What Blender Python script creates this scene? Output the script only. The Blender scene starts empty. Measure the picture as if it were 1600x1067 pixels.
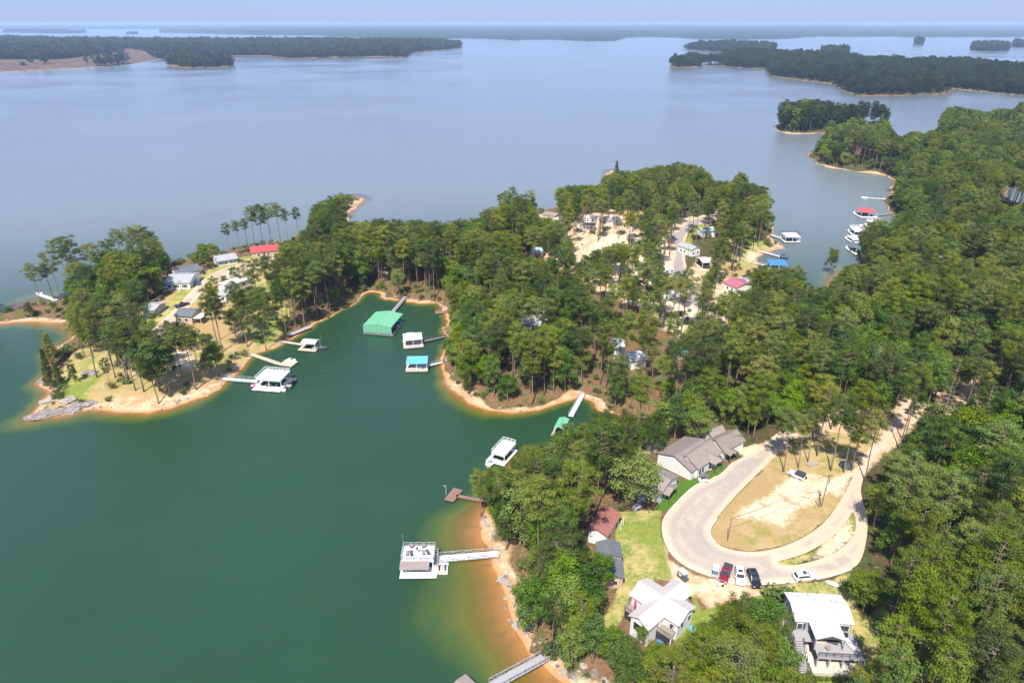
import bpy, math, random, time
import numpy as np
from mathutils import Vector, Matrix
from mathutils.geometry import delaunay_2d_cdt
T0 = time.time()
random.seed(7); rng = np.random.default_rng(7)
S = bpy.context.scene
COL = S.collection
R = math.radians

# ---------------------------------------------------------------- camera, sky, sun, exposure
F = 1067.0; CX = 800.0; CY = 533.5; HZ = 36.0; CH = 110.0
PITCH = math.atan((CY - HZ) / F)
cam_d = bpy.data.cameras.new('camera'); cam = bpy.data.objects.new('camera', cam_d); COL.objects.link(cam)
cam.location = (0, 0, CH); cam.rotation_euler = (math.pi / 2 - PITCH, 0, 0)
cam_d.sensor_width = 36; cam_d.lens = 36 * F / 1600; cam_d.clip_start = 1; cam_d.clip_end = 300000
S.camera = cam
SUN_EL = R(55); SUN_AZ = R(17)       # the light comes from behind the camera, a little from the left
W = bpy.data.worlds.new('World'); S.world = W; W.use_nodes = True
wn = W.node_tree; wn.nodes.clear()
sky = wn.nodes.new('ShaderNodeTexSky'); sky.sky_type = 'NISHITA'; sky.sun_disc = False
sky.sun_elevation = SUN_EL; sky.sun_rotation = math.pi + SUN_AZ
sky.altitude = 100; sky.air_density = 1.0; sky.dust_density = 0.4; sky.ozone_density = 3.0
bg = wn.nodes.new('ShaderNodeBackground'); bg.inputs['Strength'].default_value = 0.098
wo = wn.nodes.new('ShaderNodeOutputWorld')
tint = wn.nodes.new("ShaderNodeMix"); tint.data_type = "RGBA"; tint.blend_type = "MULTIPLY"; tint.inputs[0].default_value = 1.0; tint.inputs[7].default_value = (0.92, 0.93, 1.18, 1)
hzm = wn.nodes.new("ShaderNodeMix"); hzm.data_type = "RGBA"; hzm.inputs[0].default_value = 0.8; hzm.inputs[7].default_value = (2.55, 3.55, 6.1, 1)   # summer haze evens out the whole sky
wn.links.new(sky.outputs[0], tint.inputs[6]); wn.links.new(tint.outputs[2], hzm.inputs[6]); wn.links.new(hzm.outputs[2], bg.inputs[0]); wn.links.new(bg.outputs[0], wo.inputs[0])
sl = bpy.data.lights.new('sun', 'SUN'); sl.energy = 5.0; sl.angle = R(0.53); sl.color = (1.0, 0.95, 0.86)
so = bpy.data.objects.new('sun', sl); COL.objects.link(so); so.location = (0, 0, 400)
sd_ = Vector((-math.sin(SUN_AZ) * math.cos(SUN_EL), -math.cos(SUN_AZ) * math.cos(SUN_EL), math.sin(SUN_EL)))
so.rotation_euler = sd_.to_track_quat('Z', 'Y').to_euler()
S.view_settings.view_transform = 'Standard'; S.view_settings.look = 'None'
S.view_settings.gamma = 1; S.view_settings.use_curve_mapping = False
S.view_settings.exposure = 0.56
S.cycles.use_denoising = True
S.cycles.max_bounces = 7; S.cycles.diffuse_bounces = 2; S.cycles.glossy_bounces = 2
S.cycles.transparent_max_bounces = 8; S.cycles.volume_bounces = 1
S.cycles.transmission_bounces = 3
S.cycles.caustics_reflective = False; S.cycles.caustics_refractive = False
S.cycles.use_adaptive_sampling = True; S.cycles.adaptive_threshold = 0.02

cp, sp_ = math.cos(PITCH), math.sin(PITCH)

def ray(px, py):
    a = (px - CX) / F; b = (CY - py) / F
    return a, cp + b * sp_, -sp_ + b * cp

def flat(px, py, z=0.0):
    """point of the horizontal plane z that the lens shows at photo pixel px,py (1600 wide)"""
    dx, dy, dz = ray(px, py)
    t = (z - CH) / dz
    return dx * t, dy * t

def project(x, y, z):
    zc = y * cp - (z - CH) * sp_
    u = y * sp_ + (z - CH) * cp
    return CX + F * x / zc, CY - F * u / zc, zc

# ---------------------------------------------------------------- numpy helpers
def wpoly(pts):
    a = np.array([flat(px, py) for px, py in pts]); return a

def seg_arrays(polys):
    A = np.concatenate([p for p in polys]); B = np.concatenate([np.roll(p, -1, 0) for p in polys])
    return A, B

def inside(X, Y, polys):
    A, B = seg_arrays(polys); out = np.zeros(len(X), bool); n = 20000
    for i in range(0, len(X), n):
        x = X[i:i+n, None]; y = Y[i:i+n, None]
        c = ((A[:, 1] > y) != (B[:, 1] > y))
        den = np.where(B[:, 1] == A[:, 1], 1e-9, B[:, 1] - A[:, 1])
        xi = A[:, 0] + (y - A[:, 1]) * (B[:, 0] - A[:, 0]) / den
        out[i:i+n] = (np.count_nonzero(c & (x < xi), axis=1) % 2) == 1
    return out

def dist(X, Y, polys):
    A, B = seg_arrays(polys); D = B - A; L2 = np.maximum((D ** 2).sum(1), 1e-9); out = np.empty(len(X)); n = 8000
    for i in range(0, len(X), n):
        x = X[i:i+n, None] - A[:, 0]; y = Y[i:i+n, None] - A[:, 1]
        t = np.clip((x * D[:, 0] + y * D[:, 1]) / L2, 0, 1)
        dx = x - t * D[:, 0]; dy = y - t * D[:, 1]
        out[i:i+n] = np.sqrt((dx * dx + dy * dy).min(1))
    return out

_perm = rng.random((512, 512))
def vnoise(X, Y, s, k=0):
    x = np.asarray(X) / s + 37.3 * k + 1000; y = np.asarray(Y) / s + 91.7 * k + 1000
    xi = np.floor(x).astype(int); yi = np.floor(y).astype(int); fx = x - xi; fy = y - yi
    fx = fx * fx * (3 - 2 * fx); fy = fy * fy * (3 - 2 * fy)
    g = lambda i, j: _perm[i % 512, j % 512]
    return (g(xi, yi) * (1 - fx) * (1 - fy) + g(xi + 1, yi) * fx * (1 - fy) + g(xi, yi + 1) * (1 - fx) * fy + g(xi + 1, yi + 1) * fx * fy) * 2 - 1

def sstep(a, b, x):
    t = np.clip((x - a) / (b - a), 0, 1); return t * t * (3 - 2 * t)

# ---------------------------------------------------------------- the shoreline (traced at water level)
MAIN = [(1130,1300),(1000,1180),(935,1110),(900,1080),(872,1062),(850,1042),(826,1022),(808,992),(798,960),(790,930),(778,905),(768,885),
 (764,860),(752,838),(748,818),(760,798),(772,775),(788,742),(812,722),(842,708),(872,700),(900,702),(925,712),(950,708),(975,694),(1004,680),
 (998,664),(965,650),(935,640),(926,628),(905,620),(886,626),(866,631),(840,640),(800,643),(765,641),(735,631),(712,615),(697,600),
 (690,580),(688,560),(692,545),(697,530),(692,512),(697,498),(694,482),(688,473),(660,472),(640,470),(618,468),(600,465),(588,459),(578,458),
 (566,463),(556,471),(540,480),(520,491),(503,500),(489,507),(484,512),(468,520),(452,531),(436,542),(418,548),(402,553),(390,562),(380,573),(365,585),(349,597),
 (338,607),(318,619),(290,632),(260,640),(230,645),(200,643),(170,640),(140,639),(110,645),(80,650),(48,656),(57,640),(72,622),(75,610),(64,600),(66,590),
 (76,570),(84,552),(96,540),(110,532),(114,520),(110,510),(96,505),(70,502),(40,502),(0,506),(-60,510),(-120,505),(-80,492),(0,489),(28,481),(50,475),
 (72,474),(92,470),(120,460),(160,448),(200,436),(240,424),(262,412),(292,404),(330,396),(355,390),(400,384),(430,380),(455,375),(475,364),(495,350),
 (515,335),(530,320),(543,309),(556,305),(566,310),(558,322),(549,335),(543,350),(548,362),(575,374),(620,384),(680,384),(730,374),(780,354),(820,340),
 (843,331),(858,325),(872,320),(900,312),(932,300),(944,277),(958,267),(974,270),(986,280),(1010,287),(1060,290),(1110,292),(1150,300),(1185,312),(1199,330),
 (1206,345),(1205,360),(1200,371),(1212,377),(1222,382),(1225,388),(1207,394),(1189,397),(1183,403),(1184,414),(1192,425),(1215,438),(1245,450),(1284,458),
 (1298,445),(1312,430),(1338,418),(1352,406),(1368,394),(1382,380),(1392,366),(1402,350),(1399,337),(1386,325),(1383,314),(1390,300),(1398,286),(1386,275),
 (1340,268),(1300,262),(1274,255),(1266,246),(1270,236),(1290,228),(1330,224),(1380,222),(1420,219),(1450,214),(1475,210),(1520,209),(1527,205),(1500,199),
 (1468,197),(1462,192),(1480,187),(1520,187),(1560,186),(1600,182),(1750,176),(2600,172),(3600,200),(3600,1300)]
ISL = dict(
 cove_isle=[(1213,203),(1225,208),(1250,210),(1290,208),(1330,203),(1356,197),(1352,190),(1300,190),(1250,190),(1216,194)],
 causeway=[(1356,197),(1375,196),(1390,195),(1392,192),(1372,191),(1352,192)],
 point_isle=[(1045,104),(1060,106),(1095,105),(1100,102),(1080,99),(1050,100)],
 spit=[(1098,103),(1125,103),(1150,106),(1175,108),(1175,104),(1130,101),(1100,101)],
 big_isle=[(1120,99),(1150,105),(1196,108),(1202,119),(1240,124),(1300,131),(1318,142),(1340,150),(1400,150),(1480,147),(1492,139),(1530,143),(1600,150),(1700,158),(2400,190),(2400,140),(1700,120),
   (1500,112),(1420,108),(1330,99),(1230,94),(1180,88),(1130,90)],
 far_isle=[(1068,77),(1110,81),(1160,84),(1210,86),(1212,80),(1150,76),(1090,75)],
 isle_c=[(1281,86),(1300,90),(1325,89),(1326,85),(1300,83),(1283,83)],
 isle_d=[(1515,79),(1540,81),(1575,80),(1576,77),(1545,75),(1517,76)],
 isle_e=[(1580,74),(1610,75),(1610,72),(1582,72)],
 isle_f=[(1428,70),(1443,70),(1443,68),(1428,68)],
 west=[(-900,150),(-200,120),(0,113),(60,110),(120,107),(180,103),(215,99),(245,94),(262,91),(300,88),(365,88),(420,88),(452,92),(520,90),(580,89),(634,90),(642,83),(680,79),(718,76),(722,72),(690,70),
   (600,70),(450,69),(300,70),(150,68),(0,66),(-900,72)],
 west_isle=[(262,103),(285,106),(330,106),(365,103),(362,100),(300,99),(265,100)],
 mid_w=[(35,62),(90,63),(150,63),(178,62),(170,59.5),(90,58.5),(40,59)],
 mid_w2=[(5,51),(60,52),(125,52.5),(135,51),(60,49.3),(8,49.3)],
 mid_w3=[(197,54),(216,54),(216,52.8),(197,52.8)],
 far1=[(250,51),(330,53),(400,55),(500,56),(560,59),(620,61),(670,62),(720,60),(760,61),(800,63),(835,62),(870,62),(900,63.5),(930,65),(962,64.5),(978,59),(1010,58),(1060,59),(1100,61.5),
   (1160,62),(1230,61),(1260,58),(1330,57.5),(1430,58),(1520,58.5),(1600,58),(1800,58),(3000,60),(3000,47),(1600,48),(1000,48.5),(700,49),(400,49),(250,48.8)],
 far2=[(-1200,46.5),(0,46),(300,46.2),(500,47),(800,47),(1200,46.5),(1600,46.8),(2600,47),(2600,42),(1200,42),(-1200,42)],
 far3=[(-1500,41.2),(800,41.4),(2800,41.2),(2800,38.2),(-1500,38.2)],
)
POND = [(1562,292),(1600,290),(1680,300),(1680,325),(1600,322),(1578,312)]
LAND = [wpoly(MAIN)] + [wpoly(v) for v in ISL.values()] + [wpoly(POND)]

_A, _B = seg_arrays(LAND)
def shore(X, Y):
    X = np.atleast_1d(np.asarray(X, float)); Y = np.atleast_1d(np.asarray(Y, float))
    ins = np.zeros(len(X), bool)
    for k, p in enumerate(LAND[:-1]): ins |= inside(X, Y, [p])
    ins &= ~inside(X, Y, [LAND[-1]])
    d = dist(X, Y, LAND)
    s = np.where(ins, d, -d)
    w = np.clip(Y / 260, 0.6, 3)
    return s + (vnoise(X, Y, 17, 7) * 1.2 + vnoise(X, Y, 7) * 1.0 + vnoise(X, Y, 2.6, 1) * 0.5) * w * np.clip(1.3 - np.abs(s) / 25, 0, 1)

def height(X, Y, s=None):
    X = np.atleast_1d(np.asarray(X, float)); Y = np.atleast_1d(np.asarray(Y, float))
    if s is None: s = shore(X, Y)
    near = np.clip(700 / np.maximum(Y, 1), 0.35, 1)
    z = np.where(s > 0, s * 0.13 * np.exp(-s / 30), 0)
    z = z + (1.5 * sstep(3, 9, s) + 3.3 * sstep(8, 70, s)) * 1.0
    z = z + np.clip(s / 30, 0, 1) * (vnoise(X, Y, 55, 2) * 0.7)
    z = z + np.clip((s - 60) / 400, 0, 1) * (4 + 5 * vnoise(X, Y, 420, 3)) * np.where(Y > 1200, 0.4, 1.6)
    z = z + np.where(s < 0, -np.minimum(0.16 * (-s), 7), 0)
    return z

_hc = {}
def G(px, py, dz=0.0):
    """ground point shown at pixel; dz: how far above the ground the seen point is"""
    z = 0.0
    for _ in range(6):
        x, y = flat(px, py, z + dz)
        z = max(0.0, float(height(x, y)[0]))
    return Vector((x, y, z))
def Wt(px, py, z=0.0):
    x, y = flat(px, py, z); return Vector((x, y, z))
def gz(x, y): return max(0.0, float(height(x, y)[0]))

# ---------------------------------------------------------------- materials
MATS = {}
def newmat(name):
    m = bpy.data.materials.new(name); m.use_nodes = True; nt = m.node_tree; nt.nodes.clear()
    o = nt.nodes.new('ShaderNodeOutputMaterial'); b = nt.nodes.new('ShaderNodeBsdfPrincipled')
    nt.links.new(b.outputs[0], o.inputs[0]); MATS[name] = m
    return m, nt, b, o
def N(nt, t, **kw):
    n = nt.nodes.new(t)
    for k, v in kw.items():
        if k.startswith('i_'): n.inputs[k[2:].replace('_', ' ')].default_value = v
        else: setattr(n, k, v)
    return n
def noise(nt, scale, detail=4, rough=0.55, vec=None, dist=0.0):
    n = N(nt, 'ShaderNodeTexNoise'); n.inputs['Scale'].default_value = scale; n.inputs['Detail'].default_value = detail
    n.inputs['Roughness'].default_value = rough; n.inputs['Distortion'].default_value = dist
    if vec: nt.links.new(vec, n.inputs['Vector'])
    return n.outputs['Fac']
def geo(nt): return N(nt, 'ShaderNodeNewGeometry').outputs['Position']
def objco(nt): return N(nt, 'ShaderNodeTexCoord').outputs['Object']
def attr(nt, name): return N(nt, 'ShaderNodeAttribute', attribute_name=name).outputs['Fac']
def ramp(nt, fac, stops, mode='LINEAR'):
    r = N(nt, 'ShaderNodeValToRGB'); r.color_ramp.interpolation = mode
    while len(r.color_ramp.elements) < len(stops): r.color_ramp.elements.new(0.5)
    for e, (p, c) in zip(r.color_ramp.elements, stops):
        e.position = p; e.color = (c if isinstance(c, tuple) else (c, c, c)) + (1,) if not (isinstance(c, tuple) and len(c) == 4) else c
    nt.links.new(fac, r.inputs[0]); return r.outputs[0]
def mixc(nt, f, a, b, mode='MIX'):
    m = N(nt, 'ShaderNodeMix', data_type='RGBA', blend_type=mode)
    for idx, v in ((0, f), (6, a), (7, b)):
        if isinstance(v, (int, float)): m.inputs[idx].default_value = v
        elif isinstance(v, tuple): m.inputs[idx].default_value = v + (1,)
        else: nt.links.new(v, m.inputs[idx])
    return m.outputs[2]
def math_(nt, op, a, b=0.0, c=0.0, clamp=False):
    m = N(nt, 'ShaderNodeMath', operation=op, use_clamp=clamp)
    for i, v in enumerate((a, b, c)):
        if isinstance(v, (int, float)): m.inputs[i].default_value = v
        else: nt.links.new(v, m.inputs[i])
    return m.outputs[0]
def mapr(nt, v, a, b, c=0.0, d=1.0):
    m = N(nt, 'ShaderNodeMapRange'); nt.links.new(v, m.inputs[0])
    for i, q in enumerate((a, b, c, d)): m.inputs[i + 1].default_value = q
    return m.outputs[0]
def bump(nt, b, h, strength=0.4, dist_=0.1):
    n = N(nt, 'ShaderNodeBump'); n.inputs['Strength'].default_value = strength; n.inputs['Distance'].default_value = dist_
    nt.links.new(h, n.inputs['Height']); nt.links.new(n.outputs[0], b.inputs['Normal'])

def simple(name, col, rough=0.7, metal=0.0, var=0.18, scale=1.5, spec=0.3, stripes=0, dirt=0.0):
    """painted, shingled or boarded surface: colour with weathering; stripes = seams or boards per metre"""
    m, nt, b, o = newmat(name)
    co = objco(nt)
    n1 = noise(nt, scale, 5, 0.65, co); n2 = noise(nt, scale * 9, 3, 0.6, co)
    f = math_(nt, 'ADD', math_(nt, 'MULTIPLY', n1, 0.65), math_(nt, 'MULTIPLY', n2, 0.35))
    lo = tuple(c * (1 - var) for c in col); hi = tuple(min(1, c * (1 + var)) for c in col)
    c = ramp(nt, f, [(0.3, lo), (0.7, hi)])
    if dirt > 0:
        n3 = noise(nt, scale * 0.6, 6, 0.7, co)
        c = mixc(nt, math_(nt, 'MULTIPLY', mapr(nt, n3, 0.52, 0.72), dirt), c, (0.16, 0.13, 0.09))
    if stripes:
        w = N(nt, 'ShaderNodeTexWave', wave_type='BANDS', bands_direction='X', wave_profile='SAW'); w.inputs['Scale'].default_value = stripes * 0.314
        w.inputs['Distortion'].default_value = 0
        nt.links.new(co, w.inputs['Vector'])
        e = ramp(nt, w.outputs['Fac'], [(0.0, 0.0), (0.1, 1.0), (0.9, 1.0), (1.0, 0.0)])
        c = mixc(nt, 1.0, c, ramp(nt, e, [(0, (0.72, 0.72, 0.72)), (1, (1, 1, 1))]), 'MULTIPLY')
        bump(nt, b, e, 0.5, 0.03)
    nt.links.new(c, b.inputs['Base Color']); b.inputs['Roughness'].default_value = rough
    b.inputs['Metallic'].default_value = metal; b.inputs['Specular IOR Level'].default_value = spec
    return m

M_white = simple('white_paint', (0.80, 0.79, 0.77), 0.55, var=0.05, dirt=0.12)
M_siding = simple('white_siding', (0.74, 0.74, 0.72), 0.6, var=0.05, stripes=0, dirt=0.10)
M_roofwhite = simple('white_metal_roof', (0.62, 0.61, 0.61), 0.45, var=0.04, stripes=1.1, dirt=0.10)
M_roofpink = simple('pale_shingle_roof', (0.56, 0.50, 0.48), 0.6, var=0.05, dirt=0.12)
M_roofgrey = simple('brown_grey_shingles', (0.235, 0.195, 0.18), 0.85, var=0.16, scale=0.8, dirt=0.25)
M_roofgrey2 = simple('taupe_shingles', (0.27, 0.225, 0.205), 0.85, var=0.16, scale=0.9, dirt=0.2)
M_roofslate = simple('dark_grey_shingles', (0.13, 0.14, 0.16), 0.8, var=0.2, dirt=0.2)
M_rooflight = simple('light_grey_shingles', (0.36, 0.36, 0.37), 0.8, var=0.15, dirt=0.2)
M_roofred = simple('faded_red_roof', (0.33, 0.13, 0.11), 0.7, var=0.15, stripes=0.7, dirt=0.25)
M_redmetal = simple('bright_red_metal_roof', (0.50, 0.09, 0.09), 0.45, var=0.1, stripes=0.8, dirt=0.1)
M_plum = simple('plum_red_roof', (0.42, 0.13, 0.19), 0.6, var=0.1, stripes=0.8)
M_green = simple('green_metal_roof', (0.16, 0.44, 0.27), 0.45, var=0.07, stripes=0.6, dirt=0.15)
M_greenpale = simple('pale_green_roof', (0.34, 0.48, 0.42), 0.6, var=0.1, dirt=0.1)
M_teal = simple('teal_blue_metal_roof', (0.14, 0.42, 0.55), 0.4, var=0.08, stripes=0.9)
M_blue = simple('bright_blue_canopy', (0.06, 0.22, 0.62), 0.5, var=0.08, stripes=0.6)
M_tan = simple('tan_siding', (0.52, 0.42, 0.32), 0.7, var=0.08)
M_brick = simple('pale_brick', (0.50, 0.36, 0.28), 0.85, var=0.2, scale=3)
M_greysid = simple('grey_siding', (0.36, 0.38, 0.42), 0.7, var=0.06)
M_trim = simple('dark_trim', (0.09, 0.09, 0.10), 0.5, var=0.1)
M_wood = simple('weathered_deck_boards', (0.30, 0.25, 0.21), 0.8, var=0.2, stripes=3, scale=2)
M_woodtan = simple('tan_dock_boards', (0.52, 0.43, 0.33), 0.8, var=0.15, stripes=3, scale=2)
M_woodbrown = simple('red_brown_dock_boards', (0.26, 0.15, 0.12), 0.8, var=0.2, stripes=3, scale=2)
M_woodgrey = simple('grey_dock_boards', (0.36, 0.35, 0.36), 0.8, var=0.15, stripes=3, scale=2)
M_concrete = simple('concrete', (0.58, 0.52, 0.44), 0.85, var=0.12, dirt=0.2)
M_paver = simple('pale_stone', (0.36, 0.31, 0.27), 0.85, var=0.3, scale=2)
M_metal = simple('galvanised_metal', (0.55, 0.56, 0.57), 0.35, 0.7, var=0.1)
M_rubber = simple('black_rubber', (0.025, 0.025, 0.027), 0.8, var=0.2)
M_black = simple('black_car_paint', (0.012, 0.014, 0.02), 0.22, var=0.1, spec=0.6)
M_carwhite = simple('white_car_paint', (0.78, 0.78, 0.79), 0.25, var=0.03, spec=0.6)
M_carred = simple('dark_red_car_paint', (0.20, 0.012, 0.02), 0.25, var=0.08, spec=0.6)
M_carblue = simple('dark_blue_car_paint', (0.04, 0.08, 0.18), 0.25, var=0.08, spec=0.6)
M_cover = simple('black_vinyl_cover', (0.05, 0.055, 0.075), 0.6, var=0.2)
M_glass = simple('dark_window_glass', (0.03, 0.04, 0.05), 0.08, var=0.2, spec=0.9)
M_glassblue = simple('boat_windscreen', (0.10, 0.18, 0.22), 0.08, var=0.2, spec=0.9)
M_lamp = simple('headlamp_plastic', (0.7, 0.7, 0.7), 0.15, var=0.05)
M_redlamp = simple('tail_lamp_plastic', (0.45, 0.02, 0.02), 0.2, var=0.05)
M_pole = simple('creosoted_pole', (0.20, 0.16, 0.13), 0.9, var=0.25, scale=4)
M_cyan = simple('cyan_plastic', (0.05, 0.55, 0.70), 0.45, var=0.08)
M_orange = simple('orange_plastic', (0.75, 0.22, 0.08), 0.45, var=0.08)
M_pink = simple('magenta_plastic', (0.70, 0.06, 0.22), 0.45, var=0.08)
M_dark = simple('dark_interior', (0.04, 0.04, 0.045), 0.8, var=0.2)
M_cushion = simple('beige_cushion', (0.55, 0.47, 0.38), 0.9, var=0.1)
M_cinnamon = simple('rusty_brown_siding', (0.36, 0.16, 0.12), 0.8, var=0.15)
M_rock = None

def foliage(name, c_dark, c_mid, c_light, trans=0.15):
    m, nt, b, o = newmat(name)
    co = objco(nt)
    oi = N(nt, 'ShaderNodeObjectInfo')
    n1 = noise(nt, 0.55, 3, 0.6, co); n2 = noise(nt, 3.2, 2, 0.5, co)
    f = math_(nt, 'ADD', math_(nt, 'MULTIPLY', n1, 0.55), math_(nt, 'MULTIPLY', n2, 0.45))
    f = math_(nt, 'ADD', f, math_(nt, 'MULTIPLY', math_(nt, 'SUBTRACT', oi.outputs['Random'], 0.5), 0.46))
    c = ramp(nt, f, [(0.28, c_dark), (0.5, c_mid), (0.74, c_light)])
    hs = N(nt, 'ShaderNodeHueSaturation'); nt.links.new(c, hs.inputs['Color']); nt.links.new(mapr(nt, math_(nt, 'FRACT', math_(nt, 'MULTIPLY', oi.outputs['Random'], 7.31)), 0, 1, 0.475, 0.52), hs.inputs['Hue']); nt.links.new(mapr(nt, math_(nt, 'FRACT', math_(nt, 'MULTIPLY', oi.outputs['Random'], 13.7)), 0, 1, 0.86, 1.12), hs.inputs['Saturation']); c = hs.outputs[0]
    nt.links.new(c, b.inputs['Base Color']); b.inputs['Roughness'].default_value = 0.55; b.inputs['Specular IOR Level'].default_value = 0.28
    tr = N(nt, 'ShaderNodeBsdfTranslucent'); nt.links.new(mixc(nt, 1.0, c, (1.3, 1.25, 0.55), 'MULTIPLY'), tr.inputs[0])
    mx = N(nt, 'ShaderNodeMixShader'); mx.inputs[0].default_value = trans
    nt.links.new(b.outputs[0], mx.inputs[1]); nt.links.new(tr.outputs[0], mx.inputs[2]); nt.links.new(mx.outputs[0], o.inputs[0])
    return m
M_pine = foliage('pine_needles', (0.042, 0.074, 0.007), (0.112, 0.158, 0.014), (0.215, 0.250, 0.026))
M_pinefar = foliage('distant_needles_shaded', (0.014, 0.032, 0.008), (0.030, 0.056, 0.012), (0.056, 0.084, 0.018))  # pine needles darkened: shade between far crowns is put into the colour
M_skyline = foliage('skyline_needles_shaded', (0.008, 0.020, 0.010), (0.014, 0.032, 0.014), (0.022, 0.044, 0.018), 0.0)  # darker still: the smooth canopy sheet casts no self-shadow, so colour carries it
M_oak = foliage('broad_leaves', (0.042, 0.084, 0.008), (0.102, 0.168, 0.014), (0.195, 0.262, 0.026))
M_bush = foliage('shrub_leaves', (0.05, 0.10, 0.015), (0.09, 0.145, 0.025), (0.16, 0.19, 0.04))
M_needledead = foliage('dead_needles', (0.16, 0.10, 0.06), (0.22, 0.15, 0.09), (0.3, 0.22, 0.14), 0.1)
m, nt, b, o = newmat('pine_bark')
co = objco(nt); n1 = noise(nt, 2.5, 5, 0.7, co)
nt.links.new(ramp(nt, n1, [(0.3, (0.12, 0.085, 0.06)), (0.7, (0.34, 0.25, 0.18))]), b.inputs['Base Color']); b.inputs['Roughness'].default_value = 0.9
bump(nt, b, noise(nt, 9, 3, 0.6, co), 0.6, 0.05); M_bark = m
m, nt, b, o = newmat('lichened_granite')
co = objco(nt); n1 = noise(nt, 0.9, 6, 0.7, co); n2 = noise(nt, 5, 4, 0.6, co)
c = ramp(nt, n1, [(0.3, (0.13, 0.10, 0.10)), (0.5, (0.27, 0.22, 0.21)), (0.7, (0.50, 0.46, 0.40))])
c = mixc(nt, mapr(nt, n2, 0.5, 0.7), c, (0.14, 0.11, 0.10))
nt.links.new(c, b.inputs['Base Color']); b.inputs['Roughness'].default_value = 0.9; bump(nt, b, n2, 0.8, 0.3); M_rock = m

# ground
m, nt, b, o = newmat('lakeside_ground'); M_ground = m
P = geo(nt)
nA = noise(nt, 0.035, 5, 0.6, P); nB = noise(nt, 0.22, 6, 0.68, P); nC = noise(nt, 1.3, 5, 0.7, P); nD = noise(nt, 5.0, 3, 0.6, P)
sh = attr(nt, 'shore')
edge = math_(nt, 'SUBTRACT', math_(nt, 'ADD', math_(nt, 'MULTIPLY', nB, 0.6), math_(nt, 'MULTIPLY', nC, 0.4)), 0.5)
def mask(name, soft=0.12, k=1.6):
    return mapr(nt, math_(nt, 'ADD', attr(nt, name), math_(nt, 'MULTIPLY', edge, k)), 0.5 - soft, 0.5 + soft)
straw = mixc(nt, mapr(nt, nB, 0.35, 0.65), (0.20, 0.105, 0.058), (0.34, 0.20, 0.115))
straw = mixc(nt, mapr(nt, nC, 0.5, 0.72), straw, (0.13, 0.085, 0.05))
floor_ = mixc(nt, mapr(nt, nB, 0.42, 0.62), (0.085, 0.062, 0.03), (0.060, 0.085, 0.018))
clay = mixc(nt, mapr(nt, nC, 0.3, 0.7), (0.50, 0.30, 0.17), (0.62, 0.43, 0.27))
clay = mixc(nt, mapr(nt, nB, 0.45, 0.6), clay, (0.68, 0.55, 0.38))
clay = mixc(nt, math_(nt, 'MULTIPLY', mapr(nt, nC, 0.55, 0.7), 0.6), clay, (0.36, 0.19, 0.11))
pale = mixc(nt, mapr(nt, nC, 0.35, 0.65), (0.60, 0.47, 0.31), (0.80, 0.70, 0.52))
pale = mixc(nt, mapr(nt, nB, 0.52, 0.66), pale, (0.46, 0.32, 0.17))
grs = mixc(nt, mapr(nt, nB, 0.42, 0.58), (0.17, 0.22, 0.035), (0.42, 0.35, 0.12))
grs = mixc(nt, mapr(nt, nC, 0.45, 0.75), grs, (0.50, 0.38, 0.20))
grs = mixc(nt, mapr(nt, nA, 0.47, 0.56), grs, mixc(nt, mapr(nt, nC, 0.35, 0.65), (0.15, 0.21, 0.03), (0.26, 0.28, 0.06)))
lush = mixc(nt, mapr(nt, nC, 0.3, 0.7), (0.055, 0.13, 0.015), (0.10, 0.19, 0.025))
dry = mixc(nt, mapr(nt, nC, 0.3, 0.7), (0.40, 0.29, 0.13), (0.52, 0.38, 0.20))
dry = mixc(nt, mapr(nt, nB, 0.47, 0.6), dry, (0.27, 0.25, 0.06))
dry = mixc(nt, mapr(nt, nA, 0.45, 0.58), dry, (0.40, 0.27, 0.12))
c = mixc(nt, mask('wood'), straw, floor_)
c = mixc(nt, mask('clay'), c, clay)
c = mixc(nt, mask('dry'), c, dry)
c = mixc(nt, mask('grass'), c, grs)
c = mixc(nt, math_(nt, 'MULTIPLY', mask('pale', 0.28, 3.4), 0.92), c, pale)
c = mixc(nt, attr(nt, 'cut'), c, mixc(nt, mapr(nt, nA, 0.4, 0.6), (0.10, 0.068, 0.05), (0.17, 0.12, 0.095)))
c = mixc(nt, mask('lush', 0.05, 0.25), c, lush)
# beach
shn = math_(nt, 'ADD', sh, math_(nt, 'MULTIPLY', edge, 3.0))
bw = attr(nt, 'beach')
sand = mixc(nt, mapr(nt, nC, 0.4, 0.62), (0.50, 0.34, 0.20), (0.68, 0.53, 0.35))
sand = mixc(nt, mapr(nt, nB, 0.46, 0.58), sand, (0.46, 0.27, 0.14))
sand = mixc(nt, mapr(nt, shn, 0.0, 1.6), (0.56, 0.27, 0.115), sand)
fb = math_(nt, 'SUBTRACT', 1.0, mapr(nt, math_(nt, 'DIVIDE', shn, math_(nt, 'MAXIMUM', bw, 0.3)), 0.75, 1.1))
c = mixc(nt, fb, c, sand)
bed = ramp(nt, mapr(nt, math_(nt, 'DIVIDE', sh, math_(nt, 'MAXIMUM', attr(nt, 'shelf'), 1.0)), -1.0, 0), [(0.0, (0.07, 0.075, 0.02)), (0.5, (0.18, 0.14, 0.035)), (0.8, (0.36, 0.20, 0.055)), (1.0, (0.54, 0.27, 0.115))])
bed = mixc(nt, math_(nt, 'MULTIPLY', mapr(nt, nB, 0.5, 0.66), 0.55), bed, (0.13, 0.11, 0.03))
c = mixc(nt, mapr(nt, sh, 0.1, -0.3), c, bed)
c = mixc(nt, math_(nt, 'MULTIPLY', mapr(nt, nD, 0.55, 0.75), 0.25), c, (0.10, 0.08, 0.04))
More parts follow.
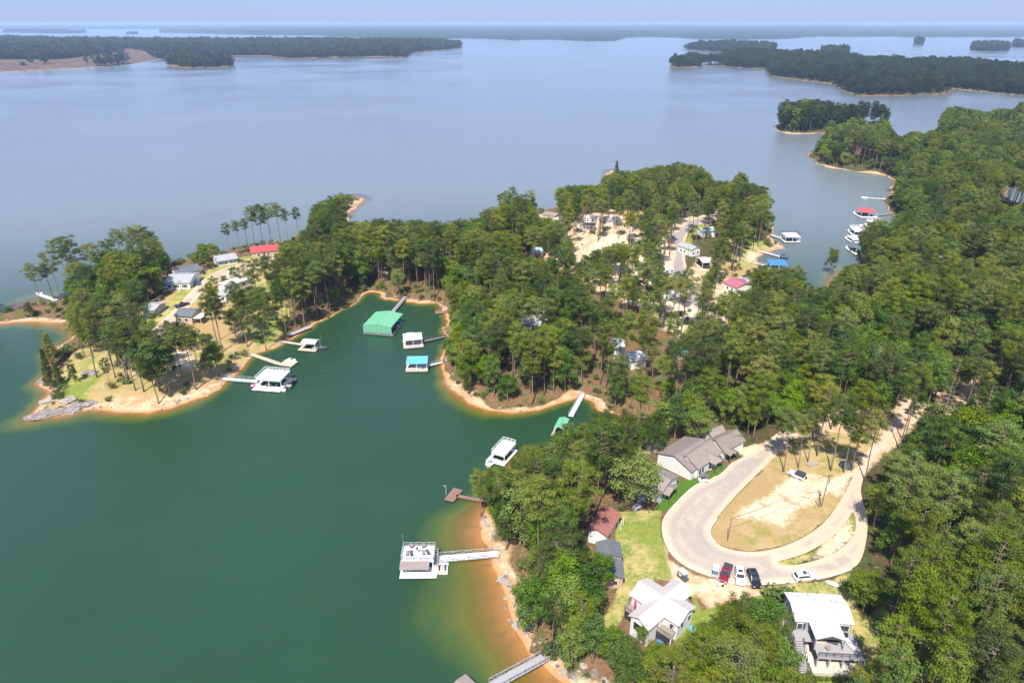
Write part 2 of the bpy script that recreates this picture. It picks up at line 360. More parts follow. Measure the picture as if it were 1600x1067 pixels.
nt.links.new(c, b.inputs['Base Color']); b.inputs['Roughness'].default_value = 0.95; b.inputs['Specular IOR Level'].default_value = 0.1
bump(nt, b, math_(nt, 'ADD', nC, math_(nt, 'MULTIPLY', nD, 0.5)), 0.7, 0.25)

# road
def roadmat(name, c1, c2, c3):
    m, nt, b, o = newmat(name); P = geo(nt)
    a = noise(nt, 0.09, 5, 0.6, P); b2 = noise(nt, 0.6, 6, 0.7, P, 1.0); c_ = noise(nt, 6, 3, 0.6, P)
    c = mixc(nt, mapr(nt, b2, 0.35, 0.65), c1, c2); c = mixc(nt, mapr(nt, a, 0.48, 0.62), c, c3)
    at = attr(nt, 'edge')
    e = mapr(nt, math_(nt, 'ADD', at, math_(nt, 'MULTIPLY', math_(nt, 'SUBTRACT', b2, 0.5), 1.6)), 1.6, 0.3)
    c = mixc(nt, e, c, (0.66, 0.50, 0.34))
    tr = N(nt, 'ShaderNodeTexWave', wave_type='BANDS'); 
    w = mapr(nt, math_(nt, 'ABSOLUTE', math_(nt, 'SUBTRACT', math_(nt, 'FRACT', math_(nt, 'MULTIPLY', at, 0.42)), 0.5)), 0.1, 0.35)
    c = mixc(nt, math_(nt, 'MULTIPLY', w, 0.28), c, (0.32, 0.27, 0.25))
    nt.links.new(c, b.inputs['Base Color']); b.inputs['Roughness'].default_value = 0.9; b.inputs['Specular IOR Level'].default_value = 0.15
    bump(nt, b, math_(nt, 'ADD', b2, math_(nt, 'MULTIPLY', c_, 0.4)), 0.3, 0.05); return m
M_road = roadmat('worn_tar_and_gravel_road', (0.40, 0.325, 0.262), (0.49, 0.405, 0.33), (0.39, 0.33, 0.28))
M_track = roadmat('sandy_track', (0.52, 0.36, 0.25), (0.60, 0.45, 0.33), (0.46, 0.31, 0.21))
M_lane = roadmat('grey_tarmac_lane', (0.30, 0.25, 0.235), (0.38, 0.32, 0.30), (0.34, 0.29, 0.275))

# water: thin clear shallows over the real bed, turbid green body where it is deep, glossy rippled surface
m, nt, b, o = newmat('lake_water'); M_water = m
nt.nodes.remove(b); P = geo(nt)
dp = attr(nt, 'deep'); nW = noise(nt, 0.05, 6, 0.66, P, 0.0); nX = noise(nt, 0.35, 4, 0.6, P)
d2 = math_(nt, 'ADD', dp, math_(nt, 'MULTIPLY', math_(nt, 'SUBTRACT', math_(nt, 'ADD', math_(nt, 'MULTIPLY', nW, 0.75), math_(nt, 'MULTIPLY', nX, 0.25)), 0.5), math_(nt, 'MULTIPLY', math_(nt, 'MINIMUM', dp, 0.5), 0.9)))
body = ramp(nt, d2, [(0.0, (0.40, 0.20, 0.075)), (0.12, (0.27, 0.165, 0.040)), (0.30, (0.130, 0.120, 0.016)), (0.52, (0.055, 0.090, 0.018)), (0.78, (0.022, 0.060, 0.020)), (1.0, (0.018, 0.056, 0.026))])
df = N(nt, 'ShaderNodeBsdfDiffuse'); nt.links.new(body, df.inputs[0])
tp = N(nt, 'ShaderNodeBsdfTransparent'); tp.inputs[0].default_value = (0.93, 0.90, 0.80, 1)
mott = noise(nt, 0.02, 7, 0.6, P, 0.0)
body = mixc(nt, 1.0, body, ramp(nt, mott, [(0.3, (0.88, 0.90, 0.88)), (0.7, (1.12, 1.1, 1.1))]), 'MULTIPLY')
m1 = N(nt, 'ShaderNodeMixShader'); nt.links.new(mapr(nt, d2, 0.02, 0.36, 0.1, 1.0), m1.inputs[0]); nt.links.new(tp.outputs[0], m1.inputs[1]); nt.links.new(df.outputs[0], m1.inputs[2])
gl = N(nt, 'ShaderNodeBsdfGlossy'); gl.inputs['Roughness'].default_value = 0.13; gl.inputs[0].default_value = (1, 1, 1, 1)
mp = N(nt, 'ShaderNodeMapping'); mp.inputs['Scale'].default_value = (0.55, 1.25, 1); mp.inputs['Rotation'].default_value = (0, 0, R(14)); nt.links.new(P, mp.inputs[0])
r1 = noise(nt, 0.9, 4, 0.6, mp.outputs[0], 0.4); r2 = noise(nt, 0.12, 3, 0.5, mp.outputs[0])
bp = N(nt, 'ShaderNodeBump'); bp.inputs['Strength'].default_value = 0.55; bp.inputs['Distance'].default_value = 0.45
nt.links.new(math_(nt, 'ADD', r1, math_(nt, 'MULTIPLY', r2, 0.8)), bp.inputs['Height'])
nt.links.new(bp.outputs[0], gl.inputs['Normal'])
fr = N(nt, 'ShaderNodeFresnel'); fr.inputs[0].default_value = 1.45
calm = noise(nt, 0.004, 4, 0.6, P)
frm = math_(nt, 'MULTIPLY', math_(nt, 'MINIMUM', fr.outputs[0], 0.78), 1.0)
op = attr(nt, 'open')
nt.links.new(mixc(nt, op, body, mixc(nt, nW, (0.155, 0.185, 0.195), (0.185, 0.215, 0.225))), df.inputs[0])  # open lake body paled to grey, painting in sky reflection seen at low angles
m2 = N(nt, 'ShaderNodeMixShader'); nt.links.new(frm, m2.inputs[0]); nt.links.new(m1.outputs[0], m2.inputs[1]); nt.links.new(gl.outputs[0], m2.inputs[2])
nt.links.new(m2.outputs[0], o.inputs[0])
nt.links.new(mapr(nt, calm, 0.35, 0.65, 0.07, 0.24), gl.inputs['Roughness'])

# ---------------------------------------------------------------- mesh helpers
def npmesh(name, verts, faces, mats, smooth=False, attrs=None, fmat=None):
    """verts (n,3), faces (m,k) same k"""
    verts = np.asarray(verts, np.float32); faces = np.asarray(faces, np.int32)
    me = bpy.data.meshes.new(name); me.vertices.add(len(verts)); me.vertices.foreach_set('co', verts.ravel())
    k = faces.shape[1]; me.loops.add(faces.size); me.loops.foreach_set('vertex_index', faces.ravel())
    me.polygons.add(len(faces)); me.polygons.foreach_set('loop_start', np.arange(0, faces.size, k, dtype=np.int32))
    try: me.polygons.foreach_set('loop_total', np.full(len(faces), k, np.int32))
    except Exception: pass
    for mt in mats: me.materials.append(mt)
    if fmat is not None: me.polygons.foreach_set('material_index', np.asarray(fmat, np.int32))
    me.update(calc_edges=True)
    me.polygons.foreach_set('use_smooth', np.full(len(faces), smooth, bool))
    if attrs:
        for an, av in attrs.items():
            a = me.attributes.new(an, 'FLOAT', 'POINT'); a.data.foreach_set('value', np.asarray(av, np.float32))
    return me

def link(name, me, parent=None, loc=(0, 0, 0), rz=0.0):
    o = bpy.data.objects.new(name, me); COL.objects.link(o)
    if parent: o.parent = parent
    o.location = loc; o.rotation_euler = (0, 0, rz); return o
def tag(o, label=None, cat=None, group=None, kind=None):
    if label: o['label'] = label
    if cat: o['category'] = cat
    if group: o['group'] = group
    if kind: o['kind'] = kind
    return o
def thing(name, label, cat, loc, rz=0.0, group=None):
    return tag(link(name, None, None, loc, rz), label, cat, group)
def copy_tree(o, parent=None):
    c = o.copy(); COL.objects.link(c)
    if parent: c.parent = parent
    for ch in list(o.children): copy_tree(ch, c)
    return c

class MB:
    def __init__(s): s.v = []; s.f = []
    def poly(s, pts, faces):
        n = len(s.v); s.v += [tuple(p) for p in pts]; s.f += [tuple(i + n for i in f) for f in faces]; return s
    def box(s, x0, y0, z0, x1, y1, z1):
        p = [(x0,y0,z0),(x1,y0,z0),(x1,y1,z0),(x0,y1,z0),(x0,y0,z1),(x1,y0,z1),(x1,y1,z1),(x0,y1,z1)]
        return s.poly(p, [(0,3,2,1),(4,5,6,7),(0,1,5,4),(1,2,6,5),(2,3,7,6),(3,0,4,7)])
    def bar(s, a, b, w, h=None):
        """box beam from a to b"""
        a = Vector(a); b = Vector(b); h = h or w; d = (b - a)
        if d.length < 1e-6: return s
        d.normalize(); up = Vector((0, 0, 1)) if abs(d.z) < 0.95 else Vector((0, 1, 0))
        r = d.cross(up).normalized() * (w / 2); u = r.normalized().cross(d) * (h / 2)
        p = [a-r-u, a+r-u, a+r+u, a-r+u, b-r-u, b+r-u, b+r+u, b-r+u]
        return s.poly(p, [(0,3,2,1),(4,5,6,7),(0,1,5,4),(1,2,6,5),(2,3,7,6),(3,0,4,7)])
    def tube(s, pts, rads, n=8, cap=True):
        base = len(s.v)
        for i, (p, r) in enumerate(zip(pts, rads)):
            p = Vector(p); q = Vector(pts[min(i+1, len(pts)-1)]); w = Vector(pts[max(i-1, 0)]); d = (q - w)
            d = d.normalized() if d.length > 1e-6 else Vector((0, 0, 1))
            a = d.cross(Vector((0, 1, 0.01)) if abs(d.y) < 0.9 else Vector((1, 0, 0))).normalized(); b = d.cross(a)
            for k in range(n):
                t = 2 * math.pi * k / n; s.v.append(tuple(p + a * (r * math.cos(t)) + b * (r * math.sin(t))))
        for i in range(len(pts) - 1):
            for k in range(n):
                k2 = (k + 1) % n; s.f.append((base+i*n+k, base+i*n+k2, base+(i+1)*n+k2, base+(i+1)*n+k))
        if cap:
            s.f.append(tuple(base + k for k in range(n))[::-1]); s.f.append(tuple(base + (len(pts)-1)*n + k for k in range(n)))
        return s
    def prism(s, prof, y0, y1):
        """closed profile in xz, extruded along y"""
        n = len(prof); p = [(x, y0, z) for x, z in prof] + [(x, y1, z) for x, z in prof]
        f = [tuple(range(n)), tuple(range(2*n-1, n-1, -1))] + [(i, i+n, (i+1) % n + n, (i+1) % n) for i in range(n)]
        return s.poly(p, f)
    def prismx(s, prof, x0, x1):
        n = len(prof); p = [(x0, y, z) for y, z in prof] + [(x1, y, z) for y, z in prof]
        f = [tuple(range(n))[::-1], tuple(range(n, 2*n))] + [(i, (i+1) % n, (i+1) % n + n, i+n) for i in range(n)]
        return s.poly(p, f)
    def dome(s, c, r, n=10, m=4, zs=1.0):
        c = Vector(c); base = len(s.v)
        for j in range(m + 1):
            t = j / m * math.pi / 2
            for k in range(n):
                a = 2*math.pi*k/n; s.v.append((c.x + r*math.cos(a)*math.cos(t), c.y + r*math.sin(a)*math.cos(t), c.z + r*zs*math.sin(t)))
        for j in range(m):
            for k in range(n):
                k2 = (k+1) % n; s.f.append((base+j*n+k, base+j*n+k2, base+(j+1)*n+k2, base+(j+1)*n+k))
        return s
    def mesh(s, name, mat, smooth=False, bev=0.0):
        me = bpy.data.meshes.new(name); me.from_pydata([tuple(v) for v in s.v], [], s.f)
        me.materials.append(mat); me.validate()
        import bmesh
        bm = bmesh.new(); bm.from_mesh(me); bmesh.ops.recalc_face_normals(bm, faces=bm.faces)
        if bev > 0:
            bmesh.ops.bevel(bm, geom=[e for e in bm.edges if len(e.link_faces) == 2 and e.calc_face_angle(0) > 0.35], offset=bev, segments=2, affect='EDGES', profile=0.6)
        bm.to_mesh(me); bm.free()
        if smooth: me.polygons.foreach_set('use_smooth', [True]*len(me.polygons))
        return me
    def build(s, name, mat, parent=None, smooth=False, bev=0.0, loc=(0,0,0), rz=0.0, label=None):
        o = link(name, s.mesh(name, mat, smooth, bev), parent, loc, rz)
        if label: o['label'] = label
        return o

# ---------------------------------------------------------------- zones of the ground (traced on the ground)
def gpoly(pts, z=4.0): return np.array([flat(px, py, z) for px, py in pts])
LOOP_OUT = [(1198,689),(1176,706),(1142,720),(1134,732),(1110,750),(1088,755),(1062,780),(1040,806),(1034,824),(1038,848),(1052,872),(1076,889),(1112,903),(1140,914),(1174,918),
 (1220,917),(1262,914),(1302,906),(1334,895),(1345,880),(1352,850),(1354,818),(1346,790),(1342,770),(1350,746),(1366,718),(1390,694),(1406,670),(1420,648),(1432,625),(1416,622),
 (1404,646),(1392,668),(1372,690),(1350,716),(1335,742),(1322,770),(1306,797),(1290,820),(1266,841),(1234,858),(1204,867),(1172,870),(1140,865),(1118,855),(1108,842),(1108,829),(1120,811),(1140,786),
 (1164,760),(1188,736),(1206,716),(1222,704),(1236,690),(1250,680),(1240,668),(1222,672)]
LOOP_HOLE = [(1208,886),(1238,879),(1268,868),(1300,847),(1322,822),(1331,804),(1335,820),(1334,842),(1320,860),(1296,876),(1262,887),(1228,892)]
ISLAND = [(1172,868),(1140,863),(1118,853),(1110,842),(1110,829),(1122,811),(1142,786),(1166,760),(1190,736),(1208,716),(1224,704),(1240,690),(1300,680),(1372,690),(1350,716),(1335,742),(1322,770),(1306,797),(1288,820),(1264,841),(1234,856),(1204,865)]
MIDROAD = [(1040,470),(1042,440),(1050,410),(1054,392),(1044,375),(1030,366),(1036,362),(1052,368),(1062,360),(1072,348),(1096,341),(1112,338),(1118,330),(1124,332),(1122,344),(1098,350),(1082,357),(1074,368),(1068,384),(1070,410),(1078,440),(1100,470),(1110,500),(1095,500),(1075,480)]
LEFTROAD = [(226,520),(262,492),(285,470),(306,452),(322,436),(345,424),(380,414),(410,408),(440,402),(442,410),(412,420),(385,430),(362,440),(340,442),(322,456),(300,476),(278,500),(250,525)]
Z_GRASS = [
 [(962,800),(1034,797),(1031,826),(1036,850),(1045,885),(1052,905),(1012,905),(985,930),(968,965),(956,1000),(925,1000),(945,960),(975,900),(962,850)],
 [(1085,925),(1100,960),(1094,990),(1070,1005),(1058,990),(1080,960)],
 [(1178,924),(1230,919),(1300,912),(1326,902),(1332,935),(1345,975),(1380,950),(1392,965),(1370,1015),(1345,1075),(1255,1075),(1235,1000),(1222,945)],
 [(1208,886),(1238,879),(1268,868),(1300,847),(1322,822),(1331,804),(1335,820),(1334,842),(1310,855),(1286,868),(1262,880),(1228,892)],
 [(1166,362),(1182,362),(1200,378),(1224,386),(1205,392),(1180,404),(1160,412),(1152,395),(1158,375)],
 [(1076,362),(1092,352),(1108,348),(1102,362),(1084,368),(1080,385),(1070,392),(1068,378)],
 [(85,600),(112,562),(160,545),(166,575),(140,600),(128,622),(132,640),(112,622)],
 [(214,505),(240,480),(262,472),(300,440),(352,405),(410,398),(440,390),(438,396),(380,412),(322,432),(300,455),(270,485),(240,512)],
 [(385,440),(430,440),(455,480),(430,520),(400,530),(375,500)],
 [(330,592),(375,552),(395,552),(372,578),(340,600)],
 [(608,462),(660,464),(650,470),(618,469)],[(470,500),(500,492),(484,511),(458,524)],
 [(1565,318),(1600,312),(1640,330),(1600,345)]]
Z_GRASS.append([(1095,952),(1140,940),(1220,930),(1240,1080),(1040,1080),(1062,1002)])
Z_LUSH = [[(1024,797),(1038,771),(1058,757),(1068,748),(1085,746),(1104,740),(1120,729),(1131,720),(1134,732),(1108,750),(1088,755),(1062,780),(1046,800)]]
Z_DRY = [ISLAND,
 [(62,640),(75,600),(112,540),(165,535),(230,470),(300,435),(420,398),(460,400),(400,450),(420,500),(445,530),(380,560),(340,595),(290,625),(200,635),(120,636)],
 [(985,330),(1010,338),(1005,352),(975,352),(960,345)],
 [(1150,360),(1225,383),(1190,410),(1140,440),(1120,400),(1130,370)]]
Z_CLAY = [
 [(1034,845),(1046,875),(1072,893),(1112,907),(1140,918),(1184,922),(1190,935),(1150,950),(1110,952),(1094,935),(1075,925),(1048,910),(1036,885)],
 [(1150,700),(1198,689),(1240,668),(1330,640),(1400,620),(1440,600),(1450,640),(1400,700),(1345,750),(1320,750),(1240,742),(1200,728),(1190,738)],
 [(840,330),(900,345),(950,330),(1040,350),(1110,335),(1075,380),(1062,430),(1110,400),(1160,430),(1190,450),(1150,490),(1130,530),(1060,530),(1000,490),(905,450),(830,420),(825,385)],
 [(345,500),(420,505),(400,540),(350,545),(330,530)],[(250,570),(335,560),(345,590),(290,622),(240,622)],
 [(560,350),(590,370),(620,430),(600,430),(570,400),(550,370)],
[(1440,600),(1530,590),(1540,650),(1480,660)],
 [(930,985),(960,975),(975,990),(950,1010)],[(1010,680),(1040,680),(1020,700),(1000,700)]]
Z_PALE = [
 [(1160,795),(1200,778),(1228,748),(1262,742),(1300,752),(1338,738),(1312,782),(1292,772),(1270,792),(1245,802),(1222,830),(1188,818),(1150,812)],
 [(1290,848),(1322,820),(1334,850),(1318,862),(1290,878),(1262,884)],
 [(950,370),(1040,380),(1050,420),(1090,450),(1110,500),(1060,540),(990,480),(930,430),(920,390)],
 [(872,1045),(905,1035),(950,1050),(960,1110),(905,1090)],
 [(1112,908),(1150,918),(1145,930),(1118,922)],[(1170,385),(1200,384),(1190,398),(1165,400)],
 [(265,545),(295,545),(300,570),(275,575)]]
def zone(X, Y, polys, soft=2.0):
    ps = [gpoly(p) for p in polys]; out = np.zeros(len(X))
    for p in ps:
        lo = p.min(0) - 12; hi = p.max(0) + 12
        k = np.where((X > lo[0]) & (X < hi[0]) & (Y > lo[1]) & (Y < hi[1]))[0]
        if len(k) == 0: continue
        d = dist(X[k], Y[k], [p]); s = np.where(inside(X[k], Y[k], [p]), d, -d)
        w = soft * np.clip(Y[k] / 300, 0.5, 2)
        out[k] = np.maximum(out[k], np.clip(s / (2 * w) + 0.5, 0, 1) )
    return out

# ---------------------------------------------------------------- terrain sheet
rows = list(np.arange(1500, 1080, -12.0)) + list(np.arange(1080, 620, -2.6)) + list(np.arange(620, 300, -1.9)) + list(np.arange(300, 150, -1.2)) + list(np.arange(150, 80, -0.9)) + list(np.arange(80, 50, -0.6)) + list(np.arange(50, 38, -0.4)) + [37.6, 37.2]
cols = list(np.arange(-2600, -300, 110)) + list(np.arange(-300, -40, 9)) + list(np.arange(-40, 1640, 3.0)) + list(np.arange(1640, 1900, 9)) + list(np.arange(1900, 4200, 110))
PY, PX = np.meshgrid(np.array(rows), np.array(cols), indexing='ij')
a_ = (PX - CX) / F; b_ = (CY - PY) / F; dz_ = -sp_ + b_ * cp; t_ = -CH / dz_
GX = (a_ * t_).ravel(); GY = ((cp + b_ * sp_) * t_).ravel()
GS = shore(GX, GY); GZ = height(GX, GY, GS)
roadp = [gpoly(LOOP_OUT), gpoly(MIDROAD), gpoly(LEFTROAD)]
rin = inside(GX, GY, [roadp[0]]) & (dist(GX, GY, [roadp[0]]) > 0.6)
for q in roadp[1:]: rin |= inside(GX, GY, [q]) & (dist(GX, GY, [q]) > 0.6)
GZ = GZ - np.where(rin, 0.18, 0)
nr, nc = PX.shape
idx = np.arange(nr * nc).reshape(nr, nc)
quads = np.stack([idx[:-1, :-1], idx[:-1, 1:], idx[1:, 1:], idx[1:, :-1]], -1).reshape(-1, 4)
beach = np.full(len(GX), 0.6)
def near_px(px, py, r, v):
    global beach
    x, y = flat(px, py); d = np.hypot(GX - x, GY - y); beach += v * np.clip(1 - d / r, 0, 1)
for a in [(830,1010,25,2.6),(775,870,22,3.2),(760,820,16,3),(800,640,35,1.8),(730,625,22,2.0),(300,620,30,2.4),(200,640,40,2.6),(130,640,30,2),(548,325,40,7),(960,272,40,8),(1215,385,25,2.5),(640,468,35,2.0),(910,625,14,2),(60,500,40,2),(1345,268,60,3.5),(1250,209,80,2.5),(1500,205,80,8),(1385,290,40,2),(372,570,18,1)]: near_px(*a)
shelf = np.full(len(GX), 3.6)
def shelf_px(px, py, r, v):
    global shelf
    x, y = flat(px, py); d = np.hypot(GX - x, GY - y); shelf += v * np.clip(1 - d / r, 0, 1)
for a in [(760,900,60,14),(800,1040,60,14),(760,650,30,7),(720,480,30,4),(560,310,50,18),(960,268,50,16),(30,655,40,8),(60,470,50,18),(110,520,30,12),(1300,430,40,8),(240,650,40,4),(700,620,30,6)]: shelf_px(*a)
shelf *= np.clip(GY / 450, 1, 4) * (1 + 0.45*vnoise(GX, GY, 14, 11))
def shelf_all(): return shelf
ATTR = dict(shore=np.clip(GS, -40, 30), beach=beach, grass=zone(GX, GY, Z_GRASS), lush=zone(GX, GY, Z_LUSH, 0.35), dry=zone(GX, GY, Z_DRY), clay=zone(GX, GY, Z_CLAY, 4), pale=zone(GX, GY, Z_PALE, 3) * 0.9)
wood = np.where((GX > 60), 0.66, 0.5) + 0.0 * GX
# far clearcut on the western shore
beach *= np.clip(1 + 1.0*vnoise(GX, GY, 8, 12) + 0.5*vnoise(GX, GY, 23, 13), 0.15, 2.2)
ATTR['beach'] = beach
cc = inside(GX, GY, [wpoly([(-300,125),(0,113),(120,107),(215,99),(245,94),(225,82),(200,78),(150,88),(90,97),(0,97),(-300,100)])])
ATTR['cut'] = cc * 1.0
ATTR['wood'] = wood
shelf0 = shelf_all(); ATTR['shelf'] = shelf0
keep = GS[quads].max(1) > -45
me = npmesh('ground', np.stack([GX, GY, GZ], 1), quads, [M_ground], True, ATTR)
ground = tag(link('ground', me), 'sandy and wooded lake shore ground with clay banks and lawns', kind='structure')
# lake surface
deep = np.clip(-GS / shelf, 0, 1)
open_ = np.clip(sstep(240, 520, GY + 0.25*np.abs(GX)) , 0, 1)  # how far out the painted sky reflection replaces the green body
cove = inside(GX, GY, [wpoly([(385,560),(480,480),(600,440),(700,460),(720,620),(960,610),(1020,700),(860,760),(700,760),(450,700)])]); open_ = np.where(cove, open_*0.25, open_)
sub_r = np.array(sorted(set(list(range(0, nr, 2)) + [nr - 1]))); sub_c = np.array(sorted(set(list(range(0, nc, 2)) + [nc - 1])))
wi = idx[np.ix_(sub_r, sub_c)]
wq = np.stack([wi[:-1, :-1], wi[:-1, 1:], wi[1:, 1:], wi[1:, :-1]], -1).reshape(-1, 4)
wq = wq[GS[wq].min(1) < 3]
used, inv = np.unique(wq, return_inverse=True); wq2 = inv.reshape(-1, 4)
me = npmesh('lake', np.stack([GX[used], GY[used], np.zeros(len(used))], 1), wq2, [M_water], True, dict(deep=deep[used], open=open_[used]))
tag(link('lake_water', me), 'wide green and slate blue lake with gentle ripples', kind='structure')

# ---------------------------------------------------------------- roads draped over the ground
def drape(name, label, outer, holes, mat, step=2.2, lift=0.05):
    polys = [gpoly(outer)] + [gpoly(h) for h in holes]
    pts = []; edges = []
    dens = []
    for p in polys:
        # smooth the traced outline
        q = p
        for _ in range(2):
            q = np.stack([0.75*q + 0.25*np.roll(q, -1, 0), 0.25*q + 0.75*np.roll(q, -1, 0)], 1).reshape(-1, 2)
        dens.append(q)
        n0 = len(pts); pts += [tuple(v) for v in q]; n1 = len(pts); edges += [(i, i + 1 if i + 1 < n1 else n0) for i in range(n0, n1)]
    lo = dens[0].min(0); hi = dens[0].max(0)
    gx, gy = np.meshgrid(np.arange(lo[0], hi[0], step), np.arange(lo[1], hi[1], step)); gx = gx.ravel() + 0.013; gy = gy.ravel()
    k = inside(gx, gy, dens) & (dist(gx, gy, dens) > 0.5)
    pts += list(zip(gx[k], gy[k]))
    vv, ee, ff, _, _, _ = delaunay_2d_cdt([Vector(p) for p in pts], edges, [], 0, 1e-4)
    V2 = np.array([tuple(v) for v in vv]); FF = np.array([f for f in ff if len(f) == 3])
    cen = V2[FF].mean(1); FF = FF[inside(cen[:, 0], cen[:, 1], dens)]
    z = height(V2[:, 0], V2[:, 1]) + lift
    me = npmesh(name, np.column_stack([V2, z]), FF, [mat], True, dict(edge=np.minimum(dist(V2[:, 0], V2[:, 1], dens), 6)))
    return tag(link(name, me), label, kind='structure'), dens
ro, dens = drape('road', 'worn pinkish grey loop road of tar and gravel', LOOP_OUT, [LOOP_HOLE], M_road)
drape('lane', 'grey lane forking between pines and houses', MIDROAD, [], M_lane)
drape('track', 'sandy village track on the western point', LEFTROAD, [], M_track)
# pale concrete kerb along the outside of the loop
q = dens[0]; kb = MB(); run = []
for p in q:
    px, py, _ = project(p[0], p[1], 4)
    run.append((p, (px < 1345 and py > 700 and (px < 1120 or py > 895) and py < 925) ))
for i in range(len(run) - 1):
    (p0, a), (p1, b_2) = run[i], run[i+1]
    if a and b_2:
        d = p1 - p0; L = np.hypot(*d)
        if L < 1e-3: continue
        n = np.array([-d[1], d[0]]) / L * 0.22
        z0, z1 = gz(*p0), gz(*p1)
        kb.poly([(p0[0]-n[0],p0[1]-n[1],z0-0.2),(p0[0]+n[0],p0[1]+n[1],z0-0.2),(p0[0]+n[0],p0[1]+n[1],z0+0.14),(p0[0]-n[0],p0[1]-n[1],z0+0.14),
                 (p1[0]-n[0],p1[1]-n[1],z1-0.2),(p1[0]+n[0],p1[1]+n[1],z1-0.2),(p1[0]+n[0],p1[1]+n[1],z1+0.14),(p1[0]-n[0],p1[1]-n[1],z1+0.14)],
                [(0,3,2,1),(4,5,6,7),(0,1,5,4),(1,2,6,5),(2,3,7,6),(3,0,4,7)])
tag(kb.build('kerb', M_concrete), 'pale concrete kerb round the outside of the loop road', kind='structure')

# ---------------------------------------------------------------- haze over the lake
hz = MB(); hz.box(-65000, -300, -9, 65000, 72000, 116)
me = hz.mesh('haze', M_white); me.materials.clear()
mh = bpy.data.materials.new('summer_haze'); mh.use_nodes = True; nt = mh.node_tree; nt.nodes.clear()
o = nt.nodes.new('ShaderNodeOutputMaterial'); pv = nt.nodes.new('ShaderNodeVolumePrincipled')
pv.inputs['Color'].default_value = (0.52, 0.70, 1.0, 1); pv.inputs['Density'].default_value = 0.7e-4; pv.inputs['Anisotropy'].default_value = 0.0
nt.links.new(pv.outputs[0], o.inputs['Volume']); me.materials.append(mh)
try: mh.cycles.homogeneous_volume = True
except Exception: pass
tag(link('haze', me), 'thin blue summer haze over the lake', kind='stuff')
print('terrain', round(time.time() - T0, 1))

# ---------------------------------------------------------------- trees: prototypes
def cards(P, Nn, size, asp, r, jitter=0.42):
    """leaf or needle tufts: one bent quad each, at P with main normal Nn"""
    n = len(P)
    nn = Nn + r.normal(0, jitter, (n, 3)); nn /= np.linalg.norm(nn, axis=1)[:, None] + 1e-9
    t = r.normal(0, 1, (n, 3)); t -= (t * nn).sum(1)[:, None] * nn; t /= np.linalg.norm(t, axis=1)[:, None] + 1e-9
    b = np.cross(nn, t); s = size * r.uniform(0.6, 1.3, n)[:, None]
    v = np.stack([P - t*s*0.5, P - b*s*asp*0.5 + nn*s*0.10, P + t*s*0.5, P + b*s*asp*0.5 + nn*s*0.10], 1)
    return v.reshape(-1, 3)
def puffs_to_mesh(name, C, Rd, ncard, size, asp, r, mat, zs=0.7, hollow=0.35):
    P = []; NN = []
    for c, rad in zip(C, Rd):
        n = max(6, int(ncard * rad * rad))
        d = r.normal(0, 1, (n, 3)); d /= np.linalg.norm(d, axis=1)[:, None]
        q = (hollow + (1 - hollow) * r.random(n) ** 0.6)[:, None] * (1 + 0.25 * r.normal(0, 1, n))[:, None]
        P.append(np.array(c) + d * q * rad * np.array([1, 1, zs])); NN.append(d * np.array([1, 1, 1.3]) + np.array([0, 0, 0.45]))
    v = cards(np.concatenate(P), np.concatenate(NN), size, asp, r)
    f = np.arange(len(v)).reshape(-1, 4)
    return npmesh(name, v, f, [mat], False)
def trunk_mesh(name, H, r0, lean, branches, r, n=7):
    mb = MB(); k = 7
    pts = [(lean[0]*(i/k)**1.5 + (0.12*math.sin(i*1.7+lean[0]*9) if i else 0), lean[1]*(i/k)**1.5, -0.8 + (H+0.8)*i/k) for i in range(k+1)]
    rad = [r0*(1.25 if i == 0 else 1)*(1 - 0.86*i/k) for i in range(k+1)]
    mb.tube(pts, rad, n)
    for a, b, w in branches:
        m = tuple((a[i]+b[i])/2 + (0.15 if i == 2 else 0) for i in range(3)); mb.tube([a, m, b], [w, w*0.7, w*0.3], 4, cap=False)
    return mb.mesh(name, M_bark, True)
def at_h(H, lean, z):
    f = max(0, (z+0.8)/(H+0.8)); return lean[0]*f**1.5, lean[1]*f**1.5
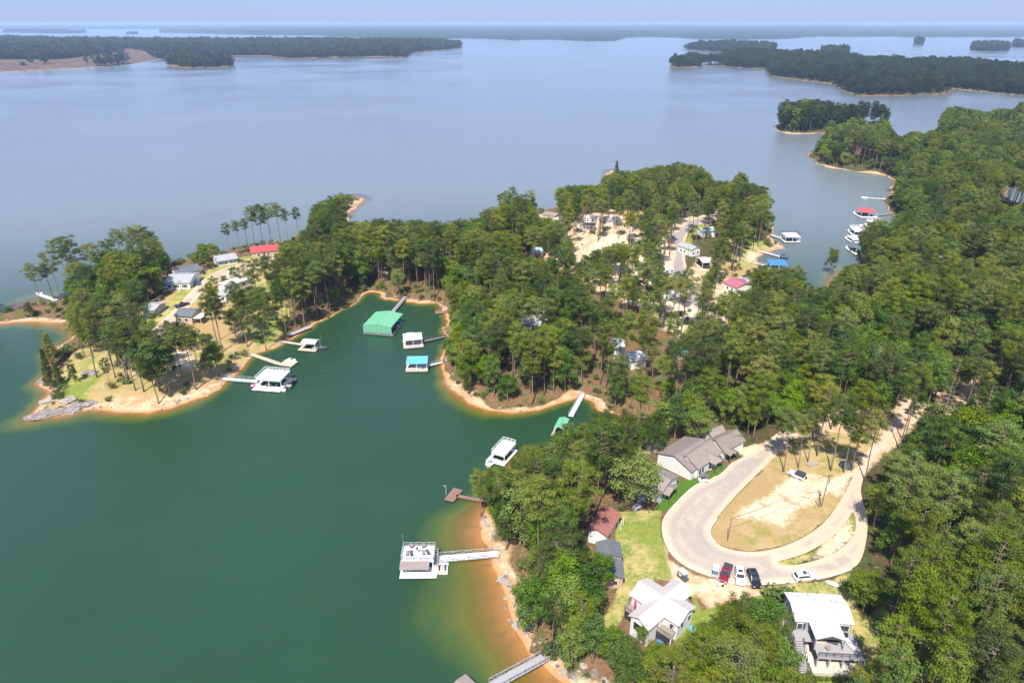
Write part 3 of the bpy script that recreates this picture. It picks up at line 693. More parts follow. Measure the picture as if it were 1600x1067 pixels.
def make_pine(seed, H=23.0, cb=0.5, rmax=3.3, dens=1.0, lod=0, mat=None, conical=False):
    r = np.random.default_rng(seed); lean = (r.normal(0, 0.5), r.normal(0, 0.5)); C = []; Rd = []; br = []
    z = H * cb; lev = 0
    while z < H * 0.97:
        f = (z - H*cb) / (H*(1-cb)); prof = (1 - max(0, (f-0.35)/0.65)**2.4*0.75) * min(1, 0.55 + f*1.6) if not conical else (1.05 - f)
        nb = int(round((3 + 2*r.random()) * dens)) if f < 0.85 else 3
        a0 = r.random() * 6.28
        for k in range(nb):
            a = a0 + k*6.28/nb + r.normal(0, 0.35); L = rmax * max(0.14, prof) * r.uniform(0.6, 1.12)
            tx, ty = at_h(H, lean, z); up = L * r.uniform(0.12, 0.5)
            e = (tx + L*math.cos(a), ty + L*math.sin(a), z + up); br.append(((tx, ty, z), e, 0.07))
            C.append(e); Rd.append(r.uniform(0.85, 1.35) * (1.0 if not conical else 0.8))
            if L > 1.9: C.append((tx + L*0.55*math.cos(a+0.25), ty + L*0.55*math.sin(a+0.25), z + up*0.75)); Rd.append(r.uniform(0.6, 0.95))
        z += H * r.uniform(0.042, 0.062); lev += 1
    tx, ty = at_h(H, lean, H); C.append((tx, ty, H - 0.2)); Rd.append(0.95)
    if lod == 0: cr = puffs_to_mesh('pine_crown', C, Rd, 96, 0.40, 0.45, r, mat or M_pine, 0.62)
    elif lod == 1: cr = puffs_to_mesh('pine_crown', C, [q*1.1 for q in Rd], 15, 1.0, 0.55, r, mat or M_pine, 0.65)
    else:
        s = r.permutation(len(C))[:max(12, len(C)//3)]
        cr = puffs_to_mesh('pine_crown', [C[i] for i in s], [Rd[i]*1.6 for i in s], 2.2, 2.1, 0.8, r, mat or M_pine, 0.8)
    # a few dead stubs under the crown
    for k in range(5):
        z = H*cb*r.uniform(0.55, 0.98); a = r.random()*6.28; tx, ty = at_h(H, lean, z); L = r.uniform(0.5, 1.6)
        br.append(((tx, ty, z), (tx+L*math.cos(a), ty+L*math.sin(a), z-0.1), 0.04))
    tk = trunk_mesh('pine_trunk', H*0.97, 0.24, lean, br if lod == 0 else (br[::3] if lod == 1 else []), r, 7 if lod == 0 else 4)
    return tk, cr
def make_oak(seed, H=14.0, rad=4.2, lod=0, mat=None):
    r = np.random.default_rng(seed); lean = (r.normal(0, 0.3), r.normal(0, 0.3)); C = []; Rd = []; br = []
    cz = H * 0.56; n = 46
    for k in range(n):
        d = r.normal(0, 1, 3); d /= np.linalg.norm(d)
        if d[2] < -0.55: d[2] *= -1
        lump = 1 + 0.18*math.sin(3.1*math.atan2(d[1], d[0]) + seed) + 0.12*math.sin(5*d[2] + seed*2)
        q = r.uniform(0.62, 1.0) * lump; e = (lean[0] + d[0]*rad*q*0.82, lean[1] + d[1]*rad*q*0.82, cz + d[2]*(H*0.40)*q)
        C.append(e); Rd.append(r.uniform(0.85, 1.4) * rad / 4.2)
        if k % 3 == 0: br.append(((lean[0]*0.5, lean[1]*0.5, H*r.uniform(0.22, 0.5)), e, 0.1))
    if lod == 0: cr = puffs_to_mesh('leaf_crown', C, Rd, 88, 0.39, 0.64, r, mat or M_oak, 0.82)
    elif lod == 1: cr = puffs_to_mesh('leaf_crown', C, Rd, 15, 0.95, 0.7, r, mat or M_oak, 0.85)
    else: cr = puffs_to_mesh('leaf_crown', C[:22], [q*1.4 for q in Rd[:22]], 2.4, 2.1, 0.8, r, mat or M_oak, 0.85)
    return trunk_mesh('leaf_trunk', H*0.72, 0.28, lean, br if lod == 0 else [], r, 7 if lod == 0 else 4), cr
def make_shrub(seed, H=1.8, rad=1.5, mat=None, dens=60):
    r = np.random.default_rng(seed); C = []; Rd = []
    for k in range(11):
        a = r.random()*6.28; q = rad*0.62*math.sqrt(r.random()); C.append((q*math.cos(a), q*math.sin(a), H*r.uniform(0.3, 0.72))); Rd.append(r.uniform(0.35, 0.62)*rad*0.8)
    mb = MB()
    for c in C[:6]: mb.tube([(0, 0, -0.4), (c[0]*0.5, c[1]*0.5, c[2]*0.5), c], [0.05, 0.04, 0.02], 4, cap=False)
    return mb.mesh('shrub_stem', M_bark), puffs_to_mesh('shrub_leaves', C, Rd, dens*1.3, 0.30, 0.6, r, mat or M_bush, 0.85)
def make_dead(seed, H=15):
    r = np.random.default_rng(seed); br = []
    for k in range(26):
        z = H*r.uniform(0.3, 0.97); a = r.random()*6.28; L = r.uniform(0.8, 3.0)*(1.2 - z/H); br.append(((0, 0, z), (L*math.cos(a), L*math.sin(a), z + L*0.5), 0.07))
    return trunk_mesh('dead_trunk', H, 0.2, (0.4, 0.2), br, r), None

PROT = {}   # kind -> list of (trunk mesh, crown mesh, nominal height, crown radius, crown base fraction)
PROT['pine'] = [make_pine(s, 23, cb, rm) + (23, rm, cb) for s, cb, rm in ((11, .60, 3.9), (12, .55, 4.2), (13, .66, 3.5), (14, .58, 4.5), (15, .50, 3.9), (16, .63, 4.3))]
PROT['slim'] = [make_pine(s, 24, cb, rm, 0.85) + (24, rm, cb) for s, cb, rm in ((21, .66, 2.7), (22, .58, 2.9), (23, .70, 2.5))]
PROT['cone'] = [make_pine(31, 16, .14, 3.0, 1.15, conical=True) + (16, 3.0, .14), make_pine(32, 14, .10, 2.6, 1.2, conical=True) + (14, 2.6, .1)]
PROT['oak'] = [make_oak(s, 14, rd) + (14, rd, .2) for s, rd in ((41, 4.2), (42, 4.6), (43, 3.8), (44, 4.4))]
PROT['bush'] = [make_shrub(s) + (1.8, 1.5, .1) for s in (51, 52, 53)]
PROT['dead'] = [make_dead(61) + (15, 1.5, .5)]
PROT['pine1'] = [make_pine(s, 23, cb, rm, lod=1) + (23, rm, cb) for s, cb, rm in ((11, .55, 3.9), (12, .45, 4.2), (14, .52, 4.5), (16, .38, 4.1))]
PROT['oak1'] = [make_oak(s, 14, rd, lod=1) + (14, rd, .2) for s, rd in ((41, 4.2), (42, 4.6))]
PROT['pine2'] = [make_pine(s, 22, .15, 4.2, lod=2, mat=M_pinefar) + (22, 4.2, .15) for s in (71, 72, 73)]

def ico_meshjoin(tk, cr, name):
    """trunk and crown as one instance mesh for the mass of the woods"""
    me = bpy.data.meshes.new(name); vs = []; fs = []; mi = []; off = 0
    for m, k in ((tk, 0), (cr, 1)):
        if m is None: continue
        n = len(m.vertices); co = np.empty(n*3, np.float32); m.vertices.foreach_get('co', co); vs.append(co.reshape(-1, 3))
        q = [p for p in m.polygons if len(p.vertices) == 4]
        arr = np.array([tuple(p.vertices) for p in q], np.int32) + off; fs.append(arr); mi.append(np.full(len(arr), k)); off += n
    return npmesh(name, np.concatenate(vs), np.concatenate(fs), [M_bark, (cr.materials[0] if cr else M_bark)], False, None, np.concatenate(mi))
PROT['rock'] = []
PROT['pine3'] = [make_pine(s, 23, cb, rm, lod=1, mat=M_pinefar) + (23, rm, cb) for s, cb, rm in ((81, .45, 3.9), (82, .38, 4.2), (83, .42, 4.5))]
_kinds = ['pine', 'oak', 'pine1', 'oak1', 'pine2', 'slim', 'bush', 'pine3']
PCOL = bpy.data.collections.new('tree_sources'); SRC = []; SRCI = {}
for kd in _kinds:
    SRCI[kd] = []
    for t in PROT[kd]:
        nm = 'source_%03d' % len(SRC); me = ico_meshjoin(t[0], t[1], nm); ob = bpy.data.objects.new(nm, me); PCOL.objects.link(ob)
        SRCI[kd].append(len(SRC)); SRC.append(t)
SRCI['rock'] = []
for sd in (1, 2, 3):
    rr = np.random.default_rng(sd + 90); m = MB(); pts_ = [((1+.3*rr.normal())*.3*math.cos(a)*math.cos(b), (1+.3*rr.normal())*.3*math.sin(a)*math.cos(b), .22*math.sin(b)) for b in (-.4, .3, .9) for a in np.arange(0, 6.2, 6.2832/7)] + [(0, 0, .24)]
    fs_ = [(j*7+k, j*7+(k+1) % 7, j*7+7+(k+1) % 7, j*7+7+k) for j in range(2) for k in range(7)] + [(14+k, 14+(k+1) % 7, 21) for k in range(7)]
    m.poly(pts_, fs_); nm = 'source_%03d' % len(SRC); PCOL.objects.link(bpy.data.objects.new(nm, m.mesh(nm, M_paver if sd < 3 else M_rock))); SRCI['rock'].append(len(SRC)); SRC.append(None)
GNG = {}
def gn_group():
    if 'g' in GNG: return GNG['g']
    g = bpy.data.node_groups.new('scatter', 'GeometryNodeTree')
    g.interface.new_socket('Geometry', in_out='INPUT', socket_type='NodeSocketGeometry'); g.interface.new_socket('Geometry', in_out='OUTPUT', socket_type='NodeSocketGeometry')
    gi = g.nodes.new('NodeGroupInput'); go = g.nodes.new('NodeGroupOutput')
    ci = g.nodes.new('GeometryNodeCollectionInfo'); ci.inputs['Collection'].default_value = PCOL; ci.inputs['Separate Children'].default_value = True; ci.inputs['Reset Children'].default_value = True
    ip = g.nodes.new('GeometryNodeInstanceOnPoints'); ip.inputs['Pick Instance'].default_value = True
    def na(n, t):
        q = g.nodes.new('GeometryNodeInputNamedAttribute'); q.data_type = t; q.inputs[0].default_value = n; return q.outputs[0]
    g.links.new(gi.outputs[0], ip.inputs['Points']); g.links.new(ci.outputs[0], ip.inputs['Instance'])
    g.links.new(na('pick', 'INT'), ip.inputs['Instance Index'])
    cb = g.nodes.new('ShaderNodeCombineXYZ'); g.links.new(na('rot', 'FLOAT'), cb.inputs[2]); g.links.new(cb.outputs[0], ip.inputs['Rotation'])
    g.links.new(na('scl', 'FLOAT_VECTOR'), ip.inputs['Scale']); g.links.new(ip.outputs[0], go.inputs[0]); GNG['g'] = g; return g
def scatter(name, label, pts, picks, rots, scls, kind='stuff'):
    me = bpy.data.meshes.new(name); me.vertices.add(len(pts)); me.vertices.foreach_set('co', np.asarray(pts, np.float32).ravel())
    a = me.attributes.new('pick', 'INT', 'POINT'); a.data.foreach_set('value', np.asarray(picks, np.int32))
    a = me.attributes.new('rot', 'FLOAT', 'POINT'); a.data.foreach_set('value', np.asarray(rots, np.float32))
    a = me.attributes.new('scl', 'FLOAT_VECTOR', 'POINT'); a.data.foreach_set('vector', np.asarray(scls, np.float32).ravel())
    o = link(name, me); md = o.modifiers.new('scatter', 'NODES'); md.node_group = gn_group(); tag(o, label, kind=kind); return o

# ---------------------------------------------------------------- what the woods must leave in view
VIS_P = [
 # open lake down to the tree tops
 [(0,20),(0,489),(18,476),(50,468),(88,468),(95,400),(102,378),(135,368),(175,374),(200,355),(228,350),(246,362),(262,395),(288,401),(312,374),(338,376),(356,392),
  (375,382),(430,376),(470,362),(480,325),(500,309),(520,301),(545,300),(582,300),(570,315),(560,342),(600,339),(650,343),(700,343),(745,338),(765,320),(786,296),(800,290),(838,290),(848,325),(862,318),(866,292),(905,286),(930,288),(942,272),(975,266),
  (1000,264),(1020,258),(1060,252),(1100,258),(1112,270),(1125,284),(1135,278),(1150,268),(1170,268),(1180,288),(1200,288),(1215,315),(1214,340),(1208,360),(1215,372),(1240,388),(1262,420),(1272,438),(1285,452),(1292,436),(1305,424),(1335,412),(1344,398),
  (1334,378),(1334,340),(1345,322),(1392,322),(1400,345),(1398,322),(1385,310),(1388,290),(1392,275),(1350,270),(1300,263),(1268,252),(1266,238),(1274,222),(1285,208),
  (1215,208),(1214,170),(1222,150),(1250,145),(1280,149),(1295,164),(1330,159),(1356,164),(1360,195),(1370,180),(1392,182),(1395,200),(1412,214),(1418,204),(1432,204),(1442,208),(1466,200),(1466,170),(1482,164),(1512,168),(1540,175),(1560,169),(1582,171),(1592,160),(1600,158),(1600,20)],
 # cove, bay and the near lake
 [(0,505),(60,505),(105,507),(114,520),(108,532),(80,560),(64,590),(62,612),(48,650),(60,640),(110,634),(160,636),(200,640),(260,634),(310,618),(350,590),(385,560),(402,550),(440,536),(470,510),(500,498),(540,480),(565,463),(585,458),(600,462),(640,468),(690,472),(690,500),(686,530),(683,560),
  (688,590),(700,612),(735,628),(765,638),(800,640),(840,637),(866,628),(886,624),(905,620),(930,622),(925,640),(903,652),(870,662),(848,682),(812,706),(790,712),(770,724),(745,735),(736,760),(745,788),(760,798),(777,815),(779,860),(786,880),(792,905),(806,940),(808,970),(818,1000),(850,1036),(880,1045),(910,1067),(915,1110),(0,1110)],
 # the loop with its lawns and roofs
 [(930,842),(934,792),(962,795),(960,770),(1004,774),(1012,725),(1024,700),(1040,684),(1062,678),(1100,667),(1142,668),(1166,682),(1192,688),(1212,692),(1232,712),(1262,728),(1300,742),(1322,742),(1342,722),(1378,692),(1396,664),(1408,645),(1420,650),(1405,682),(1372,722),(1346,770),
  (1352,800),(1358,850),(1346,885),(1330,905),(1318,930),(1335,965),(1366,962),(1362,1005),(1338,1030),(1335,1045),(1250,1045),(1240,1000),(1226,960),(1218,930),(1150,932),(1140,940),(1112,940),(1094,955),(1082,985),(1062,984),(1040,996),(1005,996),(975,985),(958,975),(975,935),(980,880)],
 # western point
 [(120,600),(112,560),(150,548),(165,560),(168,600),(210,622),(275,612),(300,590),(330,575),(345,580),(310,612),(260,632),(190,630),(110,625)],
 [(395,552),(372,545),(345,540),(350,500),(372,500),(382,530),(410,540),(425,500),(430,500),(440,530)],
 [(248,440),(258,425),(276,412),(310,408),(335,400),(372,396),(400,386),(425,382),(428,392),(400,402),(372,404),(340,418),(320,432),(310,448),(300,468),(285,478),(312,482),(312,498),(290,506),(272,500),(270,478),(262,464),(248,458)],
 [(352,440),(385,432),(410,418),(425,412),(412,428),(378,446),(352,458)],[(222,470),(236,470),(240,486),(222,486)],
 # middle clearing, lanes and the houses seen there
 [(1044,362),(1070,348),(1110,338),(1122,338),(1116,350),(1092,352),(1084,368),(1076,385),(1066,410),(1050,425),(1042,400)],
 [(1078,400),(1080,385),(1096,350),(1115,352),(1112,400),(1100,415),(1082,412)],
 [(1166,366),(1182,360),(1226,384),(1240,375),(1240,398),(1234,414),(1188,414),(1160,420),(1146,400),(1152,388)],
 [(1128,430),(1160,432),(1168,440),(1168,455),(1128,450)],
 [(822,384),(852,382),(848,402),(822,400)],[(806,492),(845,488),(845,510),(806,508)],[(958,526),(975,530),(1010,552),(1005,566),(960,545)],
 [(902,330),(938,332),(972,332),(974,346),(936,352),(900,350)],[(842,318),(872,322),(870,340),(846,338)],[(935,386),(990,372),(1000,358),(975,352),(930,366),(900,360),(905,392)],
 [(1330,226),(1352,228),(1352,240),(1330,240)],[(545,345),(556,330),(552,306),(580,300),(560,345)],[(1560,290),(1600,288),(1600,322),(1570,318)],[(1468,398),(1492,396),(1492,404),(1470,404)],
 [(1450,600),(1500,600),(1520,625),(1470,640)],[(925,975),(962,960),(975,995),(945,1005)],[(1340,895),(1362,882),(1395,900),(1368,940)],
]
VIS_P.append([(760,686),(784,682),(808,686),(806,722),(764,732)])
VIS_P.append([(1330,735),(1350,716),(1372,690),(1394,662),(1406,642),(1424,646),(1408,672),(1390,696),(1366,722),(1350,752),(1342,780)])
VIS_P.append([(1215,918),(1330,918),(1345,970),(1345,1042),(1248,1045),(1236,990)])
VIS_P.append([(975,900),(1110,900),(1100,985),(1052,1002),(968,965)])
VIS = [np.array(p, float) for p in VIS_P]
def visible(px, py):
    out = np.zeros(len(px), bool)
    for p in VIS:
        lo = p.min(0); hi = p.max(0); k = np.where((px > lo[0]) & (px < hi[0]) & (py > lo[1]) & (py < hi[1]))[0]
        if len(k): out[k] |= inside(px[k], py[k], [p])
    return out
FOOT = []    # (x, y, radius) of everything the trees have to keep clear of
print('protos', round(time.time() - T0, 1))

# ---------------------------------------------------------------- builders for houses, docks, vehicles
def rect(a, b, c, dz, water=False):
    """rectangle whose edge a-b and corner c (photo pixels) lie dz above ground; local x along a-b, y towards c"""
    g = (lambda p: Wt(p[0], p[1], dz)) if water else (lambda p: G(p[0], p[1], dz))
    A, B, C = g(a), g(b), g(c); u = Vector((B.x-A.x, B.y-A.y)); L = u.length; u.normalize(); n = Vector((-u.y, u.x))
    w = (C.x-B.x)*n.x + (C.y-B.y)*n.y
    cx = (A.x+B.x)/2 + n.x*w/2; cy = (A.y+B.y)/2 + n.y*w/2; rz = math.atan2(u.y, u.x)
    z = 0.0 if water else gz(cx, cy)
    return Vector((cx, cy, z)), rz, L, abs(w), (1 if w > 0 else -1)
def gable(mb, L, W, eave, rise, th=0.12, ridge='x', x0=None):
    """two thick roof slopes; L along x, W along y, centred"""
    l, w = L/2, W/2
    if ridge == 'x':
        prof = [(-w, eave), (0, eave+rise), (w, eave), (w, eave-th), (0, eave+rise-th*1.2), (-w, eave-th)]
        mb.prismx(prof, -l, l)
    else:
        prof = [(-l, eave), (0, eave+rise), (l, eave), (l, eave-th), (0, eave+rise-th*1.2), (-l, eave-th)]
        mb.prism(prof, -w, w)
    return mb
def window(parent, side, L, W, t, z, ww=1.0, wh=1.2, frame=None, shutters=None):
    """side n e s w of an L x W box, t along the side from its middle"""
    f = MB(); p = MB()
    def place(m, hw, z0, z1, d0, d1):
        if side == 's': m.box(t-hw, -W/2-d1, z0, t+hw, -W/2-d0, z1)
        if side == 'n': m.box(t-hw, W/2+d0, z0, t+hw, W/2+d1, z1)
        if side == 'e': m.box(L/2+d0, t-hw, z0, L/2+d1, t+hw, z1)
        if side == 'w': m.box(-L/2-d1, t-hw, z0, -L/2-d0, t+hw, z1)
    place(f, ww/2+0.1, z-0.1, z+wh+0.1, -0.02, 0.06); place(p, ww/2, z, z+wh, 0.055, 0.09)
    w_ = f.build('window', frame or M_white, parent); p.build('pane', M_glass, w_)
    if shutters:
        for s in (-1, 1):
            q = MB(); t0 = t
            hw = 0.22; tt = t + s*(ww/2+0.36)
            if side == 's': q.box(tt-hw, -W/2-0.07, z-0.05, tt+hw, -W/2+0.02, z+wh+0.05)
            elif side == 'n': q.box(tt-hw, W/2-0.02, z-0.05, tt+hw, W/2+0.07, z+wh+0.05)
            elif side == 'e': q.box(L/2-0.02, tt-hw, z-0.05, L/2+0.07, tt+hw, z+wh+0.05)
            else: q.box(-L/2-0.07, tt-hw, z-0.05, -L/2+0.02, tt+hw, z+wh+0.05)
            q.build('shutter', shutters, parent)
def door(parent, side, L, W, t, z=0.3, mat=None):
    d = MB()
    if side == 's': d.box(t-.5, -W/2-.06, z, t+.5, -W/2+.02, z+2.1)
    if side == 'n': d.box(t-.5, W/2-.02, z, t+.5, W/2+.06, z+2.1)
    if side == 'e': d.box(L/2-.02, t-.5, z, L/2+.06, t+.5, z+2.1)
    if side == 'w': d.box(-L/2-.06, t-.5, z, -L/2+.02, t+.5, z+2.1)
    o = d.build('door', mat or M_trim, parent); h = MB()
    if side in 'sn': y = (-W/2-.1 if side == 's' else W/2+.05); h.box(t+.33, y, z+1, t+.42, y+.06, z+1.1)
    else: x = (L/2+.05 if side == 'e' else -L/2-.1); h.box(x, t+.33, z+1, x+.06, t+.42, z+1.1)
    h.build('handle', M_metal, o)
def walls(L, W, eave, rise, ridge='x', inset=0.4, base=-1.2, z0=None):
    mb = MB(); l, w = L/2-inset, W/2-inset
    e = eave - 0.1
    if ridge == 'x':
        k = e + rise*(1 - inset/(W/2))*1.0; top = e + (rise) * (inset/(W/2))
        mb.prismx([(-w, base), (w, base), (w, top), (0, e+rise-.05), (-w, top)], -l, l)
    else:
        top = e + rise*(inset/(L/2)); mb.prism([(-l, base), (l, base), (l, top), (0, e+rise-.05), (-l, top)], -w, w)
    return mb
def house(name, label, a, b, c, eave, rise, roofm, wallm, ridge='x', wins=(), doors=(), cat='house', group=None, shut=None, vents=2, inset=0.4, foot=True, chimney=False):
    ce, rz, L, W, sg = rect(a, b, c, eave)
    if ridge == 'x' or ridge == 'y': pass
    t = thing(name, label, cat, ce, rz, group)
    walls(L, W, eave, rise, ridge, inset).build('wall', wallm, t)
    rf = gable(MB(), L, W, eave, rise, 0.16, ridge).build('roof', roofm, t)
    cp_ = MB()
    if ridge == 'x': cp_.bar((-L/2, 0, eave+rise+.02), (L/2, 0, eave+rise+.02), .28, .08)
    else: cp_.bar((0, -W/2, eave+rise+.02), (0, W/2, eave+rise+.02), .28, .08)
    cp_.build('ridge_cap', roofm, rf)
    for k in range(vents):
        v = MB(); x = L*(0.12+0.2*k)*(-1)**k; y = W*0.2*(-1)**(k+1)
        zz = eave + rise*(1 - (abs(y)/(W/2) if ridge == 'x' else abs(x)/(L/2)))
        v.tube([(x, y, zz-.1), (x, y, zz+.35)], [.09, .09], 6); v.build('vent_pipe', M_trim, rf)
    if chimney:
        v = MB(); v.box(-.4+L*.2, -.3, eave+rise*.5, .4+L*.2, .3, eave+rise+.8); v.build('chimney', M_brick, rf)
    Li, Wi = L-2*inset, W-2*inset
    for s, tt, z, ww, wh in wins: window(t, s, Li, Wi, tt*(Li if s in 'ns' else Wi)/2, z, ww, wh, None, shut)
    for s, tt in doors: door(t, s, Li, Wi, tt*(Li if s in 'ns' else Wi)/2)
    if foot: FOOT.append((ce.x, ce.y, math.hypot(L, W)/2*0.86 + 1.8))
    return t, L, W, ce, rz
def posts(parent, pts, z0, z1, mat, w=0.16, name='post'):
    for x, y in pts: MB().box(x-w/2, y-w/2, z0, x+w/2, y+w/2, z1).build(name, mat, parent)
def rail(parent, pts, z, mat, h=1.0, gap=1.2, name='railing'):
    mb = MB()
    for p, q in zip(pts[:-1], pts[1:]):
        p = Vector((p[0], p[1], z)); q = Vector((q[0], q[1], z)); n = max(1, int((q-p).length/gap))
        mb.bar(p+Vector((0,0,h)), q+Vector((0,0,h)), .09); mb.bar(p+Vector((0,0,h*.5)), q+Vector((0,0,h*.5)), .05); mb.bar(p+Vector((0,0,.12)), q+Vector((0,0,.12)), .05)
        for i in range(n+1): c_ = p.lerp(q, i/n); mb.bar(c_, c_+Vector((0,0,h)), .08)
    return mb.build(name, mat, parent)
def gangway(label, p, q, mat, truss=True, w=1.5, deckmat=None, railmat=None, z0=0.55, z1=None, name='gangway'):
    A = Wt(p[0], p[1], z0); zq = z1; B = G(*q) if zq is None else Wt(q[0], q[1], zq); B = Vector((B.x, B.y, max(B.z + .15, z0) if zq is None else zq))
    d = B - A; L = d.length; t = thing(name, label, name, A, math.atan2(d.y, d.x)); dz = d.z; l = math.hypot(d.x, d.y)
    sl = lambda x, y, z: (x, y, z + dz*x/l)
    m = MB(); m.poly([sl(0,-w/2,-.12), sl(l,-w/2,-.12), sl(l,w/2,-.12), sl(0,w/2,-.12), sl(0,-w/2,0), sl(l,-w/2,0), sl(l,w/2,0), sl(0,w/2,0)], [(0,3,2,1),(4,5,6,7),(0,1,5,4),(1,2,6,5),(2,3,7,6),(3,0,4,7)])
    m.build('walkway', deckmat or mat, t)
    if truss:
        n = max(2, int(l/1.6))
        for s in (-1, 1):
            r_ = MB(); y = s*w/2
            r_.bar(sl(0,y,1.05), sl(l,y,1.05), .1); r_.bar(sl(0,y,.06), sl(l,y,.06), .12)
            for i in range(n+1):
                x = l*i/n; r_.bar(sl(x,y,0), sl(x,y,1.05), .08)
                if i < n: r_.bar(sl(x,y,.05 if i%2 else 1.0), sl(l*(i+1)/n,y,1.0 if i%2 else .05), .06)
            r_.build('truss_railing', railmat or mat, t)
    else:
        n = max(2, int(l/3))
        for i in range(n+1):
            x = min(l-.1, max(.1, l*i/n)); z = sl(x,0,0)[2]
            for s in (-1, 1): MB().tube([(x, s*w*.45, -A.z-1.5), (x, s*w*.45, z+.35)], [.09,.09], 6).build('piling', M_pole, t)
    return t
def boat(label, p, q, hull, trim, beam=2.4, canopy=None, length=None, z=0.0, name='motorboat', cat='boat', group=None, wz=True):
    A = Wt(p[0], p[1], z+.6) if wz else G(*p); B = Wt(q[0], q[1], z+.6) if wz else G(*q); d = B-A; L = length or math.hypot(d.x, d.y)
    c = (A+B)/2; base = z if wz else gz(c.x, c.y)+z
    t = thing(name, label, cat, (c.x, c.y, base), math.atan2(d.y, d.x), group)
    m = MB(); n = 7; secs = []
    for i in range(n):
        f = i/(n-1); x = -L/2+L*f; hw = beam/2*(1 if f < .55 else max(.04, math.sqrt(max(0, 1-((f-.55)/.46)**2))))
        kz = -.25 + (.55*max(0, f-.6)/.4 if f > .6 else 0); top = .65+.25*f
        secs.append([(x,-hw,top),(x,-hw*.72,.0+max(0,kz)),(x,0,kz),(x,hw*.72,.0+max(0,kz)),(x,hw,top)])
    pts = [p_ for s_ in secs for p_ in s_]; fs = []
    for i in range(n-1):
        for k in range(4): a_ = i*5+k; fs.append((a_, a_+5, a_+6, a_+1))
        fs.append((i*5, i*5+4, (i+1)*5+4, (i+1)*5))
    fs.append((0,1,2,3,4)); m.poly(pts, fs); m.build('hull', hull, t)
    MB().box(-L*.42, -beam*.36, .66, L*.08, beam*.36, .75).build('cockpit', trim, t)
    MB().poly([(L*.08,-beam*.36,.78),(L*.08,beam*.36,.78),(L*.02,beam*.33,1.15),(L*.02,-beam*.33,1.15),(L*.11,-beam*.36,.78),(L*.11,beam*.36,.78)], [(0,1,2,3),(4,5,2,3),(0,3,4),(1,5,2)]).build('windscreen', M_glassblue, t)
    MB().box(-L/2-.35, -.25, .1, -L/2+.02, .25, .95).build('outboard_motor', M_rubber, t)
    for y in (-.3, .3): MB().box(-L*.2-.3, y*beam*.7-.25, .74, -L*.2+.2, y*beam*.7+.25, 1.05).build('seat', M_cushion, t)
    if canopy:
        m = MB(); m.box(-L*.35, -beam*.45, 1.9, L*.1, beam*.45, 1.96); cn = m.build('canopy', canopy, t)
        m = MB()
        for x in (-L*.34, L*.09):
            for y in (-.43, .43): m.bar((x, y*beam, .7), (x, y*beam, 1.9), .05)
        m.build('canopy_frame', M_metal, t)
    return t
def jetski(label, p, q, mat, group=None):
    A = Wt(p[0], p[1], .5); B = Wt(q[0], q[1], .5); d = B-A; c = (A+B)/2; t = thing('jet_ski', label, 'jet ski', (c.x, c.y, .22), math.atan2(d.y, d.x), group)
    L = 3.0; m = MB(); m.prismx([(-.5,0),(.5,0),(.58,.3),(.4,.5),(-.4,.5),(-.58,.3)], -L/2, L*.2)
    m.poly([(L*.2,-.5,0),(L*.2,.5,0),(L*.2,.58,.3),(L*.2,.4,.5),(L*.2,-.4,.5),(L*.2,-.58,.3),(L/2,0,.35)], [(0,1,6),(1,2,6),(2,3,6),(3,4,6),(4,5,6),(5,0,6)])
    m.build('hull', M_white, t); MB().prismx([(-.22,.5),(.22,.5),(.16,.85),(-.16,.85)], -L*.35, L*.05).build('seat', M_rubber, t)
    MB().prism([(L*.05,.5),(L*.32,.45),(L*.12,1.0),(L*.05,1.0)], -.3, .3).build('cowling', mat, t); MB().bar((L*.06,-.38,1.02),(L*.06,.38,1.02),.06).build('handlebar', M_rubber, t)
    return t
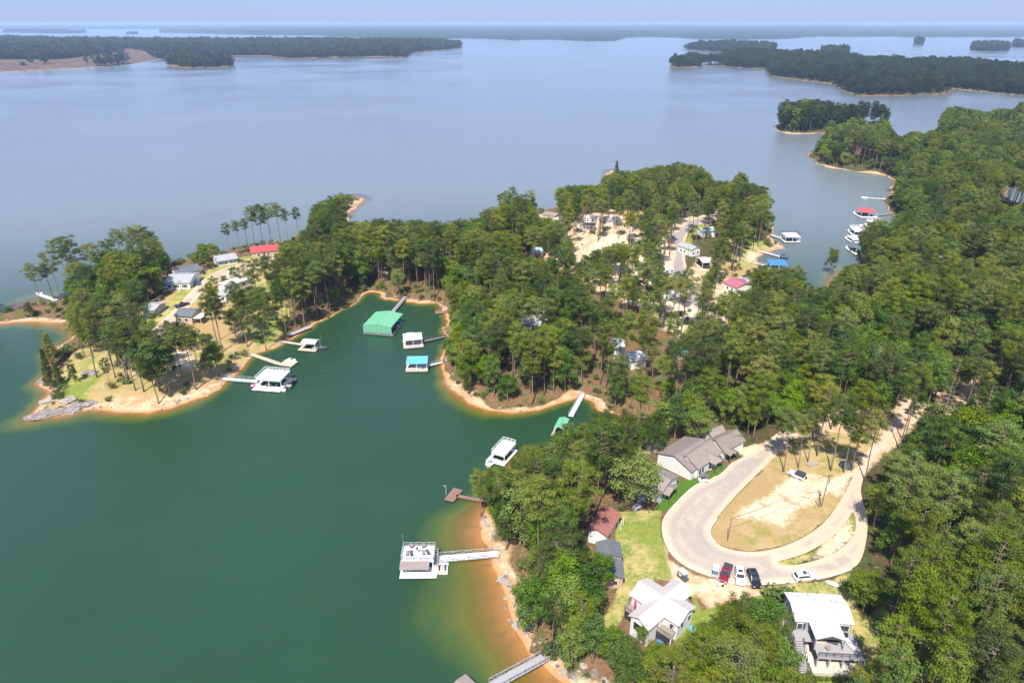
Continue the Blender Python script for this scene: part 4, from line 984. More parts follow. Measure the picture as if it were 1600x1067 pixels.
def dock(label, a, b, c, rz_, roof='flat', roofm=None, deckm=None, rise=0.7, ext=(0.6, 0.6, 0.8, 0.3), railm=None, name='boat_dock', postm=None, ridge='x', boats=0, fascia=None, furniture=False, group=None, lockers=True, skirt=None):
    """covered floating dock: roof corners a b c seen at height rz_ over the water; ext = deck beyond the roof (w,e,s,n)"""
    ce, rz, L, W, sg = rect(a, b, c, rz_, True)
    t = thing(name, label, 'boat dock', ce, rz, group); l, w = L/2, W/2; dm = deckm or M_woodtan; pm = postm or M_white
    # U shaped deck round one slip
    x0, x1, y0, y1 = -l-ext[0], l+ext[1], -w-ext[2], w+ext[3]; sw = min(1.3, L*.2)
    MB().box(x0, y0, .42, x1, y0+max(1.2, ext[2]+.7), .56).build('deck', dm, t)
    MB().box(x0, y1-1.2, .42, x1, y1, .56).build('deck', dm, t)
    MB().box(x0, y0+max(1.2, ext[2]+.7), .42, x0+sw, y1-1.2, .56).build('deck', dm, t); MB().box(x1-sw, y0+max(1.2, ext[2]+.7), .42, x1, y1-1.2, .56).build('deck', dm, t)
    for yy in (y0+.45, y1-.45): MB().box(x0+.1, yy-.35, -.3, x1-.1, yy+.35, .4).build('float', M_rubber, t)
    for sx in (-1, 0, 1):
        for sy in (-1, 1):
            if sx == 0 and L < 7: continue
            MB().box(sx*(l-.25)-.08, sy*(w-.25)-.08, .56, sx*(l-.25)+.08, sy*(w-.25)+.08, rz_-.1).build('post', pm, t)
    if roof == 'flat':
        MB().box(-l, -w, rz_-.18, l, w, rz_).build('roof_deck', roofm, t)
        MB().box(-l-.03, -w-.03, rz_-.5, l+.03, -w+.09, rz_-.02).build('fascia', fascia or M_white, t)
        MB().box(l-.09, -w+.1, rz_-.5, l+.03, w-.1, rz_-.02).build('fascia', fascia or M_white, t)
        if railm: rail(t, [(-l+.05,-w+.05),(l-.05,-w+.05),(l-.05,w-.05),(-l+.05,w-.05),(-l+.05,-w+.05)], rz_, railm)
    elif roof == 'gable':
        rf = gable(MB(), L, W, rz_, rise, .1, ridge).build('roof', roofm, t)
        cm = MB()
        if ridge == 'x': cm.bar((-l,0,rz_+rise+.02),(l,0,rz_+rise+.02),.25,.06)
        else: cm.bar((0,-w,rz_+rise+.02),(0,w,rz_+rise+.02),.25,.06)
        cm.build('ridge_cap', roofm, rf)
    elif roof == 'shed':
        MB().prismx([(-w, rz_-.25), (w, rz_+rise), (w, rz_+rise-.12), (-w, rz_-.37)], -l, l).build('roof', roofm, t)
    if skirt:
        MB().box(-l+.02, -w+.02, skirt, l-.02, -w+.1, rz_+.0).build('end_wall', roofm, t)
        if ridge == 'y': MB().prism([(-l+.02, rz_), (l-.02, rz_), (0, rz_+rise-.1)], -w+.02, -w+.1).build('gable_wall', roofm, t)
    if lockers:
        MB().box(x0+.1, y1-.9, .57, x0+1.6, y1-.2, 1.35).build('locker', M_white, t)
    # ladder
    m = MB(); m.bar((x1+.06,y0+.4,-.6),(x1+.06,y0+.4,1.3),.05); m.bar((x1+.06,y0+.9,-.6),(x1+.06,y0+.9,1.3),.05)
    for k in range(4): m.bar((x1+.06,y0+.4,-.3+.35*k),(x1+.06,y0+.9,-.3+.35*k),.04)
    m.build('ladder', M_metal, t)
    return t, ce, rz, L, W
def local(t, x, y, z=0):
    c, s = math.cos(t.rotation_euler.z), math.sin(t.rotation_euler.z); return Vector((t.location.x+c*x-s*y, t.location.y+s*x+c*y, t.location.z+z))
def boat_in(t, label, x, y, L, hull, trim, rot=0.0, canopy=None, z=0.0, beam=2.3):
    """a boat floating in the slip of dock t"""
    p = local(t, x, y, z); o = boat(label, (800,600), (801,600), hull, trim, beam, canopy, L); o.location = (p.x, p.y, z); o.rotation_euler = (0, 0, t.rotation_euler.z + rot); return o
def wheelset(t, xs, hw, r=.34, wd=.24):
    for x in xs:
        for s in (-1, 1):
            w_ = MB().tube([(x, s*hw-wd/2, r), (x, s*hw+wd/2, r)], [r, r], 14).build('wheel', M_rubber, t)
            MB().tube([(x, s*(hw+wd/2)-.01, r), (x, s*(hw+wd/2)+.015, r)], [r*.6, r*.6], 10).build('rim', M_metal, w_)
def lathe_body(prof, W, tuck=.12):
    """car body: side profile (x,z), cross section tucked in towards the top"""
    m = MB(); n = len(prof); zmax = max(z for _, z in prof); zb = min(z for _, z in prof)
    def yy(z): f = (z-zb)/(zmax-zb); return W/2*(1 - tuck*max(0, (f-.5)/.5)**1.2 - .04*(1-min(1, f/.3)))
    p = [(x, -yy(z), z) for x, z in prof] + [(x, yy(z), z) for x, z in prof]
    return m.poly(p, [tuple(range(n)), tuple(range(2*n-1, n-1, -1))] + [(i, (i+1) % n, (i+1) % n+n, i+n) for i in range(n)])
def glassband(t, prof, W, name='window'):
    m = MB(); n = len(prof); p = [(x, -W/2, z) for x, z in prof]+[(x, W/2, z) for x, z in prof]
    m.poly(p, [tuple(range(n)), tuple(range(2*n-1, n-1, -1))]+[(i, (i+1) % n, (i+1) % n+n, i+n) for i in range(n)]); return m.build(name, M_glass, t, bev=.02)
def car(label, rear, front, kind, paint, cat='car', name=None, topm=None, group=None):
    A, B = G(*rear, .8), G(*front, .8); c = (A+B)/2; z = gz(c.x, c.y)+.06; rz = math.atan2(B.y-A.y, B.x-A.x)
    t = thing(name or 'parked_car', label, cat, (c.x, c.y, z), rz, group); FOOT.append((c.x, c.y, 3.5))
    if kind in ('suv', 'jeep', 'sedan', 'pickup'):
        L = {'suv': 4.9, 'jeep': 4.4, 'sedan': 4.7, 'pickup': 5.8}[kind]; h = {'suv': 1.72, 'jeep': 1.85, 'sedan': 1.45, 'pickup': 1.85}[kind]; W = 1.92; l = L/2; bz = .98 if kind != 'sedan' else .85
        if kind == 'pickup': low = [(-l,.42),(-l,1.0),(-l*.22,1.05),(l*.45,1.1),(l*.93,1.0),(l,.8),(l,.4)]
        else: low = [(-l,.38),(-l*.985,bz),(-l*.5,bz+.04),(l*.4,bz+.03),(l*.9,bz-.1),(l,.62),(l,.36)]
        lathe_body(low, W, .05).build('body', paint, t, bev=.07)
        if kind == 'pickup':
            cab = [(-l*.2,1.0),(-l*.17,h),(l*.2,h),(l*.42,1.06)]
            lathe_body([(x, z_) for x, z_ in cab], W*.94, .14).build('cab', paint, t, bev=.05)
            glassband(t, [(-l*.17,1.16),(-l*.15,h-.16),(l*.19,h-.16),(l*.34,1.16)], W*.945, 'side_window')
            MB().poly([(l*.43,-W*.40,1.1),(l*.43,W*.40,1.1),(l*.225,W*.36,h-.06),(l*.225,-W*.36,h-.06)], [(0,1,2,3)]).build('windscreen', M_glass, t)
            MB().box(-l*.96, -W*.44, 1.0, -l*.24, W*.44, 1.09).build('bed_cover', topm or M_cover, t, bev=.03)
        else:
            if kind == 'jeep': cab = [(-l*.9,bz),(-l*.88,h),(l*.12,h),(l*.24,bz)]
            elif kind == 'suv': cab = [(-l*.93,bz),(-l*.80,h-.08),(-l*.5,h),(l*.08,h-.02),(l*.42,bz+.02)]
            else: cab = [(-l*.68,bz),(-l*.38,h),(l*.05,h),(l*.38,bz)]
            lathe_body(cab, W*.95, .16).build('cabin', topm or paint, t, bev=.05)
            gl_ = [(cab[0][0]+.16,bz+.1),(cab[1][0]+.12,h-.17),(cab[-2][0]-.02,h-.17),(cab[-1][0]-.24,bz+.1)]
            glassband(t, gl_, W*.93, 'side_window')
            a0, a1 = cab[-1], cab[-2]
            MB().poly([(a0[0]-.02,-W*.41,a0[1]+.06),(a0[0]-.02,W*.41,a0[1]+.06),(a1[0]+.07,W*.37,a1[1]-.07),(a1[0]+.07,-W*.37,a1[1]-.07)], [(0,1,2,3)]).build('windscreen', M_glass, t)
            b0, b1 = cab[0], cab[1]
            MB().poly([(b0[0]-.02,-W*.39,b0[1]+.1),(b0[0]-.02,W*.39,b0[1]+.1),(b1[0]-.03,W*.36,b1[1]-.08),(b1[0]-.03,-W*.36,b1[1]-.08)], [(0,3,2,1)]).build('rear_window', M_glass, t)
            if kind == 'suv':
                MB().box(-l*.3, -W*.24, h+.0, l*.02, W*.24, h+.012).build('sunroof', M_glass, t)
                for s in (-1, 1): MB().bar((-l*.7, s*W*.36, h+.03), (l*.02, s*W*.36, h+.05), .05).build('roof_rail', M_metal, t)
        for s in (-1, 1):
            MB().box(l-.03, s*W*.36-.17, .68, l+.02, s*W*.36+.17, .82).build('headlight', M_lamp, t); MB().box(-l-.02, s*W*.38-.12, .75, -l+.03, s*W*.38+.12, .98).build('tail_light', M_redlamp, t)
            MB().box(l*.3, s*(W*.5+.07)-.1, bz+.02, l*.3+.16, s*(W*.5+.07)+.1, bz+.18).build('mirror', paint, t)
        wheelset(t, (-l*.62, l*.62), W/2-.14, .38 if kind != 'sedan' else .33)
        if kind == 'jeep': MB().tube([(-l-.02,0,1.0),(-l-.26,0,1.0)], [.36,.36], 14).build('spare_wheel', M_rubber, t)
    else:   # golf cart
        L, W = 2.5, 1.2; l = L/2
        m = MB(); m.prism([(-l,.3),(-l,.62),(-.1,.62),(0,.36),(.55,.36),(.75,.78),(l,.7),(l,.3)], -W/2, W/2); m.build('body', paint, t, bev=.04)
        MB().box(-.75,-.5,.62,-.15,.5,.78).build('seat', M_cushion, t); MB().box(-.85,-.5,.75,-.72,.5,1.2).build('backrest', M_cushion, t)
        m = MB()
        for x in (-1.0, .72):
            for y in (-.52, .52): m.bar((x, y, .6), (x*.95, y, 1.85), .05)
        m.build('roof_frame', M_trim, t); MB().box(-1.15, -.62, 1.84, .85, .62, 1.9).build('roof', topm or M_white, t, bev=.02)
        MB().poly([(.74,-.5,.8),(.74,.5,.8),(.69,.5,1.8),(.69,-.5,1.8)], [(0,1,2,3)]).build('windscreen', M_glassblue, t)
        wheelset(t, (-.8, .85), .5, .23, .18)
    return t

# ---------------------------------------------------------------- houses by the loop road
# white roofed house with deck on the right
ce, rz, L, W, sg = rect((1242.2,972.4), (1335.7,976), (1311.8,926.7), 5.7)
t = thing('lake_house', 'large white metal roofed house with grey two storey deck below the loop road', 'house', ce, rz); FOOT.append((ce.x, ce.y-2, 10.5)); H1 = t
print('house1', L, W)
E = 5.7; walls(L, W, E, .9, 'x', .35).build('wall', M_greysid, t)
rf = gable(MB(), L, W, E, .9, .16, 'x').build('roof', M_roofwhite, t)
MB().bar((-L/2,0,E+.93),(L/2,0,E+.93),.3,.07).build('ridge_cap', M_roofwhite, rf)
for x, y in ((-.3,.28),(-.05,.15),(.22,.12),(.3,.1),(.28,-.12),(-.12,.38)):
    zz = E+.9*(1-abs(y*2)); MB().tube([(x*L,y*W,zz-.1),(x*L,y*W,zz+.4)],[.1,.1],6).build('vent_pipe', M_metal, rf)
px0, px1 = -L*.27, L*.235; pd = 3.9; pm_ = (px0+px1)/2; pw = px1-px0; y0 = -W/2
m = MB(); m.prism([(px0, E-.02), (pm_, E+1.0), (px1, E-.02), (px1, E-.16), (pm_, E+.85), (px0, E-.16)], y0-pd, y0+2.6); pr = m.build('porch_roof', M_roofwhite, t)
MB().bar((pm_, y0-pd, E+1.02), (pm_, y0+2.6, E+1.02), .25, .06).build('ridge_cap', M_roofwhite, pr)
MB().prism([(px0+.3, E-.2), (px1-.3, E-.2), (pm_, E+.8)], y0-pd+.25, y0-pd+.35).build('gable_board', M_trim, t)
Li, Wi = L-.7, W-.7
for sx in (-.84, .66, .84): window(t, 's', Li, Wi, sx*Li/2, 3.6, .85, 1.25, M_white, M_trim if sx < 0 else None)
for sx in (-.2, .25): MB().box(sx*Li/2-.9, -Wi/2-.06, 3.0, sx*Li/2+.9, -Wi/2+.02, 5.1).build('glass_door', M_glass, t)
for yy in (-.5, 0, .5): window(t, 'w', Li, Wi, yy*Wi/2, 3.6, .9, 1.1)
for yy in (-.4, .4): window(t, 'e', Li, Wi, yy*Wi/2, 3.6, .9, 1.1)
dk = 5.3; D0 = -L/2+.1; D1 = L/2+.4
MB().box(-L*.235, y0-dk, 2.85, D1, y0+.3, 3.0).build('deck', M_woodgrey, t)
MB().box(D0-.6, y0-2.0, 2.85, -L*.24, y0+.3, 3.0).build('deck', M_woodgrey, t)
rail(t, [(-L*.22, y0-dk+.08), (D1-.08, y0-dk+.08), (D1-.08, y0+.4)], 3.0, M_trim)
rail(t, [(D0-.55, y0+.3), (D0-.55, y0-1.9)], 3.0, M_trim)
MB().box(-L*.235, y0-dk-.03, 2.5, D1, y0-dk+.05, 2.84).build('rim_joist', M_greysid, t)
for sx in (-.22, -.02, .2, .5): MB().box(sx*L-.12, y0-dk+.1, -.8, sx*L+.12, y0-dk+.34, 2.5).build('post', M_greysid, t)
for sx in (px0+.2, px1-.2): MB().box(sx-.1, y0-pd+.15, 3.0, sx+.1, y0-pd+.35, E-.15).build('porch_post', M_greysid, t)
MB().box(-L*.3, y0-dk-1.0, -.6, L/2+.3, y0+.1, .12).build('patio', M_concrete, t)
for sx in (-.1, .12, .36): MB().box(sx*L-.85, -Wi/2-.07, .2, sx*L+.85, -Wi/2+.02, 2.2).build('patio_door', M_glass, t)
st = link('staircase', None, t)
for k in range(14):
    z = 3.0-.21*(k+1); MB().box(D0-.5, y0-2.05-.36*(k+1), z-.06, D0+1.1, y0-2.05-.36*k+.02, z).build('tread', M_woodgrey, st)
for x in (D0-.55, D0+1.15):
    m = MB(); m.bar((x, y0-2, 2.9), (x, y0-7.1, .0), .08, .3); m.bar((x, y0-2, 3.95), (x, y0-7.1, 1.0), .08)
    for k in range(6): m.bar((x, y0-2-k, 2.9-.57*k), (x, y0-2-k, 3.95-.57*k), .07)
    m.build('stair_rail', M_trim, st)
def item_on(t, x, y, z, name, label, cat, parts, rot=0.0, group=None):
    p = local(t, x, y, z); o = thing(name, label, cat, p, t.rotation_euler.z+rot, group)
    for nm, mb, mt in parts: mb.build(nm, mt, o)
    return o
def chair_parts(seatm, legm):
    legs = [('leg', MB().box(sx*.28-.03, sy*.28-.03, 0, sx*.28+.03, sy*.28+.03, .42), legm) for sx in (-1,1) for sy in (-1,1)]
    return [('seat', MB().box(-.32,-.32,.42,.32,.32,.52), seatm), ('backrest', MB().box(-.32,.26,.52,.32,.34,1.0), seatm)] + legs
def lounger_parts(m1, legm):
    return [('mattress', MB().box(-.33,-1.0,.32,.33,.3,.42).poly([(-.33,.3,.32),(.33,.3,.32),(.33,.95,.75),(-.33,.95,.75),(-.33,.3,.42),(.33,.3,.42),(.33,.92,.84),(-.33,.92,.84)],[(0,3,2,1),(4,5,6,7),(0,1,5,4),(1,2,6,5),(2,3,7,6),(3,0,4,7)]), m1)] + [('leg', MB().box(sx*.28-.03, y-.03, 0, sx*.28+.03, y+.03, .33), legm) for sx in (-1,1) for y in (-.9,.3)]
def sofa_parts(mm, w=1.9): return [('seat', MB().box(-w/2,-.4,.15,w/2,.4,.45), mm), ('backrest', MB().box(-w/2,.28,.45,w/2,.45,.85), mm), ('armrest', MB().box(-w/2-.12,-.4,.15,-w/2,.45,.65), mm), ('armrest', MB().box(w/2,-.4,.15,w/2+.12,.45,.65), mm)]
def table_parts(mm, legm, r=.6, h=.72): return [('tabletop', MB().tube([(0,0,h-.05),(0,0,h)],[r,r],16), mm), ('pedestal', MB().tube([(0,0,0),(0,0,h-.05)],[.06,.06],8), legm), ('foot', MB().tube([(0,0,0),(0,0,.05)],[r*.45,r*.45],10), legm)]
item_on(t, -L*.12, y0-2.3, 3.0, 'sofa', 'beige sofa under the porch gable of the white roofed house', 'sofa', sofa_parts(M_cushion))
item_on(t, L*.1, y0-2.0, 3.0, 'sofa', 'dark wicker sofa right of the beige one on the upper deck', 'sofa', sofa_parts(M_trim, 1.6), R(-20))
item_on(t, -L*.02, y0-3.6, 3.0, 'coffee_table', 'round table in front of the porch sofas on the upper deck', 'table', table_parts(M_wood, M_trim, .5, .45))
item_on(t, L*.36, y0-2.8, 3.0, 'hot_tub_cover', 'long white covered boat shaped thing on the right arm of the deck', 'covered tub', [('body', MB().box(-.45,-1.3,0,.45,1.3,.7), M_white), ('cover', MB().box(-.5,-1.35,.7,.5,1.35,.82), M_roofpink)], R(12))
item_on(t, L*.34, y0-.8, 3.0, 'grill', 'black grill at the house wall on the upper deck', 'grill', [('firebox', MB().box(-.5,-.28,.75,.5,.28,1.1), M_rubber), ('cart', MB().box(-.45,-.25,0,.45,.25,.74), M_trim)])
for k, (x, y, lb) in enumerate(((-.34,-3.0,'white patio chair nearest the outdoor stairs'),(-.3,-4.4,'white patio chair in front of the stair foot'),(.06,-3.2,'white patio chair under the middle of the upper deck'))):
    item_on(t, x*L, y0+y, .12, 'patio_chair', lb, 'chair', chair_parts(M_white, M_white), k*.7)
for k in range(9):
    p = local(t, -L*.25+k*L*.088, y0-dk-1.9); HED = p
    pass
for k in range(5):
    p = local(t, D0+.3+.15*(k%2), y0-8.0-k*.95); o = tag(MB().tube([(0,0,-.1),(0,0,.06)],[.36,.34],9).build('stepping_stone', M_paver), 'pale stepping stone number %d out from the foot of the deck stairs' % (k+1), 'stepping stone', 'stepping stones at the stair foot'); o.location = (p.x, p.y, gz(p.x, p.y)); 
    o['label'] = ['pale stepping stone touching the foot of the deck stairs', 'second stepping stone out from the deck stairs', 'middle stone of the stepping stone path', 'fourth stepping stone, almost at the path end', 'last stepping stone farthest from the deck stairs'][k]
p = local(t, -L*.2, W/2+1.2); o = thing('storage_box', 'low grey storage box behind the white roofed house', 'box', (p.x, p.y, gz(p.x,p.y)), rz); MB().box(-1.0,-.6,0,1.0,.6,1.1).build('body', M_greysid, o); MB().box(-1.1,-.7,1.1,1.1,.7,1.2).build('lid', M_roofslate, o)

W_H1 = W
# cross shaped house
E = 4.3
c1, r1, L1, W1, _ = rect((982.5,930), (1061,979.3), (1092.8,948.2), E); c2, r2, L2, W2, _ = rect((990.5,955.5), (1042,910), (1075,931), E)
print('cross', L1, W1, L2, W2, math.degrees(r1), math.degrees(r2))
c0 = (c1+c2)/2; c0.z = gz(c0.x, c0.y); t = thing('cross_shaped_house', 'white house with pale cross shaped roof and brown deck left of the parked cars', 'house', c0, r1); FOOT.append((c0.x, c0.y, 10.5))
o1 = Matrix.Rotation(-r1, 2) @ Vector((c1.x-c0.x, c1.y-c0.y)); o2 = Matrix.Rotation(-r1, 2) @ Vector((c2.x-c0.x, c2.y-c0.y)); dr = r2-r1
L1, L2 = L1, max(L2, 14.0)
for (of, rr, l_, w_, zz) in ((o1, 0, L1, W1, 0), (o2, dr, L2, W2, .004)):
    walls(l_, w_, E, 1.3, 'x', .45).build('wall', M_siding, t, loc=(of.x, of.y, 0), rz=rr)
    rf = gable(MB(), l_, w_, E+zz, 1.3, .15, 'x').build('roof', M_roofpink, t, loc=(of.x, of.y, 0), rz=rr)
    MB().bar((-l_/2,0,E+1.32+zz),(l_/2,0,E+1.32+zz),.26,.06).build('ridge_cap', M_roofpink, rf)
def wnd(t, of, rr, L_, W_, side, tt, z, ww=.9, wh=1.1):
    h = link('window_bay', None, t, (of.x, of.y, 0), rr); window(h, side, L_-.9, W_-.9, tt, z, ww, wh); 
    for ch in list(h.children): ch.parent = t; ch.location = (of.x, of.y, 0); ch.rotation_euler = (0,0,rr)
    bpy.data.objects.remove(h)
wnd(t, o1, 0, L1, W1, 'e', -1.2, 2.2); wnd(t, o1, 0, L1, W1, 'e', 1.4, 2.2, 1.0); wnd(t, o1, 0, L1, W1, 's', L1*.36, 2.2); wnd(t, o1, 0, L1, W1, 'w', 0, 2.2, 1.5, 1.2); wnd(t, o2, dr, L2, W2, 'e', 0, 2.2, 1.2); wnd(t, o2, dr, L2, W2, 'w', 0, 1.8, 2.4, 1.8)
# deck along the south west side
Ri = Matrix.Rotation(-r1, 2)
def loc2(px, py, dz): q = G(px, py, dz); v = Ri @ Vector((q.x-c0.x, q.y-c0.y)); return v
dA, dB, dC = loc2(975,953,2.0), loc2(1047,999,2.0), loc2(1052,984,2.0)
ang = math.atan2(dB.y-dA.y, dB.x-dA.x); dl = (dB-dA).length
dkm = MB(); dkm.box(0, 0, 1.85, dl, 4.2, 2.0); dd_ = dkm.build('deck', M_wood, t, loc=(dA.x, dA.y, 0), rz=ang)
MB().box(.1, .1, -.8, dl-.1, .18, 1.84).build('skirt_boards', M_dark, dd_)
rail(dd_, [(.05,2.6),(.05,.05),(dl-.05,.05)], 2.0, M_wood)
for k in range(5): MB().box(k*dl/4.05+.02, .2, -.8, k*dl/4.05+.2, .38, 3.9 if 0 < k < 4 else 2.0).build('post', M_white, dd_)
rf_ = c0
def at2(px, py, dz): q = G(px, py, dz); return q
for (px_, py_, nm, lb, ct, pr_) in ((1047,980,'patio_chair','grey chair on the brown deck by the house corner','chair',chair_parts(M_trim,M_trim)),(1054,986,'patio_chair','white chair at the right end of the brown deck','chair',chair_parts(M_white,M_trim)),(1000,962,'patio_table','dark table under the left roof wing on the brown deck','table',table_parts(M_wood,M_trim,.7))):
    q = G(px_, py_, 2.0); o = thing(nm, lb, ct, (q.x, q.y, gz(c0.x,c0.y)+2.0), .6)
    for n_, mb_, mt_ in pr_: mb_.build(n_, mt_, o)
q = G(993, 949, 2.5); o = tag(MB().box(-.12,-.35,0,.12,.35,2.6).build('banner', M_pink), 'tall magenta banner on the left wall of the cross shaped house', 'banner'); o.location = (q.x-.2, q.y-.3, gz(c0.x,c0.y)+2.0)
q = G(1089,987,.3); o = thing('paddling_pool', 'pale turquoise paddling pool beside the cross shaped house', 'pool', (q.x,q.y,gz(q.x,q.y))); MB().tube([(0,0,0),(0,0,.4)],[.95,1.0],16).build('wall', M_greenpale, o); MB().tube([(0,0,.36),(0,0,.41)],[.85,.85],16).build('water', M_teal, o)
q = G(1082,979,.3); o = thing('tarp_heap', 'turquoise folded tarp behind the paddling pool', 'tarp', (q.x,q.y,gz(q.x,q.y))); MB().dome((0,0,0),.8,9,3,.5).build('cloth', M_teal, o)
q = G(1032,1000,.3); o = thing('tarp_heap', 'small blue tarp heap in front of the brown deck', 'tarp', (q.x,q.y,gz(q.x,q.y))); MB().dome((0,0,0),.7,9,3,.55).build('cloth', M_blue, o)

# three grey roofed houses on the upper left of the loop
t, L, W, ce, rz = house('grey_roofed_house', 'big white house with brownish grey roof and dark screened porch beside the loop', (1081,735), (1025,708.6), (1066,681.8), 3.4, 2.0, M_roofgrey, M_siding, 'y', wins=(('s',-.5,1,1.1,1.2),), doors=(), vents=1)
l, w = L/2, W/2
print('b3', L, W)
# its front edge (a-b) faces the lower left: screened porch and deck there
MB().box(l-.4-5.2, -w-.1+.4, .6, l-.6, -w+.5, 2.7).build('screen_porch', M_glass, t)
for k in range(6): MB().box(l-.6-k*1.0-.05, -w+.22, .4, l-.6-k*1.0+.05, -w+.34, 3.2).build('porch_post', M_trim, t)
MB().box(-l, -w-1.6, .5, l-1, -w+.4, .66).build('deck', M_wood, t); rail(t, [(l-1,-w-1.5),(-l+.1,-w-1.5)], .66, M_trim)
t, L, W, ce, rz = house('grey_roofed_wing', 'taupe roofed front wing with pillared entrance beside the narrow green lawn', (1091,731.5), (1129,706), (1094,688), 3.4, 2.3, M_roofgrey2, M_siding, 'x', wins=(('s',-.75,.9,.9,1.3),('s',-.5,.9,.9,1.3),('w',0,1,1.0,1.2),('s',.75,.9,.9,1.3)), doors=(('s',.15),), vents=1, foot=True)
pr = MB().prism([(-.4,3.2),(1.6,4.3),(3.6,3.2),(3.6,3.08),(1.6,4.16),(-.4,3.08)], -W/2-1.9, -W/2+1.5).build('porch_roof', M_roofgrey2, t)
MB().prism([(-.2,3.1),(3.4,3.1),(1.6,4.1)], -W/2-1.75, -W/2-1.68).build('porch_gable', M_siding, t)
posts(t, [(-.1,-W/2-1.6),(3.3,-W/2-1.6)], -.4, 3.1, M_trim, .22); MB().box(-.6,-W/2-1.9,-.5,3.8,-W/2+.35,.22).build('porch_slab', M_concrete, t)
t, L, W, ce, rz = house('grey_roofed_house', 'long brownish grey roofed house farthest along the left side of the loop', (1131,704.5), (1166,687), (1143,668), 3.2, 2.0, M_roofgrey, M_siding, 'x', wins=(('s',-.6,1,1.0,1.2),('e',0,1,1.0,1.2)), doors=(('s',-.2),), vents=1)
MB().prism([(-4.6,3.0),(-2.9,3.8),(-1.2,3.0),(-1.2,2.9),(-2.9,3.68),(-4.6,2.9)], -W/2-2.3, -W/2+1.2).build('porch_roof', M_roofgrey, t); posts(t, [(-4.4,-W/2-2.1),(-1.4,-W/2-2.1)], -.4, 2.9, M_trim, .2)
t, L, W, ce, rz = house('grey_roofed_wing', 'brownish grey roofed rear wing under the pines behind the long house', (1113,686), (1137,679), (1113,668.5), 3.3, 1.9, M_roofgrey2, M_siding, 'x', vents=0)
t, L, W, ce, rz = house('grey_roofed_bungalow', 'small white bungalow with taupe roof behind the round leafy tree', (1033,771.5), (1062,743), (1026,722), 3.2, 1.8, M_roofgrey2, M_siding, 'y', wins=(('s',-.6,.9,.9,1.2),('s',.55,.9,.8,1.2),('w',-.3,1,1,1.2)), doors=(('s',.05),), vents=2)
MB().prism([(-L*.36,2.9),(-L*.12,3.6),(L*.12,2.9),(L*.12,2.78),(-L*.12,3.46),(-L*.36,2.78)], -W/2-1.5, -W/2+1.2).build('porch_roof', M_roofgrey2, t); posts(t, [(-L*.33,-W/2-1.35),(L*.1,-W/2-1.35)], -.4, 2.85, M_trim, .18); MB().box(-L*.38,-W/2-1.6,-.5,L*.14,-W/2+.3,.2).build('porch_slab', M_concrete, t)
# red brown roof and slate roof
t, L, W, ce, rz = house('red_roofed_house', 'long faded red brown roofed house half under the shore trees', (949.5,840), (971.5,801), (943,785), 3.2, 1.1, M_roofred, M_siding, 'x', wins=(('s',-.5,1,1,1.1),('s',.1,1,1,1.1)), doors=(('s',.6),), vents=1)
posts(t, [(L*.28,-W/2-.7),(L*.46,-W/2-.7)], -.3, 3.0, M_white, .14)
t, L, W, ce, rz = house('slate_roofed_house', 'dark grey roofed house below the red brown roof at the lawn edge', (934,872.5), (974,870.5), (963,845), 3.2, .9, M_roofslate, M_tan, 'y', wins=(('e',0,1,1,1.1),), vents=1, inset=.3)
t, L, W, ce, rz = house('slate_roofed_wing', 'small tan end wing with dark grey roof and one square window', (940,903), (976,903.5), (968,873), 3.0, .7, M_roofslate, M_brick, 'y', wins=(('s',.25,1,.9,1.0),), vents=0, inset=.3)

# ---------------------------------------------------------------- houses of the western point
V = []
house('white_village_house', 'white house with light grey roof at the western point track, boat parked in front', (255,443.5), (296,441), (303,426), 3.2, 1.6, M_rooflight, M_siding, 'x', wins=(('s',-.75,1,1.2,1.2),('s',-.1,1,1.2,1.2),('s',.6,1,1,1.2)), doors=(('e',.2),), shut=M_trim)
house('dark_roofed_house', 'dark slate roofed white house right behind the light grey roofed one', (284,428), (317,418.8), (307,411), 3.2, 1.5, M_roofslate, M_siding, 'x', wins=(('s',.2,1,1,1.2),('s',.55,1,1,1.2),('s',.82,1,1,1.2)), shut=M_trim)
house('long_grey_house', 'long low grey roofed house on the green lawn of the western point', (338,408.5), (372,402), (366.5,395.5), 2.9, 1.2, M_rooflight, M_siding, 'x', wins=(('s',-.7,1,1,1.1),('s',-.2,1,1,1.1),('s',.35,1,1,1.1),('s',.75,1,1,1.1)), shut=M_trim)
house('bright_red_roofed_house', 'house with bright red metal roof at the pine row', (391,394.5), (437,389.5), (430,382.5), 3.0, 1.1, M_redmetal, M_tan, 'x', wins=(('s',-.5,1,1,1.1),('s',.2,1,1,1.1)), doors=(('s',-.1),))
t, L, W, ce, rz = house('dark_roofed_bungalow', 'slate grey roofed bungalow with white carport awning in the village', (271,494), (299.7,496), (314,482.5), 3.2, 1.4, M_roofslate, M_tan, 'x', wins=(('s',-.5,1,1,1.1),('s',.3,1,1,1.1)))
MB().box(L/2, -W*.45, 2.3, L/2+3.2, W*.2, 2.42).build('carport_roof', M_white, t); posts(t, [(L/2+3.0,-W*.42),(L/2+3.0,W*.17)], -.3, 2.3, M_white, .12)
house('grey_roofed_shed', 'small grey roofed shed left of the village track', (220,485), (241,485), (243,471.5), 2.8, .9, M_rooflight, M_greysid, 'x', vents=0, cat='shed')
house('white_roofed_trailer', 'long white mobile home across the track in the village trees', (354,449), (393,435.5), (388,426), 3.0, .6, M_roofwhite, M_siding, 'x', wins=(('s',-.7,1,1,1),('s',-.2,1,1,1),('s',.4,1,1,1)), vents=0, cat='mobile home')
house('pale_roofed_cabin', 'small pale roofed cabin below the white mobile home', (338,462), (353,463), (352,450), 2.8, .7, M_rooflight, M_siding, 'x', vents=0, wins=(('s',.3,1,1,1),), cat='cabin')
